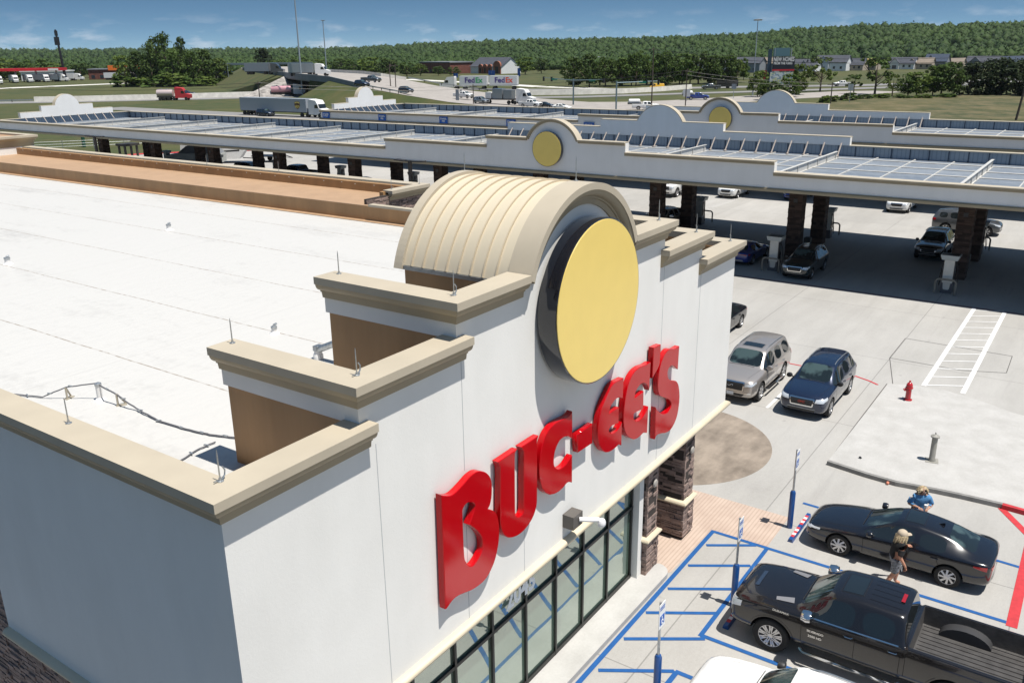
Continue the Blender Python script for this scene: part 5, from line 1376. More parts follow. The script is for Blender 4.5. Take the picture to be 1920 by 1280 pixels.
SPECS['pickup'] = dict(w=1.01, wr=0.445, wx=(2.22, -1.75), style='twin', nsp=9,
    st=[(3.30, .84, .55, .90, .98, .70), (3.25, .94, .42, 1.10, 1.17, .80), (3.00, .995, .40, 1.22, 1.29, .80), (2.20, 1.01, .40, 1.28, 1.36, .78), (1.72, 1.01, .42, 1.30, 1.38, .76), (1.62, 1.01, .42, 1.30, 1.41, .76),
        (1.02, 1.01, .42, 1.32, 1.88, .68), (0.90, 1.01, .42, 1.32, 1.93, .68), (0.36, 1.01, .42, 1.33, 1.965, .68), (0.27, 1.01, .42, 1.33, 1.965, .68), (-0.52, 1.01, .42, 1.34, 1.95, .68), (-0.64, 1.01, .42, 1.34, 1.93, .68), (-0.72, 1.01, .44, 1.345, 1.47, .80), (-0.735, 1.01, .45, 1.35, 1.39, .82),
        _bc(-.80), _b(-.815), _b(-1.2), _b(-2.0), _b(-2.8), _b(-3.14), _bc(-3.155), _bc(-3.20), _bc(-3.24)],
    ws=(5,), rw=(11,), side=(5, 6, 7, 9), bed=(14, 15, 16, 17, 18, 19), hard=(13, 14, 15, 19, 20), hl=[(.62, .92), (.93, .92), (.94, 1.16), (.64, 1.14)], hls=[(3.0, 1.0), (3.2, .95), (3.2, 1.12), (2.98, 1.15)],
    tl=[(.82, .95), (.97, .95), (.97, 1.28), (.82, 1.28)], doors=[[(1.50, .5), (1.52, 1.28)], [(.31, .5), (.31, 1.31)], [(-.66, .5), (-.66, 1.33)], [(-.77, .5), (-.77, 1.36)]], handles=(.46, -.50), hz=1.17, mirror=(1.36, 1.36), blackmir=False,
    grille=[[(-.58, .82), (.58, .82), (.60, 1.14), (-.60, 1.14)], [(-.6, .48), (.6, .48), (.6, .58), (-.6, .58)]], gframe=[(-.6, .98), (.6, .98)], bumper=[[(-.9, .62), (.9, .62), (.9, .76), (-.9, .76)]], chrome=True, arch=True, sill=(1.5, -.7, .42), mir=1.45,
    pz=(None, .70), sunroof=(.36, .80, .40), hood=[(3.15, .70), (2.2, .80), (1.7, .82)], cowl=1.66)
SPECS['van'] = dict(SPECS['suv'], w=1.0, wr=.36, wx=(1.75, -1.6),
    st=[(2.62, .72, .42, .76, .84, .60), (2.55, .90, .30, .94, 1.0, .72), (2.25, .98, .28, 1.08, 1.16, .78), (1.95, 1.0, .26, 1.14, 1.24, .80), (1.85, 1.0, .26, 1.16, 1.3, .80), (1.80, 1.0, .26, 1.16, 1.34, .80),
        (1.15, 1.0, .26, 1.18, 1.90, .78), (1.05, 1.0, .26, 1.18, 1.95, .78), (.45, 1.0, .26, 1.2, 2.0, .78), (.36, 1.0, .26, 1.2, 2.0, .78), (-.6, 1.0, .26, 1.2, 2.0, .78), (-.7, 1.0, .26, 1.2, 2.0, .78), (-2.2, 1.0, .28, 1.2, 1.98, .78), (-2.45, .99, .3, 1.2, 1.95, .77), (-2.56, .97, .36, 1.15, 1.7, .78), (-2.62, .92, .44, 1.05, 1.5, .76)],
    side=(5, 6, 7), rails=None, mirror=(1.6, 1.2), cowl=1.9, hood=None, hl=[(.6, .82), (.88, .82), (.88, .95), (.6, .95)])

sedanA, bvS = make_car('sedan', 'parked_sedan', (24.17, 3.43, 0), math.pi/2, 'glossy black sedan with sunroof parked in the bay beside the two people', 'car', PB)
truckA, bvT = make_car('pickup', 'parked_pickup', (19.03, 2.86, 0), math.pi/2, 'big dark brown crew-cab pickup with empty bed parked in the blue bay', 'pickup', P_BRN)
# details of the near pickup: bonnet vents, roof ribs, wheel boxes in the bed, high brake lamp, script badges
for s_ in (1, -1):
    mb = patch(bvT, 'top', [(1.85, s_*.50), (2.25, s_*.62), (2.22, s_*.74), (1.80, s_*.70)], 0.012, 4, 3); mb.build('bonnet_vent', M('vent_grey', (0.22, 0.22, 0.23), 0.4, 0.3), truckA, smooth=True)
    mb = MB()
    P = [(-1.75+0.56*math.cos(a), 0.87+0.33*math.sin(a)) for a in [math.pi*i/12 for i in range(13)]]
    y0, y1 = (0.62, 0.89) if s_ > 0 else (-0.89, -0.62)
    mb.prism(P, y0, y1, 'xz'); mb.build('wheel_box', M('box_liner', (0.04, 0.04, 0.042), 0.5), truckA, smooth=40)
    line(bvT, 'left' if s_ > 0 else 'right', [(1.55, 1.315), (.35, 1.33), (-.6, 1.345)], 0.028, 0.010, None, 10).build('window_chrome', MCHR, truckA)
mb = MB()
for i in range(5): line(bvT, 'top', [(.2, -.44+i*.22), (-.5, -.44+i*.22)], 0.016, 0.006, mb, 5)
mb.build('roof_ribs', P_BRN, truckA)
mb = patch(bvT, 'top', [(-.50, -.18), (-.42, -.18), (-.42, .18), (-.50, .18)], 0.025, 2, 4); mb.build('brake_lamp', MTL, truckA)
mb = MB()
for i in range(11): mb.box(-3.1, -.85, -.80+i*.16-.02, -.80+i*.16+.02, .905, .918)
mb.build('bed_ribs', M('bed_liner', (0,0,0)), truckA)
def badge(root, bv, face, x, z, s, size, mat, dx=0.02):
    d, P = AX[face]; h = bv.ray_cast(P(x, z), d)[0]
    if h is None: return
    ang = {'left': 90, 'right': -90, 'front': 0, 'rear': 180}[face]
    text('badge', s, mat, size, root, face_mat(h-d*dx, ang), 0.004, bold=0.002)
mb = MB(); mb.box(3.23, 3.3, -.3, .3, 1.165, 1.185); 
mb = patch(bvT, 'top', [(2.78, -.36), (2.88, -.36), (2.88, .36), (2.78, .36)], 0.012, 3, 6); mb.build('bonnet_scoop', M('scoop_blue_grey', (0.06, 0.09, 0.14), 0.2, 0.6), truckA)
# sedan extras: shark-fin aerial, chrome window line, rear lamp bar
h = bvS.ray_cast(Vector((-1.02, 0, 5)), Vector((0,0,-1)))[0]
mb = MB(); mb.prism([(-.09, 0), (.09, 0), (-.05, .07), (-.09, .06)], -0.018, 0.018, 'xz')
for i in range(len(mb.v)): mb.v[i] = (mb.v[i][0]+h.x, mb.v[i][1], mb.v[i][2]+h.z)
mb.build('roof_aerial', PB, sedanA)
mb = patch(bvS, 'rear', [(-.30, .84), (.30, .84), (.30, .87), (-.30, .87)], 0.012, 8, 1); mb.build('lamp_bar', MTL, sedanA)
mb = patch(bvS, 'rear', [(-.55, .38), (.55, .38), (.5, .48), (-.5, .48)], 0.012, 8, 2); mb.build('rear_diffuser', MGREY, sedanA)
suvA, bvA = make_car('suv', 'parked_suv', (34.87, 8.80, 0), math.pi, 'dark blue SUV with silver roof rails facing the store beside the red curved line', 'suv', P_NAVY)
mb = MB(); mb.tube([(-.9, 0.0, 1.72), (-.95, 0, 2.02)], 0.006, 4); mb.build('aerial', MBLK, suvA)
suvB, bvB = make_car('big_suv', 'parked_suv', (34.95, 11.72, 0), math.pi, 'large champagne SUV with sunroof half hidden behind the corner of the store', 'suv', P_CHAMP)
h = bvB.ray_cast(Vector((6, 0, .84)), Vector((-1,0,0)))[0]
mb = MB()
for s_ in (1, -1): mb.tube([(h.x+.03, s_*(.055+.05*math.cos(a)), .84+.032*math.sin(a)) for a in [2*math.pi*i/12 for i in range(13)]], 0.008, 5)
mb.build('front_emblem', MCHR, suvB)

# ================================================================ more parked and moving cars (copies of the near ones, repainted)
def car(src, old, new, loc, rz, label, name=None, scale=None, group=None):
    r = dup(src, loc, rz, label, group, scale)
    if new is not old: repaint(r, old, new)
    if name: r.name = name
    return r
PI = math.pi
# white car at the bottom edge of the photograph (its nose and roof)
vanW, bvW = make_car('suv', 'parked_car', (15.25, 3.45, 0), PI/2, 'bright white car at the bottom edge beside the dark pickup', 'car', P_WHITE)
car(sedanA, PB, PB, (41.2, 15.95, 0), PI, 'black sedan just showing its nose behind the right corner of the store', 'parked_sedan')
car(suvA, P_NAVY, P_GREEN, (56.1, 15.85, 0), PI, 'dark green SUV stopped at the pump under the nearer canopy, front towards the camera', 'parked_suv', .96)
car(sedanA, PB, P_BLUE, (57.8, 20.3, 0), 0, 'bright blue sedan at the pump just right of the store corner, seen from behind', 'parked_sedan', .96)
car(suvA, P_NAVY, PB, (65.9, 9.85, 0), PI, 'black SUV in the shade left of the right-hand pair of columns', 'parked_suv')
car(suvA, P_NAVY, P_GREY, (75.4, 9.2, 0), -PI/2, 'grey SUV in the sun behind the right-hand columns', 'parked_suv', 1.0)
car(truckA, P_BRN, P_TAN, (64.6, 29.7, 0), PI, 'tan pickup in the canopy shade above the right parapet steps', 'parked_pickup', .93)
for (x, y, rz, src, old, new, nm, lab) in (
    (83.6, 15.6, PI, suvA, P_NAVY, P_WHITE, 'parked_suv', 'white SUV under the farther canopy left of the grey SUV, only its front seen'),
    (83.6, 31.2, PI, suvA, P_NAVY, P_WHITE, 'parked_suv', 'white SUV under the farther canopy seen between the stone columns'),
    (82.0, 36.6, PI, truckA, P_BRN, P_WHITE, 'parked_pickup', 'white pickup under the farther canopy right of the second column pair'),
    (85.5, 25.4, PI, sedanA, PB, P_BLUE, 'parked_sedan', 'blue sedan under the farther canopy right of the third column pair'),
    (68.2, 76.9, PI/2, truckA, P_BRN, P_NAVY, 'parked_pickup', 'dark blue pickup at a pump beyond the brown parapet, left of the twin columns'),
    (67.3, 66.3, PI/2, sedanA, PB, P_GREY, 'parked_sedan', 'dark grey sedan at the pumps beyond the brown parapet'),
    (66.4, 60.2, PI/2, sedanA, PB, PB, 'parked_sedan', 'black sedan at the pumps close to the end of the brown parapet'),
    (68.5, 85.6, -PI/2, suvA, P_NAVY, P_NAVY, 'parked_suv', 'navy SUV beyond the brown parapet near the white trailer'),
    (57.5, 100.3, PI/2, suvA, P_NAVY, PB, 'parked_suv', 'black SUV under the far left end of the nearer canopy')):
    car(src, old, new, (x, y, 0), rz, lab, nm)
# boat-like white trailer and flatbed trailer beyond the parapet
t = thing('travel_trailer', (75.0, 101.0, 0), -0.9, 'white travel trailer with black stripes parked beyond the brown parapet', 'trailer')
mb = MB(); mb.prism([(-4, .6), (3.6, .6), (4.3, 1.6), (3.9, 2.9), (-3.9, 2.95), (-4.1, 1.2)], -1.2, 1.2, 'xz'); mb.build('trailer_body', P_WHITE, t)
for s_ in (-1, 1):
    for k in (0, 1):
        mb = MB(); mb.prism([(-3.8, 1.3+k*.5), (3.7, 1.6+k*.5), (3.7, 1.8+k*.5), (-3.8, 1.45+k*.5)], min(s_*1.202, s_*1.21), max(s_*1.202, s_*1.21), 'xz'); mb.build('side_stripe', MBLK, t)
    mb = MB(); mb.lathe([(.38, 0), (.38, .22)], (0.0, s_*1.1-.11, .38), 16, 'y'); mb.build('wheel', MTY, t)
mb = MB(); mb.tube([(3.8, 0, .6), (5.2, 0, .5)], .07, 6); mb.build('tow_bar', MBLK, t)
t = thing('flatbed_trailer', (79.5, 95.2, 0), -1.2, 'small empty flatbed trailer with black frame beside the white travel trailer', 'trailer')
mb = MB(); mb.box(-2.2, 2.0, -1, 1, .75, .86); mb.build('deck', MBLK, t)
mb = MB(); mb.tube([(2.0, -.8, .8), (3.4, 0, .6), (2.0, .8, .8)], .06, 5); mb.build('tow_bar', MBLK, t)
for s_ in (-1, 1):
    mb = MB(); mb.lathe([(.36, 0), (.36, .2)], (-.5, s_*1.05-.1, .36), 14, 'y'); mb.build('wheel', MTY, t)
t = thing('covered_boat', (70.2, 98.0, 0), 2.2, 'grey covered boat with pale hull on a trailer behind the left columns', 'boat')
mb = MB(); mb.prism([(-3.4, .8), (2.4, .8), (3.9, 1.7), (2.2, 2.0), (-3.4, 1.9)], -1.1, 1.1, 'xz'); mb.build('hull', M('pale_hull', (0.42, 0.43, 0.40), .4), t)
mb = MB(); mb.prism([(-3.3, 1.91), (2.2, 2.0), (1.0, 2.9), (-2.4, 3.0)], -.9, .9, 'xz'); mb.build('cover', M('grey_cover', (0.16, 0.17, 0.18), .8), t)
t = thing('chair_pump_shelter', (71.0, 114.5, 0), 0, 'dark open frame stand behind the far left columns', 'stand'); t.name = 'service_stand'
for x, y in ((-.9, -.7), (.9, -.7), (-.9, .7), (.9, .7)):
    mb = MB(); mb.box(x-.12, x+.12, y-.12, y+.12, 0, 2.0); mb.build('leg', MDK, t)
mb = MB(); mb.box(-1.2, 1.2, -1.0, 1.0, 2.0, 2.3); mb.build('top', MDK, t)
t = thing('vent_post', (78.0, 138.0, 0), 0, 'green post with round white head on the grass left of the canopy columns', 'post')
mb = MB(); mb.tube([(0,0,0), (0,0,2.2)], .28, 10); mb.build('green_post', M('dk_green', (0.01, 0.07, 0.04), .5), t)
mb = MB(); mb.lathe([(0, 2.2), (.35, 2.25), (.48, 2.6), (.35, 3.0), (0, 3.1)], (0,0,0), 12); mb.build('round_head', P_WHITE, t, smooth=True)
# thin wire fence on the grass
t = thing('wire_fence', (74, 134, 0), 0, 'thin wire fence with pale posts crossing the grass left of the columns', 'fence')
mb = MB()
for k in range(3): mb.tube([(-22, 18, .5+.4*k), (18, -10, .5+.4*k)], .025, 4)
mb.build('wires', MGAL, t)
for i in range(12):
    mb = MB(); f_ = i/11; mb.tube([(-22+40*f_, 18-28*f_, 0), (-22+40*f_, 18-28*f_, 1.5)], .045, 5); mb.build('fence_post', MGAL, t)

# script badges only on the near vehicles (added after the copies were taken)
badge(truckA, bvT, 'left', 1.18, .99, 'SILVERADO', 0.075, MCHR)
badge(truckA, bvT, 'left', 2.02, 1.22, 'DURAMAX', 0.08, MCHR)
badge(truckA, bvT, 'left', 1.18, .86, '3500 HD', 0.085, MCHR)
badge(suvA, bvA, 'front', 0, .75, 'GMC', 0.13, M('badge_red', (0.5, 0.05, 0.03), 0.3), 0.03)
# ---------------------------------------------------------------- people
def skin_body(verts, edges, name, mats, parent, sub=2, root=0, matfn=None):
    me = bpy.data.meshes.new(name); me.from_pydata([v[:3] for v in verts], edges, [])
    o = bpy.data.objects.new(name, me); COL.objects.link(o)
    sk = o.modifiers.new('skin', 'SKIN'); sv = me.skin_vertices[0].data
    for i, v in enumerate(verts):
        r = v[3]; sv[i].radius = (r, v[4] if len(v) > 4 else r); sv[i].use_root = (i == root)
    sb_ = o.modifiers.new('sub', 'SUBSURF'); sb_.levels = sub; sb_.render_levels = sub
    bpy.context.view_layer.update()
    m2 = bpy.data.meshes.new_from_object(o.evaluated_get(bpy.context.evaluated_depsgraph_get()))
    bpy.data.objects.remove(o)
    m2.materials.clear()
    for m in mats: m2.materials.append(m)
    if matfn: m2.polygons.foreach_set('material_index', [matfn(p.center) for p in m2.polygons])
    ob = bpy.data.objects.new(name, m2); COL.objects.link(ob); ob.parent = parent; m2.polygons.foreach_set('use_smooth', [True]*len(m2.polygons))
    return ob
SK = M('skin', (0.42, 0.235, 0.16), .55); HAIR = M('blond_hair', (0.42, 0.33, 0.20), .6, 0, .35, 30)
def head(parent, c, rz, haircol, long, glasses=False, cap=None):
    """a head facing local +X, centred at c"""
    V = []; F = []; n, m = 16, 12
    R = Matrix.Rotation(rz, 3, 'Z')
    for j in range(m+1):
        ph = math.pi*j/m
        for i in range(n):
            th = 2*math.pi*i/n; x = math.sin(ph)*math.cos(th); y = math.sin(ph)*math.sin(th); z = math.cos(ph)
            px, py, pz = x*.098, y*.076, z*.118
            if z < 0: px *= 1-.18*abs(z); py *= 1-.28*abs(z)**1.5; px += .018*abs(z)
            if x > .86 and -.25 < z < .12: px += .016          # nose
            if x > .7 and .1 < z < .28 and abs(y) > .2: px -= .008   # eye hollows
            if x > .8 and -.55 < z < -.38: px += .006            # lips
            V.append(tuple(Vector(c)+R @ Vector((px, py, pz))))
    for j in range(m):
        for i in range(n): F.append((j*n+i, j*n+(i+1) % n, (j+1)*n+(i+1) % n, (j+1)*n+i))
    mb = MB(); mb.add(V, F)
    for s_ in (1, -1): mb.lathe([(.012, -.012), (.03, 0), (.012, .012)], Vector(c)+R @ Vector((-.005, s_*.078, -.005)), 8, 'y')
    return mb
def person(loc, rz, label, shirt, pants, pose):
    t = thing('person', loc, rz, label, 'person')
    return t
# person 1: standing behind the sedan, facing the camera side, both hands in front with a cup
def build_person(t, P, skinmat, haircol, shirt, shorts, sleeve_z, hem_z, shorts_z, hair_long, cap=None, glasses=False, hold=None):
    # joints: torso, arms, legs as one skinned skeleton
    V = []; E = []
    def add(p, r, r2=None, par=None):
        V.append((*p, r, r2 or r)); 
        if par is not None: E.append((par, len(V)-1))
        return len(V)-1
    pel = add((0, 0, .93), .125, .155); wa = add((0, 0, 1.08), .115, .145, pel); ch = add((P['lean']*.5, 0, 1.25), .125, .17, wa); sh = add((P['lean'], 0, 1.385), .095, .15, ch)
    nk = add((P['lean']*1.15, 0, 1.47), .055, None, sh); hd_ = add((P['lean']*1.3, 0, 1.53), .06, None, nk)
    hands = []
    for s_, A in ((1, P['armL']), (-1, P['armR'])):
        s0 = add((P['lean'], s_*.155, 1.385), .068, None, sh); el = add(A[0], .046, None, s0); fa = add(tuple(Vector(A[0]).lerp(Vector(A[1]), .5)), .040, None, el); wr = add(A[1], .028, None, fa)
        pm_ = add(tuple(Vector(A[1])+Vector(A[2])*.055), .034, .026, wr); hands.append((Vector(A[1])+Vector(A[2])*.07, Vector(A[2])))
    for s_, L in ((1, P['legL']), (-1, P['legR'])):
        hp = add((0, s_*.09, .86), .098, None, pel); kn = add(L[0], .062, None, hp); cf = add(tuple(Vector(L[0]).lerp(Vector(L[1]), .35)), .058, None, kn); an = add(L[1], .038, None, cf); ft = add((L[1][0]+.13, L[1][1], .035), .036, .042, an)
    b = skin_body(V, E, 'body', [skinmat], t)
    # clothing: shells grown from the same body
    def shell(name, mat, keep, off):
        bm = bmesh.new(); bm.from_mesh(b.data); bm.normal_update()
        for v in bm.verts: v.co += v.normal*off
        bmesh.ops.delete(bm, geom=[f for f in bm.faces if not keep(f.calc_center_median())], context='FACES')
        me = bpy.data.meshes.new(name); bm.to_mesh(me); bm.free(); me.materials.clear(); me.materials.append(mat)
        o = bpy.data.objects.new(name, me); COL.objects.link(o); o.parent = t; me.polygons.foreach_set('use_smooth', [True]*len(me.polygons))
        so_ = o.modifiers.new('thick', 'SOLIDIFY'); so_.thickness = .008
    ax = lambda c: min((c-Vector(P['armL'][0])).length, (c-Vector(P['armR'][0])).length)
    shell('shirt', shirt, lambda c: c.z > hem_z and c.z < 1.455 and (abs(c.y) < .20 or c.z > sleeve_z) and not (abs(c.y) > .13 and c.z < 1.16) and not (c.x > .17), .022)
    shell('shorts', shorts, lambda c: shorts_z < c.z < hem_z+.05 and abs(c.y) < .24 and ax(c) > .12 and not (abs(c.y) > .19), .024)
    hc = Vector((P['lean']*1.35, 0, 1.60))
    hm = head(t, hc, 0, None, False); ho = hm.build('head', skinmat, t, smooth=60)
    # hair: many locks over the skull
    rnd_ = random.Random(9); mb = MB()
    for i in range(170):
        th = rnd_.uniform(0.75, 2*math.pi-.75) if rnd_.random() < .8 else rnd_.uniform(0, 6.28); ph = rnd_.uniform(0, 1.35)
        if cap and ph < .8: ph += .6
        d = Vector((math.sin(ph)*math.cos(th)*.105, math.sin(ph)*math.sin(th)*.088, math.cos(ph)*.125))
        if d.x > .05 and d.z < .07: continue
        p0 = hc+d; L = hair_long*rnd_.uniform(.6, 1.1); out = Vector((d.x, d.y, 0)).normalized()*.03 if d.xy.length > .01 else Vector((0,0,0))
        p1 = p0+out+Vector((rnd_.uniform(-.02, .02), rnd_.uniform(-.02, .02), -L*.45)); p2 = p1+Vector((rnd_.uniform(-.035, .03), rnd_.uniform(-.03, .03), -L*.5))
        mb.tube([p0-d*.1, p1, p2], [.020, .019, .008], 5)
    mb.build('hair', haircol, t, smooth=True)
    if cap:
        mb = MB(); mb.lathe([(.112, .01), (.113, .05), (.098, .10), (.06, .135), (0.0, .145)], hc, 16); 
        mb.prism([(hc.x+.08, -.07), (hc.x+.19, -.055), (hc.x+.205, 0), (hc.x+.19, .055), (hc.x+.08, .07)], hc.z+.012, hc.z+.024, 'xy'); mb.build('cap', cap, t, smooth=40)
    if glasses:
        mb = MB()
        for s_ in (1, -1): mb.lathe([(.026, 0), (.026, .008)], hc+Vector((.097, s_*.034, .018)), 10, 'x')
        mb.tube([hc+Vector((.10, -.01, .022)), hc+Vector((.10, .01, .022))], .004, 4); mb.build('sunglasses', MBLK, t)
    for (p, d) in hands:
        d = d.normalized(); side = d.cross(Vector((0, 0, 1))); side = side.normalized() if side.length > .1 else Vector((0, 1, 0)); up = side.cross(d)
        mb = MB()
        for k in range(4):
            o0 = p+side*(k-1.5)*.018; L = (.07, .08, .075, .058)[k]
            mb.tube([o0-d*.02, o0+d*L*.5, o0+d*L*.85-up*L*.35, o0+d*L*.9-up*L*.75], [.009, .009, .008, .006], 6)
        mb.tube([p+side*.03-d*.03, p+side*.05+d*.01-up*.01, p+side*.045+d*.035-up*.02], [.011, .010, .007], 6)
        mb.build('fingers', skinmat, t, smooth=True)
t1 = thing('person', (25.62, 3.22, 0), math.radians(205), 'person with curly blond hair, sunglasses and blue T-shirt standing behind the black sedan', 'person')
build_person(t1, dict(lean=.05, armL=[(.02, .27, 1.10), (.26, .12, 1.12), (.8, -.5, .1)], armR=[(.02, -.27, 1.10), (.27, -.10, 1.14), (.8, .4, .1)], legL=[(.02, .1, .48), (0, .1, .08)], legR=[(.03, -.1, .48), (0, -.11, .08)]), SK, HAIR, M('shirt_blue', (0.075, 0.22, 0.42), .85, 0, .15, 6, .3, 12), M('trousers_dark', (0.03, 0.03, 0.04), .9), 1.15, .92, .1, .16, glasses=True)
t1.scale = (1.15, 1.2, 1.0)
tc = thing('cup', (25.32, 3.02, 1.13), 0, 'white paper cup held by the person in the blue T-shirt', 'cup')
mb = MB(); mb.lathe([(.032, 0), (.044, .12)], (0,0,0), 12); mb.build('cup_body', MWHT, tc, smooth=40)
mb = MB(); mb.lathe([(.046, .12), (.046, .135), (.02, .14)], (0,0,0), 12); mb.build('lid', MWHT, tc)
t2 = thing('person', (22.55, 3.22, 0), math.radians(-58), 'person in tan cap, black T-shirt and patterned shorts walking between the sedan and the pickup', 'person')
build_person(t2, dict(lean=.06, armL=[(.08, .27, 1.12), (.30, .25, 1.10), (.9, -.2, .1)], armR=[(-.02, -.27, 1.10), (.10, -.31, .86), (.25, .05, -.9)], legL=[(.12, .09, .50), (.10, .10, .10)], legR=[(-.02, -.09, .48), (-.22, -.10, .12)]), M('skin_tan', (0.45, 0.22, 0.14), .55), HAIR, M('shirt_black', (0.008, 0.008, 0.009), .9), M('shorts_print', (0.16, 0.17, 0.19), .9, 0, .9, 22), 1.15, .90, .52, .30, cap=M('cap_tan', (0.42, 0.35, 0.26), .8))
t2.scale = (1.18, 1.2, 1.0)
tp = thing('phone', (22.3, 3.0, .78), 0.4, 'small pale wallet held in the lowered hand of the person in black', 'wallet')
mb = MB(); mb.obox((0,0,0), (.09, .02, .14)); mb.cur = 0; mb.build('wallet_body', MWHT, tp)
mb = MB(); mb.obox((0,0,.0), (.094, .006, .144)); mb.build('wallet_edge', MGREY, tp); tp.name = 'wallet'

# ---------------------------------------------------------------- roads and the overpass
def road(name, near, far, mat, z=0.0):
    mb = MB()
    n3 = [p if len(p) == 3 else (*p, z) for p in near]; f3 = [p if len(p) == 3 else (*p, z) for p in far]
    for i in range(len(n3)-1): mb.quad(n3[i], n3[i+1], f3[i+1], f3[i])
    return struct(mb.build(name, mat))
road('freeway', [(60, 385), (100, 338), (139, 291), (155, 273.5), (183, 246), (201, 233), (216, 216), (238, 196)], [(72, 396), (112, 347), (150, 299), (168, 284), (192, 263), (215, 246), (232, 230), (252, 210)], MROAD2, .01)
road('freeway', [(238, 262), (255, 240), (266, 212), (269, 190), (272, 172), (285, 148), (314, 118), (338, 82), (374, 55), (430, 35), (520, 0)], [(250, 270), (266, 246), (277, 216), (281, 190), (284, 177), (297, 155), (327, 124), (352, 88), (386, 63), (440, 45), (530, 12)], MROAD2, .02)
road('ramp_road', [(222, 158), (236, 137), (267, 115), (296, 91), (316, 76), (357, 49), (420, 28)], [(228, 164), (243, 143), (274, 121), (302, 98), (322, 83), (363, 56), (425, 36)], MROAD2, .03)
road('frontage_road', [(120, 430), (205, 423), (263, 424), (300, 430), (345, 400)], [(125, 445), (212, 437), (266, 436), (304, 440), (352, 408)], MRAIL, .02)
road('service_lane', [(137, 235), (136, 190), (136, 150), (137, 100), (140, 20)], [(146, 235), (145, 190), (145, 150), (146, 100), (149, 20)], MROAD2, .02)
road('side_road', [(352, 315), (318, 236), (296, 196), (282, 142)], [(362, 315), (327, 236), (303, 192), (289, 139)], MRAIL, .015)
NP = [(181, 122, .05), (187, 150, 1.0), (187, 165, 2.5), (184, 178, 4.5), (190, 197, 6.2), (196, 212, 6.5), (217, 247, 6.5), (240, 285, 6.5), (290, 360, 6.5), (345, 430, 6.0)]
FP = [(232, 155, .05), (243, 185, 1.0), (241, 198, 2.5), (234, 206, 4.6), (228, 212, 6.0), (236, 228, 6.5), (252, 258, 6.5), (275, 296, 6.5), (325, 365, 6.5), (375, 425, 6.0)]
road('overpass_road', NP, FP, MROAD)
mb = MB()   # surface road spreading out at the near end of the overpass
pts = [(181, 122), (186, 106), (170, 80), (168, 40), (182, 40), (186, 74), (208, 88), (241, 84), (271, 69), (300, 60), (305, 70), (296, 80), (262, 96), (238, 104), (222, 112), (216, 124), (226, 146), (232, 155)]
mb.prism(pts, -.2, .045, 'xy'); struct(mb.build('surface_road', MROAD))
# grass embankments beside the raised road
mb = MB()
def off(p, dx, dy): return (p[0]+dx, p[1]+dy, -.1)
for A, dx, dy in ((NP, -1, .35), (FP, 1, -.5)):
    for i in range(len(A)-1):
        if i == 5: continue
        k0, k1 = (A[j][2]*(.25 if j in (5, 6) else 2.2) for j in (i, i+1))
        a = (A[i][0], A[i][1], A[i][2]-.08); b_ = (A[i+1][0], A[i+1][1], A[i+1][2]-.08)
        mb.quad(a, b_, off(b_, dx*k1, dy*k1), off(a, dx*k0, dy*k0))
struct(mb.build('embankment', MG))
mb = MB()
mb.quad((217, 247, 6.4), (252, 258, 6.4), (243, 246, -.1), (207, 235, -.1)); mb.quad((217, 247, 6.4), (207, 235, -.1), (196, 246, -.1), (203, 252, -.1))
mb.quad((196, 212, 6.4), (236, 228, 6.4), (243, 238, -.1), (203, 224, -.1))
struct(mb.build('riprap_slope', MROCK))
t = thing('road_bridge', (205, 228, 0), 0, 'concrete bridge carrying the wide road over the freeway, dark opening beneath', 'bridge')
mb = MB(); mb.prism([(196, 212), (217, 247), (252, 258), (236, 228)], 5.3, 6.42, 'xy'); mb.build('deck', M('bridge_grey', (0.20, 0.21, 0.22), .8, 0, .1, .4), t, world=True)
mb = MB()
for a, b_ in zip(NP[3:8], NP[4:9]):
    mb.add([(a[0], a[1], a[2]), (b_[0], b_[1], b_[2]), (b_[0], b_[1], b_[2]+1.0), (a[0], a[1], a[2]+1.0), (a[0]-.4, a[1]+.15, a[2]-.8), (b_[0]-.4, b_[1]+.15, b_[2]-.8), (b_[0]-.4, b_[1]+.15, b_[2]+1.0), (a[0]-.4, a[1]+.15, a[2]+1.0)], [(0,1,2,3), (4,5,6,7), (3,2,6,7), (0,1,5,4)])
mb.build('parapet', M('bridge_grey', (0,0,0)), t, world=True)
mb = MB()
for a, b_ in zip(FP[3:8], FP[4:9]): mb.add([a, b_, (b_[0], b_[1], b_[2]+1.0), (a[0], a[1], a[2]+1.0)], [(0,1,2,3)])
mb.build('parapet', MRAIL, t, world=True)
for f_ in (.3, .7):
    mb = MB(); mb.obox((196+21*f_+14*f_, 212+35*f_*.9, 2.6), (1, 1, 5.3)); mb.build('pier', M('bridge_grey', (0,0,0)), t, world=True)
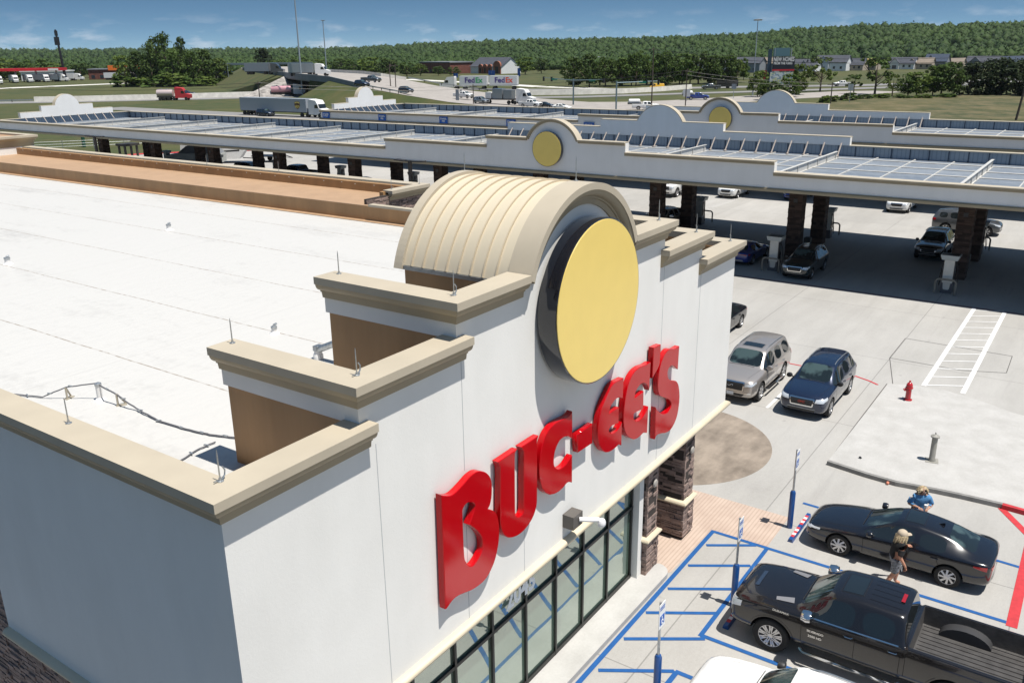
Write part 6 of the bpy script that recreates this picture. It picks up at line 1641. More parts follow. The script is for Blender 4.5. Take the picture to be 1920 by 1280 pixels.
# low concrete barrier walls and guard rails
def wallrun(P, h, w, name, label, mat, cat):
    t = thing(name, (*P[0], 0), 0, label, cat)
    mb = MB(); mb.sweep(P, [(-w/2, 0), (w/2, 0), (w/4, h), (-w/4, h)], 0.0); mb.build('barrier_wall', mat, t, world=True)
    return t
wallrun([(150, 290), (159.2, 279.5), (178.6, 262.8), (207.2, 243)], 1.6, .9, 'concrete_barrier', 'long pale concrete barrier along the freeway left of the bridge', MRAIL, 'barrier')
wallrun([(239, 166), (251, 148), (262, 138), (280, 133), (301, 131)], 1.5, .9, 'concrete_barrier', 'pale concrete barrier below the white parcel trailers right of the overpass', MRAIL, 'barrier')
def guardrail(P, label, post=4.0):
    t = thing('guard_rail', P[0], 0, label, 'guard rail')
    mb = MB(); V = [Vector(p) for p in P]
    for a, b_ in zip(V[:-1], V[1:]): mb.quad(a+Vector((0,0,.45)), b_+Vector((0,0,.45)), b_+Vector((0,0,.8)), a+Vector((0,0,.8)))
    mb.build('rail_beam', MGAL, t, world=True)
    for a, b_ in zip(V[:-1], V[1:]):
        n = max(1, int((b_-a).length/post))
        for i in range(n):
            q = a.lerp(b_, i/n); mb = MB(); mb.box(q.x-.08, q.x+.08, q.y-.08, q.y+.08, q.z, q.z+.75); mb.build('rail_post', MDK, t, world=True)
guardrail([(190.5, 198, 6.2), (184.5, 178, 4.5), (187.5, 165, 2.5)], 'grey guard rail running down from the bridge parapet', 2.5)
guardrail([(236, 207, 4.8), (243, 198, 2.6), (246, 184, 1.0), (241, 170, .3)], 'long guard rail on the far side of the descending road', 4)
guardrail([(60, 397, 0), (100, 350, 0), (150, 291, 0)], 'guard rail on the freeway at the far left', 6)
guardrail([(185, 92, 0), (196, 92, 0), (206, 96, 0)], 'short dark guard rail beside the two utility poles', 2)

# ---------------------------------------------------------------- trucks and traffic
def semi(loc, rz, label, tl=13.5, trailer=P_WHITE, cabm=P_WHITE, cab=True, n2=None, name='semi_truck', kind='box'):
    t = thing(name, loc, rz, label, 'truck')
    if kind == 'box':
        mb = MB(); mb.box(-tl, 0, -1.28, 1.28, 1.15, 4.05); mb.build('trailer', trailer, t)
        mb = MB(); mb.box(-tl+.1, -.1, -1.2, 1.2, .95, 1.14); mb.build('trailer_frame', MDK, t)
    elif kind == 'tank':
        mb = MB(); mb.lathe([(.3, -tl), (1.15, -tl+.2), (1.2, -tl+1), (1.2, -1), (1.15, -.3), (.3, -.1)], (0, 0, 2.2), 16, 'x'); mb.build('tank', trailer, t, smooth=40)
        mb = MB(); mb.box(-tl+.2, -.2, -1.1, 1.1, .9, 1.2); mb.build('trailer_frame', MDK, t)
        mb = MB()
        for x in (-tl*.7, -tl*.4): mb.lathe([(.25, 3.35), (.25, 3.6)], (x, 0, 0), 8)
        mb.build('hatch', MGAL, t)
    for x in (-tl+1.2, -tl+2.5, -1.6, .2, 4.0 if cab else -3):
        for s_ in (1, -1):
            mb = MB(); mb.lathe([(.5, -.25*0), (.52, .1), (.5, .3)], (x, s_*1.1-.15, .5), 14, 'y'); mb.build('wheel', MTY, t)
    if cab:
        mb = MB(); mb.prism([(.6, .7), (5.2, .6), (5.3, 1.7), (3.9, 2.05), (3.5, 2.9), (2.9, 3.75), (.7, 4.0), (.6, 3.6)], -1.2, 1.2, 'xz'); mb.build('cab', cabm, t)
        mb = MB(); mb.prism([(3.95, 2.1), (3.55, 2.95), (3.62, 2.98), (4.02, 2.12)], -1.05, 1.05, 'xz'); mb.build('windscreen', GL, t)
        for s_ in (1, -1):
            mb = MB(); mb.prism([(2.5, 2.1), (3.7, 2.1), (3.35, 2.85), (2.6, 2.85)], min(s_*1.202, s_*1.22), max(s_*1.202, s_*1.22), 'xz'); mb.build('side_window', GL, t)
    return t
D_ = -PI/2
P_TRL = paint('trailer_grey', (0.33, 0.36, 0.40), .5, .1, .2)
P_OFFW = paint('trailer_white', (0.62, 0.63, 0.64), .5, .05, .2)
ups = semi((141.2, 153.5, 0), D_+.03, 'long grey box trailer with brown shield emblem pulled by a white truck behind the canopies', 22.0, P_TRL, P_WHITE)
mb = MB(); mb.prism([(-3.6, 3.35), (-3.2, 3.45), (-2.75, 3.5), (-2.3, 3.45), (-1.9, 3.35), (-1.9, 2.5), (-2.1, 2.1), (-2.75, 1.75), (-3.4, 2.1), (-3.6, 2.5)], -1.30, -1.285, 'xz'); e_ = mb.build('shield_emblem', M('emblem_brown', (0.11, 0.05, 0.02), .5), ups)
mb = MB(); mb.prism([(-3.5, 3.0), (-2.75, 3.15), (-2.0, 3.0), (-2.0, 3.3), (-2.75, 3.42), (-3.5, 3.3)], -1.315, -1.302, 'xz'); mb.build('emblem_band', MYEL, e_)
text('emblem_text', 'ups', MYEL, 1.05, e_, face_mat((-2.75, -1.32, 2.45), -90), .01, bold=.02)
fed = semi((273.5, 188.6, 0), PI/2+.08, 'white double trailers lettered in purple, green and orange pulled by a white truck', 0.5, P_OFFW, P_WHITE, name='double_trailer_truck')
for c in kids(fed):
    if c.name.startswith(('trailer', 'wheel')): bpy.data.objects.remove(c)
MPUR = M('sign_purple', (0.06, 0.02, 0.20), .5); MGRN = M('sign_green', (0.01, 0.35, 0.10), .5); MORG = M('sign_orange', (0.75, 0.07, 0.02), .5)
for k, (x0, mm) in enumerate(((-1.0, MGRN), (-10.2, MORG))):
    mb = MB(); mb.box(x0-8.4, x0, -1.28, 1.28, 1.15, 4.05); tr = mb.build('trailer', P_OFFW, fed)
    text('trailer_text', 'Fed', MPUR, 2.2, tr, face_mat((x0-3.2, 1.30, 2.75), 90), .01, bold=.05)
    text('trailer_text', 'Ex', mm, 2.2, tr, face_mat((x0-6.0, 1.30, 2.75), 90), .01, bold=.05)
    for x in (x0-1.5, x0-7.3):
        for s_ in (1, -1):
            mb = MB(); mb.lathe([(.5, 0), (.52, .1), (.5, .3)], (x, s_*1.1-.15, .5), 14, 'y'); mb.build('wheel', MTY, fed)
for x in (.2, 4.0):
    for s_ in (1, -1):
        mb = MB(); mb.lathe([(.5, 0), (.52, .1), (.5, .3)], (x, s_*1.1-.15, .5), 14, 'y'); mb.build('wheel', MTY, fed)
fed.location = (268.5, 211.0, 0); fed.rotation_euler = (0, 0, math.radians(112)); fed.scale = (1.25, 1.25, 1.2)
semi((175.6, 253.0, 0), -.95, 'small tanker truck with white and red tank and red cab on the freeway', 5.5, paint('tank_white', (.62, .5, .48), .4), P_RED, kind='tank', name='tanker_truck')
semi((209.5, 236.0, 0), -.85, 'pink and white tanker with white cab entering the dark underpass', 7.0, paint('tank_pink', (.55, .28, .32), .4), P_WHITE, kind='tank', name='tanker_truck')
flat = semi((193.8, 133.0, .45), D_+.12, 'flatbed truck with metal tanks and crates on its deck coming down the overpass road', 11, P_GREY, P_WHITE, kind='flat', name='flatbed_truck')
mb = MB(); mb.box(-11, 0, -1.25, 1.25, 1.1, 1.4); mb.build('flat_deck', MDK, flat)
for i, (x0, x1, h, m_) in enumerate(((-8.6, -6.9, 3.0, P_WHITE), (-6.5, -3.6, 3.9, P_SILV), (-3.2, -.8, 3.6, MGREY))):
    mb = MB(); mb.box(x0, x1, -1.1, 1.1, 1.41, h)
    mb.build('cargo_crate', m_, flat)
def bigtrucks():
    L = (('row', (241.6, 500, 0), -1.9, 'white truck first in the row of trucks at the far left edge', P_OFFW), ('r', (256, 512, 0), -1.9, 'white box truck second in the row under the red canopy', P_OFFW), ('r', (262, 508, 0), -1.9, 'white truck with dark windscreen third in the row under the red canopy', P_WHITE),
         ('r', (270, 506, 0), -1.9, 'white truck fourth in the row under the red canopy', P_OFFW), ('r', (276, 503, 0), -.9, 'white truck beside the leaning dark pole', P_WHITE), ('r', (291, 513, 0), -.9, 'long white trailer right behind the leaning dark pole', P_OFFW),
         ('r', (312, 492, 0), -.9, 'white trailer in front of the orange roofed store', P_OFFW), ('r', (345, 430, 0), -.9, 'truck with bright blue trailer left of the riprap slope', P_BLUE), ('r', (364, 432, 0), -.9, 'white truck right of the blue trailer', P_WHITE), ('r', (385, 452, 0), -.8, 'long white trailer on the truck stop lot behind the bridge', P_OFFW))
    p0 = None
    for _, loc, rz, lab, m_ in L:
        if p0 is None: p0 = semi(loc, rz, lab, 13.5, P_OFFW, P_WHITE)
        else:
            r = dup(p0, loc, rz, lab); 
            if m_ is not P_OFFW: repaint(r, P_OFFW, m_)
bigtrucks()
semi((223, 262, 6.5), -1.0, 'grey container truck crossing the bridge, rear one of two', 9, MGREY, P_GREY)
semi((211, 226, 6.5), -1.05, 'white cab truck with grey container on the bridge', 8.5, P_SILV, P_WHITE)
for (x, y, z, rz, src, old, new, nm, lab) in (
    (174.8, 169.5, 5.2, D_-.1, suvA, P_NAVY, P_NAVY, 'moving_suv', 'dark SUV descending the overpass road behind the white end arch'), (190.5, 181, 5.6, D_, truckA, P_BRN, P_GREY, 'moving_pickup', 'grey pickup descending the overpass road nearest the bridge'),
    (190, 167.5, 3.0, D_-.1, suvA, P_NAVY, PB, 'moving_van', 'black van in the middle of the wide descending road'), (200.5, 155.5, 1.2, D_-.1, truckA, P_BRN, P_WHITE, 'moving_pickup', 'white pickup approaching the flatbed truck'),
    (189.3, 141, .75, D_-.15, suvA, P_NAVY, P_SILV, 'moving_suv', 'silver SUV alongside the flatbed truck'), (188.8, 125.2, .15, D_-.1, truckA, P_BRN, P_WHITE, 'moving_pickup', 'white pickup roof just above the canopy edge'),
    (190, 121.5, .1, D_, sedanA, PB, PB, 'moving_sedan', 'black sedan just above the canopy edge right of the flatbed truck'), (185.7, 114.0, .05, D_, sedanA, PB, P_WHITE, 'moving_sedan', 'white car roof just above the canopy edge beside the signal mast'),
    (193.5, 95.5, .05, D_+.5, truckA, P_BRN, P_WHITE, 'service_truck', 'white and blue service truck beside the tall utility pole'), (236.5, 101, .05, D_+.5, truckA, P_BRN, P_BLUE, 'service_truck', 'blue service truck carrying white tanks on the surface road'),
    (298.5, 122.5, .02, PI/2+.6, truckA, P_BRN, P_GREY, 'moving_pickup', 'grey pickup towing a black trailer on the far road'), (336.8, 88, .02, PI/2+.6, truckA, P_BRN, P_WHITE, 'moving_pickup', 'white pickup alone on the far road left of the open tree'),
    (193.1, 271.8, .0, -.8, truckA, P_BRN, P_NAVY, 'moving_pickup', 'dark pickup on the freeway behind the red tanker truck'), (139.0, 166.3, 0, D_+.03, suvA, P_NAVY, P_NAVY, 'moving_suv', 'dark blue SUV beside the long grey trailer with the shield emblem')):
    car(src, old, new, (x, y, z), rz, lab, nm)
for s_, (x, y) in enumerate(((193.0, 96.5), (236.0, 101.9))):
    t = thing('truck_tool_body', (x-.2, y+.8, 1.45), D_+.5, ('white tank load on the bed of the service truck beside the utility pole', 'white tank load on the bed of the blue service truck')[s_], 'tank load')
    mb = MB(); mb.lathe([(.3, -1.6), (.55, -1.4), (.55, 1.0), (.3, 1.2)], (-.6, 0, .55), 12, 'x'); mb.build('tank', P_WHITE, t, smooth=40)
    mb = MB(); mb.box(-2.4, .8, -.9, .9, -.1, .25); mb.build('tool_tray', P_GREY, t)
yv, _ = make_car('van', 'moving_van', (292.2, 140.2, .02), PI/2+.55, 'yellow van on the far road', 'van', P_YEL)
t = thing('box_trailer', (307.5, 121, 0), PI/2+.6, 'low black box trailer behind the grey pickup on the far road', 'trailer')
mb = MB(); mb.box(-4.4, 3.2, -1.2, 1.2, .6, 3.0); mb.build('trailer_body', PB, t)
for s_ in (-1.1, 1.1):
    mb = MB(); mb.lathe([(.4, -.1), (.4, .1)], (-1, s_, .4), 12, 'y'); mb.build('wheel', MTY, t)

# ================================================================ hills and the far forest
def lerp_tab(tab, a):
    for (a0_, v0), (a1_, v1) in zip(tab[:-1], tab[1:]):
        if a <= a1_: f_ = max(0, min(1, (a-a0_)/(a1_-a0_))); return v0+(v1-v0)*f_
    return tab[-1][1]
RIDGE = [(-40, .010), (-10, .014), (0, .0150), (6, .0158), (14, .0168), (17, .0150), (20.4, .0104), (24, .0086), (33, .0080), (38, .0066), (42, .0035), (45, .0016), (50, .0018), (54, .0026), (58, .0032), (64, .0038), (75, .004), (95, .004)]
RD = [(-40, 1300), (15, 1300), (25, 1550), (35, 1900), (45, 2600), (60, 3200), (95, 3200)]
R0 = [(-40, 640), (24, 660), (35, 640), (45, 760), (60, 1000), (95, 1000)]
def hill(x, y):
    az = math.degrees(math.atan2(y, x)); r = math.hypot(x, y); D = lerp_tab(RD, az); r0 = lerp_tab(R0, az)
    H_ = lerp_tab(RIDGE, az)*D + 14 - 6.5
    t_ = max(0, min(1, (r-r0)/(D-r0))); s_ = t_*t_*(3-2*t_)
    b_ = noise.noise(Vector((x*.0022, y*.0022, 0)))*3.0*t_*(1-t_)*4*.6 + noise.noise(Vector((x*.006, y*.006, 5)))*1.2*t_
    return H_*s_ + b_ - 0.35*(1-t_)*(r < r0*1.02)
mb = MB(); na, nr = 110, 44; o = 0
for i in range(na+1):
    az = math.radians(-32+118*i/na)
    for j in range(nr+1):
        D = lerp_tab(RD, math.degrees(az)); r0 = lerp_tab(R0, math.degrees(az)); r = r0*.98+(D*1.15-r0*.98)*j/nr
        x, y = r*math.cos(az), r*math.sin(az); mb.v.append((x, y, hill(x, y) if j else -.5))
for i in range(na):
    for j in range(nr): mb.face((i*(nr+1)+j, (i+1)*(nr+1)+j, (i+1)*(nr+1)+j+1, i*(nr+1)+j+1))
struct(mb.build('hills', MFLOOR, smooth=60))

def mk_leaf(name, c0, c1, c2, rnd=.5, trans=.25):
    m = bpy.data.materials.new(name); m.use_nodes = True; n = m.node_tree.nodes; l = m.node_tree.links; b = n['Principled BSDF']
    b.inputs['Roughness'].default_value = .7; b.inputs['Specular IOR Level'].default_value = .25
    g_ = n.new('ShaderNodeNewGeometry'); oi = n.new('ShaderNodeObjectInfo'); t_ = n.new('ShaderNodeTexCoord')
    nz = n.new('ShaderNodeTexNoise'); nz.inputs['Scale'].default_value = rnd; nz.inputs['Detail'].default_value = 3
    l.new(t_.outputs['Object'], nz.inputs['Vector'])
    r = n.new('ShaderNodeMapRange'); r.inputs['From Min'].default_value = .35; r.inputs['From Max'].default_value = .65; l.new(nz.outputs[0], r.inputs['Value'])
    x = n.new('ShaderNodeMix'); x.data_type = 'RGBA'; x.inputs[6].default_value = (*c0, 1); x.inputs[7].default_value = (*c1, 1); l.new(r.outputs[0], x.inputs[0])
    y = n.new('ShaderNodeMix'); y.data_type = 'RGBA'; y.inputs[7].default_value = (*c2, 1); l.new(x.outputs[2], y.inputs[6])
    a = n.new('ShaderNodeMath'); a.operation = 'MULTIPLY'; a.inputs[1].default_value = .6; l.new(g_.outputs['Random Per Island'], a.inputs[0]); l.new(a.outputs[0], y.inputs[0])
    v = n.new('ShaderNodeHueSaturation'); l.new(y.outputs[2], v.inputs['Color'])
    w = n.new('ShaderNodeMapRange'); w.inputs['To Min'].default_value = .75; w.inputs['To Max'].default_value = 1.25; l.new(oi.outputs['Random'], w.inputs['Value']); l.new(w.outputs[0], v.inputs['Value'])
    l.new(v.outputs[0], b.inputs['Base Color'])
    tr = n.new('ShaderNodeBsdfTranslucent'); l.new(v.outputs[0], tr.inputs['Color']); ms = n.new('ShaderNodeMixShader'); ms.inputs[0].default_value = trans
    l.new(b.outputs[0], ms.inputs[1]); l.new(tr.outputs[0], ms.inputs[2]); l.new(ms.outputs[0], n['Material Output'].inputs[0])
    MATS[name] = m; return m
ML_A = mk_leaf('leaf_mid', (0.030, 0.062, 0.010), (0.058, 0.098, 0.016), (0.085, 0.125, 0.022), .28)
ML_B = mk_leaf('leaf_light', (0.055, 0.095, 0.014), (0.095, 0.140, 0.022), (0.13, 0.17, 0.03), .3)
ML_D = mk_leaf('leaf_dark', (0.013, 0.030, 0.008), (0.026, 0.045, 0.012), (0.045, 0.060, 0.02), .35)
ML_F = mk_leaf('leaf_forest', (0.013, 0.031, 0.007), (0.026, 0.050, 0.009), (0.038, 0.066, 0.012), .009, .12)
MBARK = M('bark', (0.11, 0.085, 0.06), .95, 0, .3, 3)
rng = np.random.default_rng(4)
def quads_mesh(name, C, N, S, mat):
    """leaf cards: centres C, normals N, sizes S"""
    n = len(C); a = np.cross(N, rng.normal(size=(n, 3))); a /= np.linalg.norm(a, axis=1, keepdims=True)+1e-9; b = np.cross(N, a)
    S = S[:, None]; asp = rng.uniform(.6, 1.0, (n, 1))
    V = np.stack([C-a*S-b*S*asp*.4, C+a*S*.2-b*S*asp, C+a*S+b*S*asp*.3, C-a*S*.3+b*S*asp], axis=1).reshape(-1, 3)
    me = bpy.data.meshes.new(name); me.vertices.add(4*n); me.vertices.foreach_set('co', V.astype(np.float32).ravel())
    me.loops.add(4*n); me.loops.foreach_set('vertex_index', np.arange(4*n, dtype=np.int32))
    me.polygons.add(n); me.polygons.foreach_set('loop_start', np.arange(0, 4*n, 4, dtype=np.int32)); me.polygons.foreach_set('loop_total', np.full(n, 4, dtype=np.int32))
    me.update(); me.materials.append(mat); me.validate(); return me
def crown_pts(kind, n):
    cl = []
    if kind == 'round': env = lambda z: math.sqrt(max(0, 1-((z-.58)/.44)**2))*.5; zr = (.20, .98); K = 46
    elif kind == 'tall': env = lambda z: (math.sin(math.pi*min(1, max(0, (z-.06)/.96)))**.6)*.5*(1.05-.35*z); zr = (.10, .98); K = 60
    elif kind == 'open': env = lambda z: math.sqrt(max(0, 1-((z-.66)/.36)**2))*.5; zr = (.38, .97); K = 26
    elif kind == 'dark': env = lambda z: (1-z**2.6)**.5*.5*(.7+.3*min(1, z*6)); zr = (.03, .97); K = 70
    else: env = lambda z: math.sqrt(max(0, 1-z*z))*.5; zr = (.05, .9); K = 30
    C = []; N = []
    for k in range(K):
        z = rng.uniform(*zr); e_ = env(z); a = rng.uniform(0, 2*math.pi); rr = e_*rng.uniform(.35, .98)
        c = np.array([rr*math.cos(a), rr*math.sin(a), z]); s_ = rng.uniform(.06, .13)*(1.15 if kind != 'open' else .85)
        m = max(8, int(n/K)); d = rng.normal(size=(m, 3)); d /= np.linalg.norm(d, axis=1, keepdims=True)
        p = c+d*s_*np.array([1.0, 1.0, .75])*rng.uniform(.55, 1.1, (m, 1)); C.append(p); N.append(d+rng.normal(scale=.5, size=(m, 3))+np.array([0, 0, .3]))
    C = np.concatenate(C); N = np.concatenate(N); N /= np.linalg.norm(N, axis=1, keepdims=True); return C, N
PROTO = {}
def tree_proto(key, kind, mat, n, leaf):
    C, N = crown_pts(kind, n); me = quads_mesh('crown', C, N, rng.uniform(.6, 1.2, len(C))*leaf*1.3, mat)
    mb = MB(); r_ = random.Random(len(PROTO)); th = {'round': .75, 'tall': .85, 'open': .8, 'dark': .8}.get(kind, .5)
    mb.tube([(0, 0, -.02), (.01, .005, th*.4), (-.01, .01, th*.75), (.01, 0, th)], [.028, .022, .014, .004], 6)
    for i in range(9 if kind == 'open' else 6):
        z = r_.uniform(.25, .65)*th; a = r_.uniform(0, 6.28); L = r_.uniform(.2, .38)
        mb.tube([(0, 0, z), (L*.5*math.cos(a), L*.5*math.sin(a), z+L*.4), (L*math.cos(a), L*math.sin(a), z+L*1.0)], [.013, .009, .003], 5)
    me2 = bpy.data.meshes.new('trunk'); me2.from_pydata(mb.v, [], mb.f); me2.materials.append(MBARK)
    PROTO[key] = (me, me2)
for k in range(3): tree_proto(f'round{k}', 'round', ML_A if k else ML_B, 1500, .030)
for k in range(2): tree_proto(f'tall{k}', 'tall', ML_A, 1800, .026)
tree_proto('open0', 'open', ML_B, 850, .026); tree_proto('open1', 'open', ML_A, 950, .026)
for k in range(2): tree_proto(f'dark{k}', 'dark', ML_D, 2200, .028)
tree_proto('shrub0', 'shrub', ML_A, 1000, .06); tree_proto('shrub1', 'shrub', ML_B, 900, .06)
def tree(key, x, y, h, w, name, label, cat, group, z=0):
    me, me2 = PROTO[key]; t = thing(name, (x, y, z-.1), rng.uniform(0, 6.28), label, cat, group); t.scale = (w, w*rng.uniform(.9, 1.1), h)
    for nm, m_ in (('crown', me), ('trunk', me2)):
        o = bpy.data.objects.new(nm, m_); COL.objects.link(o); o.parent = t
    return t
LEFT = [(249,395,13.5,10.3),(247,382,15.1,12.3),(258,387,18.8,11.4),(269,398,21.4,11.8),(261,379,22.6,13.1),(268,377,21.1,10.4),(257,369,15.5,13.8),(265,365,14.7,12.2),(276,372,15.4,12.5),(283,372,11.7,11.5),(289,373,9.6,8.7)]
SHR = [(241,383,5.4,11.1),(243,375,4.2,9.9),(246,366,5.8,11.9),(248,358,6.2,11.8),(255,356,5.1,10.7),(262,353,4.2,10.8),(278,364,2.9,8.4),(295,378,1.8,6.5)]
MID = [(286,584,12.7,20),(289,570,10.1,15.7),(306,583,11.7,20.2),(316,583,9.6,16.3),(329,572,9.3,14.6),(332,560,7.3,12),(435,517,16.7,14.1),(426,490,9.5,15.9),(463,512,10.5,17),(491,520,8.6,19.3),(468,473,9.5,16.3),(446,439,8.9,15.4),(417,397,10.5,14.1),(401,367,9.9,14.7),(404,355,7.5,11.9),(414,353,6.7,8.7),(416,341,5.4,7.9),(418,331,4.8,7.9),(444,298,9.6,11.2),(466,301,8.7,10.2)]
ROW = [(303,181,10.1,9.5),(300,172,11.2,9.4),(307,169,10.3,8.6),(313,165,9.8,8.7),(319,162,12.1,8.8),(325,158,10.8,8.9),(327,153,11.9,9.7),(329,147,11.1,8.8),(340,145,11.7,10),(341,140,10.1,8.2),(353,138,10.7,7.9),(390,145,8.6,5.1)]
RIGHT = [(257,91,7.4,6),(243,83,5.3,5.7),(261,83,6.2,7.4),(273,84,8.9,5.6),(281,46,9,7.7),(280,48,8,6.3),(273,51,6.7,6.8),(272,53,6,6.1),(282,43,8.9,6.3)]
DARK = [(289,40,8.8,8.4),(291,36,9.6,9),(292,32,9.9,9),(294,28,9.6,9),(289,23,9.9,9),(292,18,9.5,9)]
BUSH = [(251,64,2.2,4.1),(244,66,1.6,3.1),(260,62,1.3,3.6),(264,58,1.4,4),(266,53,1.1,4),(268,48,1.1,4.3),(273,43,1.3,4.4),(226,63,2.5,2.3)]
OL = ['first', 'second', 'third', 'fourth', 'fifth', 'sixth', 'seventh', 'eighth', 'ninth', 'tenth', 'eleventh', 'twelfth', 'thirteenth', 'fourteenth', 'fifteenth', 'sixteenth', 'seventeenth', 'eighteenth', 'nineteenth', 'twentieth', 'twenty-first', 'twenty-second', 'twenty-third', 'twenty-fourth', 'twenty-fifth', 'twenty-sixth', 'twenty-seventh', 'twenty-eighth', 'twenty-ninth', 'thirtieth', 'thirty-first', 'thirty-second', 'thirty-third', 'thirty-fourth', 'thirty-fifth', 'thirty-sixth']
for i, (x, y, h, w) in enumerate(LEFT): tree('tall%d' % (i % 2) if h > 14 else 'round%d' % (i % 3), x, y, h, w*1.15, 'tree', f'{"tall" if h > 17 else "rounded"} green tree, {OL[i]} from the left in the big clump left of the bridge', 'tree', 'clump of trees left of the bridge')
for i, (x, y, h, w) in enumerate(SHR): tree('shrub%d' % (i % 2), x, y, h, w*1.15, 'shrub', f'low dense bush at the foot of the tall clump, {OL[i]} from the left', 'bush', 'bushes at the foot of the tall clump')
for i, (x, y, h, w) in enumerate(MID): tree(('dark0' if h > 16 else 'round%d' % (i % 3)), x, y, h, w*1.1, 'tree', f'green tree in the distant belt behind the freeway, {OL[i]} from the left', 'tree', 'distant tree belt behind the freeway')
for i, (x, y, h, w) in enumerate(ROW): tree('round%d' % (1+i % 2) if i % 3 else 'tall%d' % (i % 2), x, y, h*1.05, w*1.25, 'tree', f'leafy tree in the row behind the signal masts, {OL[i]} from the left', 'tree', 'row of trees behind the signal masts')
for i, (x, y, h, w) in enumerate(ROW[:-2]): tree('round%d' % (i % 3), x+14+3*(i % 2), y-4, h*.9, w*1.2, 'tree', f'back tree half hidden behind the signal-mast row, {OL[i]} from the left', 'tree', 'back row of trees behind the signal masts')
for i, (x, y, h, w) in enumerate(RIGHT): tree('round%d' % (i % 3), x, y, h, w*1.2, 'tree', f'light green tree around the billboard and field edge, {OL[i]} from the left', 'tree', 'light green trees at the field edge')
for i, (x, y, h, w) in enumerate(DARK): tree('dark%d' % (i % 2), x, y, h, w*1.2, 'evergreen_tree', f'dark evergreen tree at the edge of the right-hand field, {OL[i]} from the left', 'tree', 'dark evergreens beside the field')
for i, (x, y, h, w) in enumerate(BUSH): tree('shrub%d' % (i % 2), x, y, h, w*1.4, 'shrub', f'small bush along the upper edge of the dry field, {OL[i]} from the left', 'bush', 'small bushes along the field')
tree('open0', 295, 84, 10.4, 9.5, 'tree', 'airy tree with bare lower limbs right of the billboard', 'tree', None)
tree('open1', 281, 64, 10.9, 13, 'tree', 'wide spreading tree with open branches between billboard and evergreens', 'tree', None)
tree('open1', 285, 71, 5.9, 7, 'tree', 'low scraggy tree left of the wide spreading tree', 'tree', None)
tree('open0', 276, 58, 5.9, 7, 'tree', 'low scraggy tree right of the wide spreading tree', 'tree', None)

# far forest: one wood that reads as a mass
def forest(name, N, azr, rfn, seed):
    rg = np.random.default_rng(seed)
    ico = bmesh.new(); bmesh.ops.create_icosphere(ico, subdivisions=1, radius=0.93); iv = np.array([v.co[:] for v in ico.verts]); iff = np.array([[v.index for v in f.verts] for f in ico.faces]); ico.free()
    nv, nf = len(iv), len(iff); P = []
    while len(P) < N:
        az = math.radians(rg.uniform(*azr)); r0, r1 = rfn(math.degrees(az)); r = r0*math.exp(rg.uniform(0, 1)**1.0*math.log(r1/r0)); x, y = r*math.cos(az), r*math.sin(az)
        if 448 < x < 480 and 300 < y < 400: continue
        P.append((x, y, r, hill(x, y)))
    P = np.array(P); n = len(P); R = 2.3+P[:, 2]/700; R *= rg.uniform(.65, 1.4, n); Hh = R*rg.uniform(.85, 1.35, n)
    V = iv[None]*(1+rg.uniform(-.16, .16, (n, nv, 1))); V = V*np.stack([R, R, Hh], 1)[:, None]; V += np.stack([P[:, 0], P[:, 1], P[:, 3]+Hh*.75], 1)[:, None]
    V1 = V.reshape(-1, 3); F1 = (iff[None]+(np.arange(n)*nv)[:, None, None]).reshape(-1, 3)
    q = 12; d = rg.normal(size=(n, q, 3)); d[..., 2] = abs(d[..., 2])*.8; d /= np.linalg.norm(d, axis=2, keepdims=True)
    C = d*np.stack([R, R, Hh], 1)[:, None]*1.02+np.stack([P[:, 0], P[:, 1], P[:, 3]+Hh*.75], 1)[:, None]; C = C.reshape(-1, 3); Nn = (d+rg.normal(scale=.6, size=d.shape)).reshape(-1, 3); Nn /= np.linalg.norm(Nn, axis=1, keepdims=True)
    S_ = np.repeat(R*.24, q)*rg.uniform(.6, 1.2, n*q); a = np.cross(Nn, rg.normal(size=Nn.shape)); a /= np.linalg.norm(a, axis=1, keepdims=True); b = np.cross(Nn, a); S_ = S_[:, None]
    T = np.stack([C-a*S_, C+a*S_*.6-b*S_, C+b*S_], 1).reshape(-1, 3)
    VV = np.concatenate([V1, T]); FF = np.concatenate([F1, np.arange(len(T)).reshape(-1, 3)+len(V1)])
    me = bpy.data.meshes.new(name); me.vertices.add(len(VV)); me.vertices.foreach_set('co', VV.astype(np.float32).ravel()); me.loops.add(FF.size); me.loops.foreach_set('vertex_index', FF.astype(np.int32).ravel())
    me.polygons.add(len(FF)); me.polygons.foreach_set('loop_start', np.arange(0, FF.size, 3, dtype=np.int32)); me.polygons.foreach_set('loop_total', np.full(len(FF), 3, dtype=np.int32)); me.update(); me.materials.append(ML_F)
    o = bpy.data.objects.new(name, me); COL.objects.link(o); return o
def rr1(az):
    D = lerp_tab(RD, az)
    if az < 4: return (520, D*1.05)
    if az < 24: return (735, D*1.05)
    if az < 30: return (560, D*1.05)
    if az < 44: return (640, D*1.05)
    return (690, D*1.05)
tag(forest('forest', 15500, (-6, 74), rr1, 1), 'continuous green wood covering the far hillsides up to the horizon', 'forest', kind='stuff')

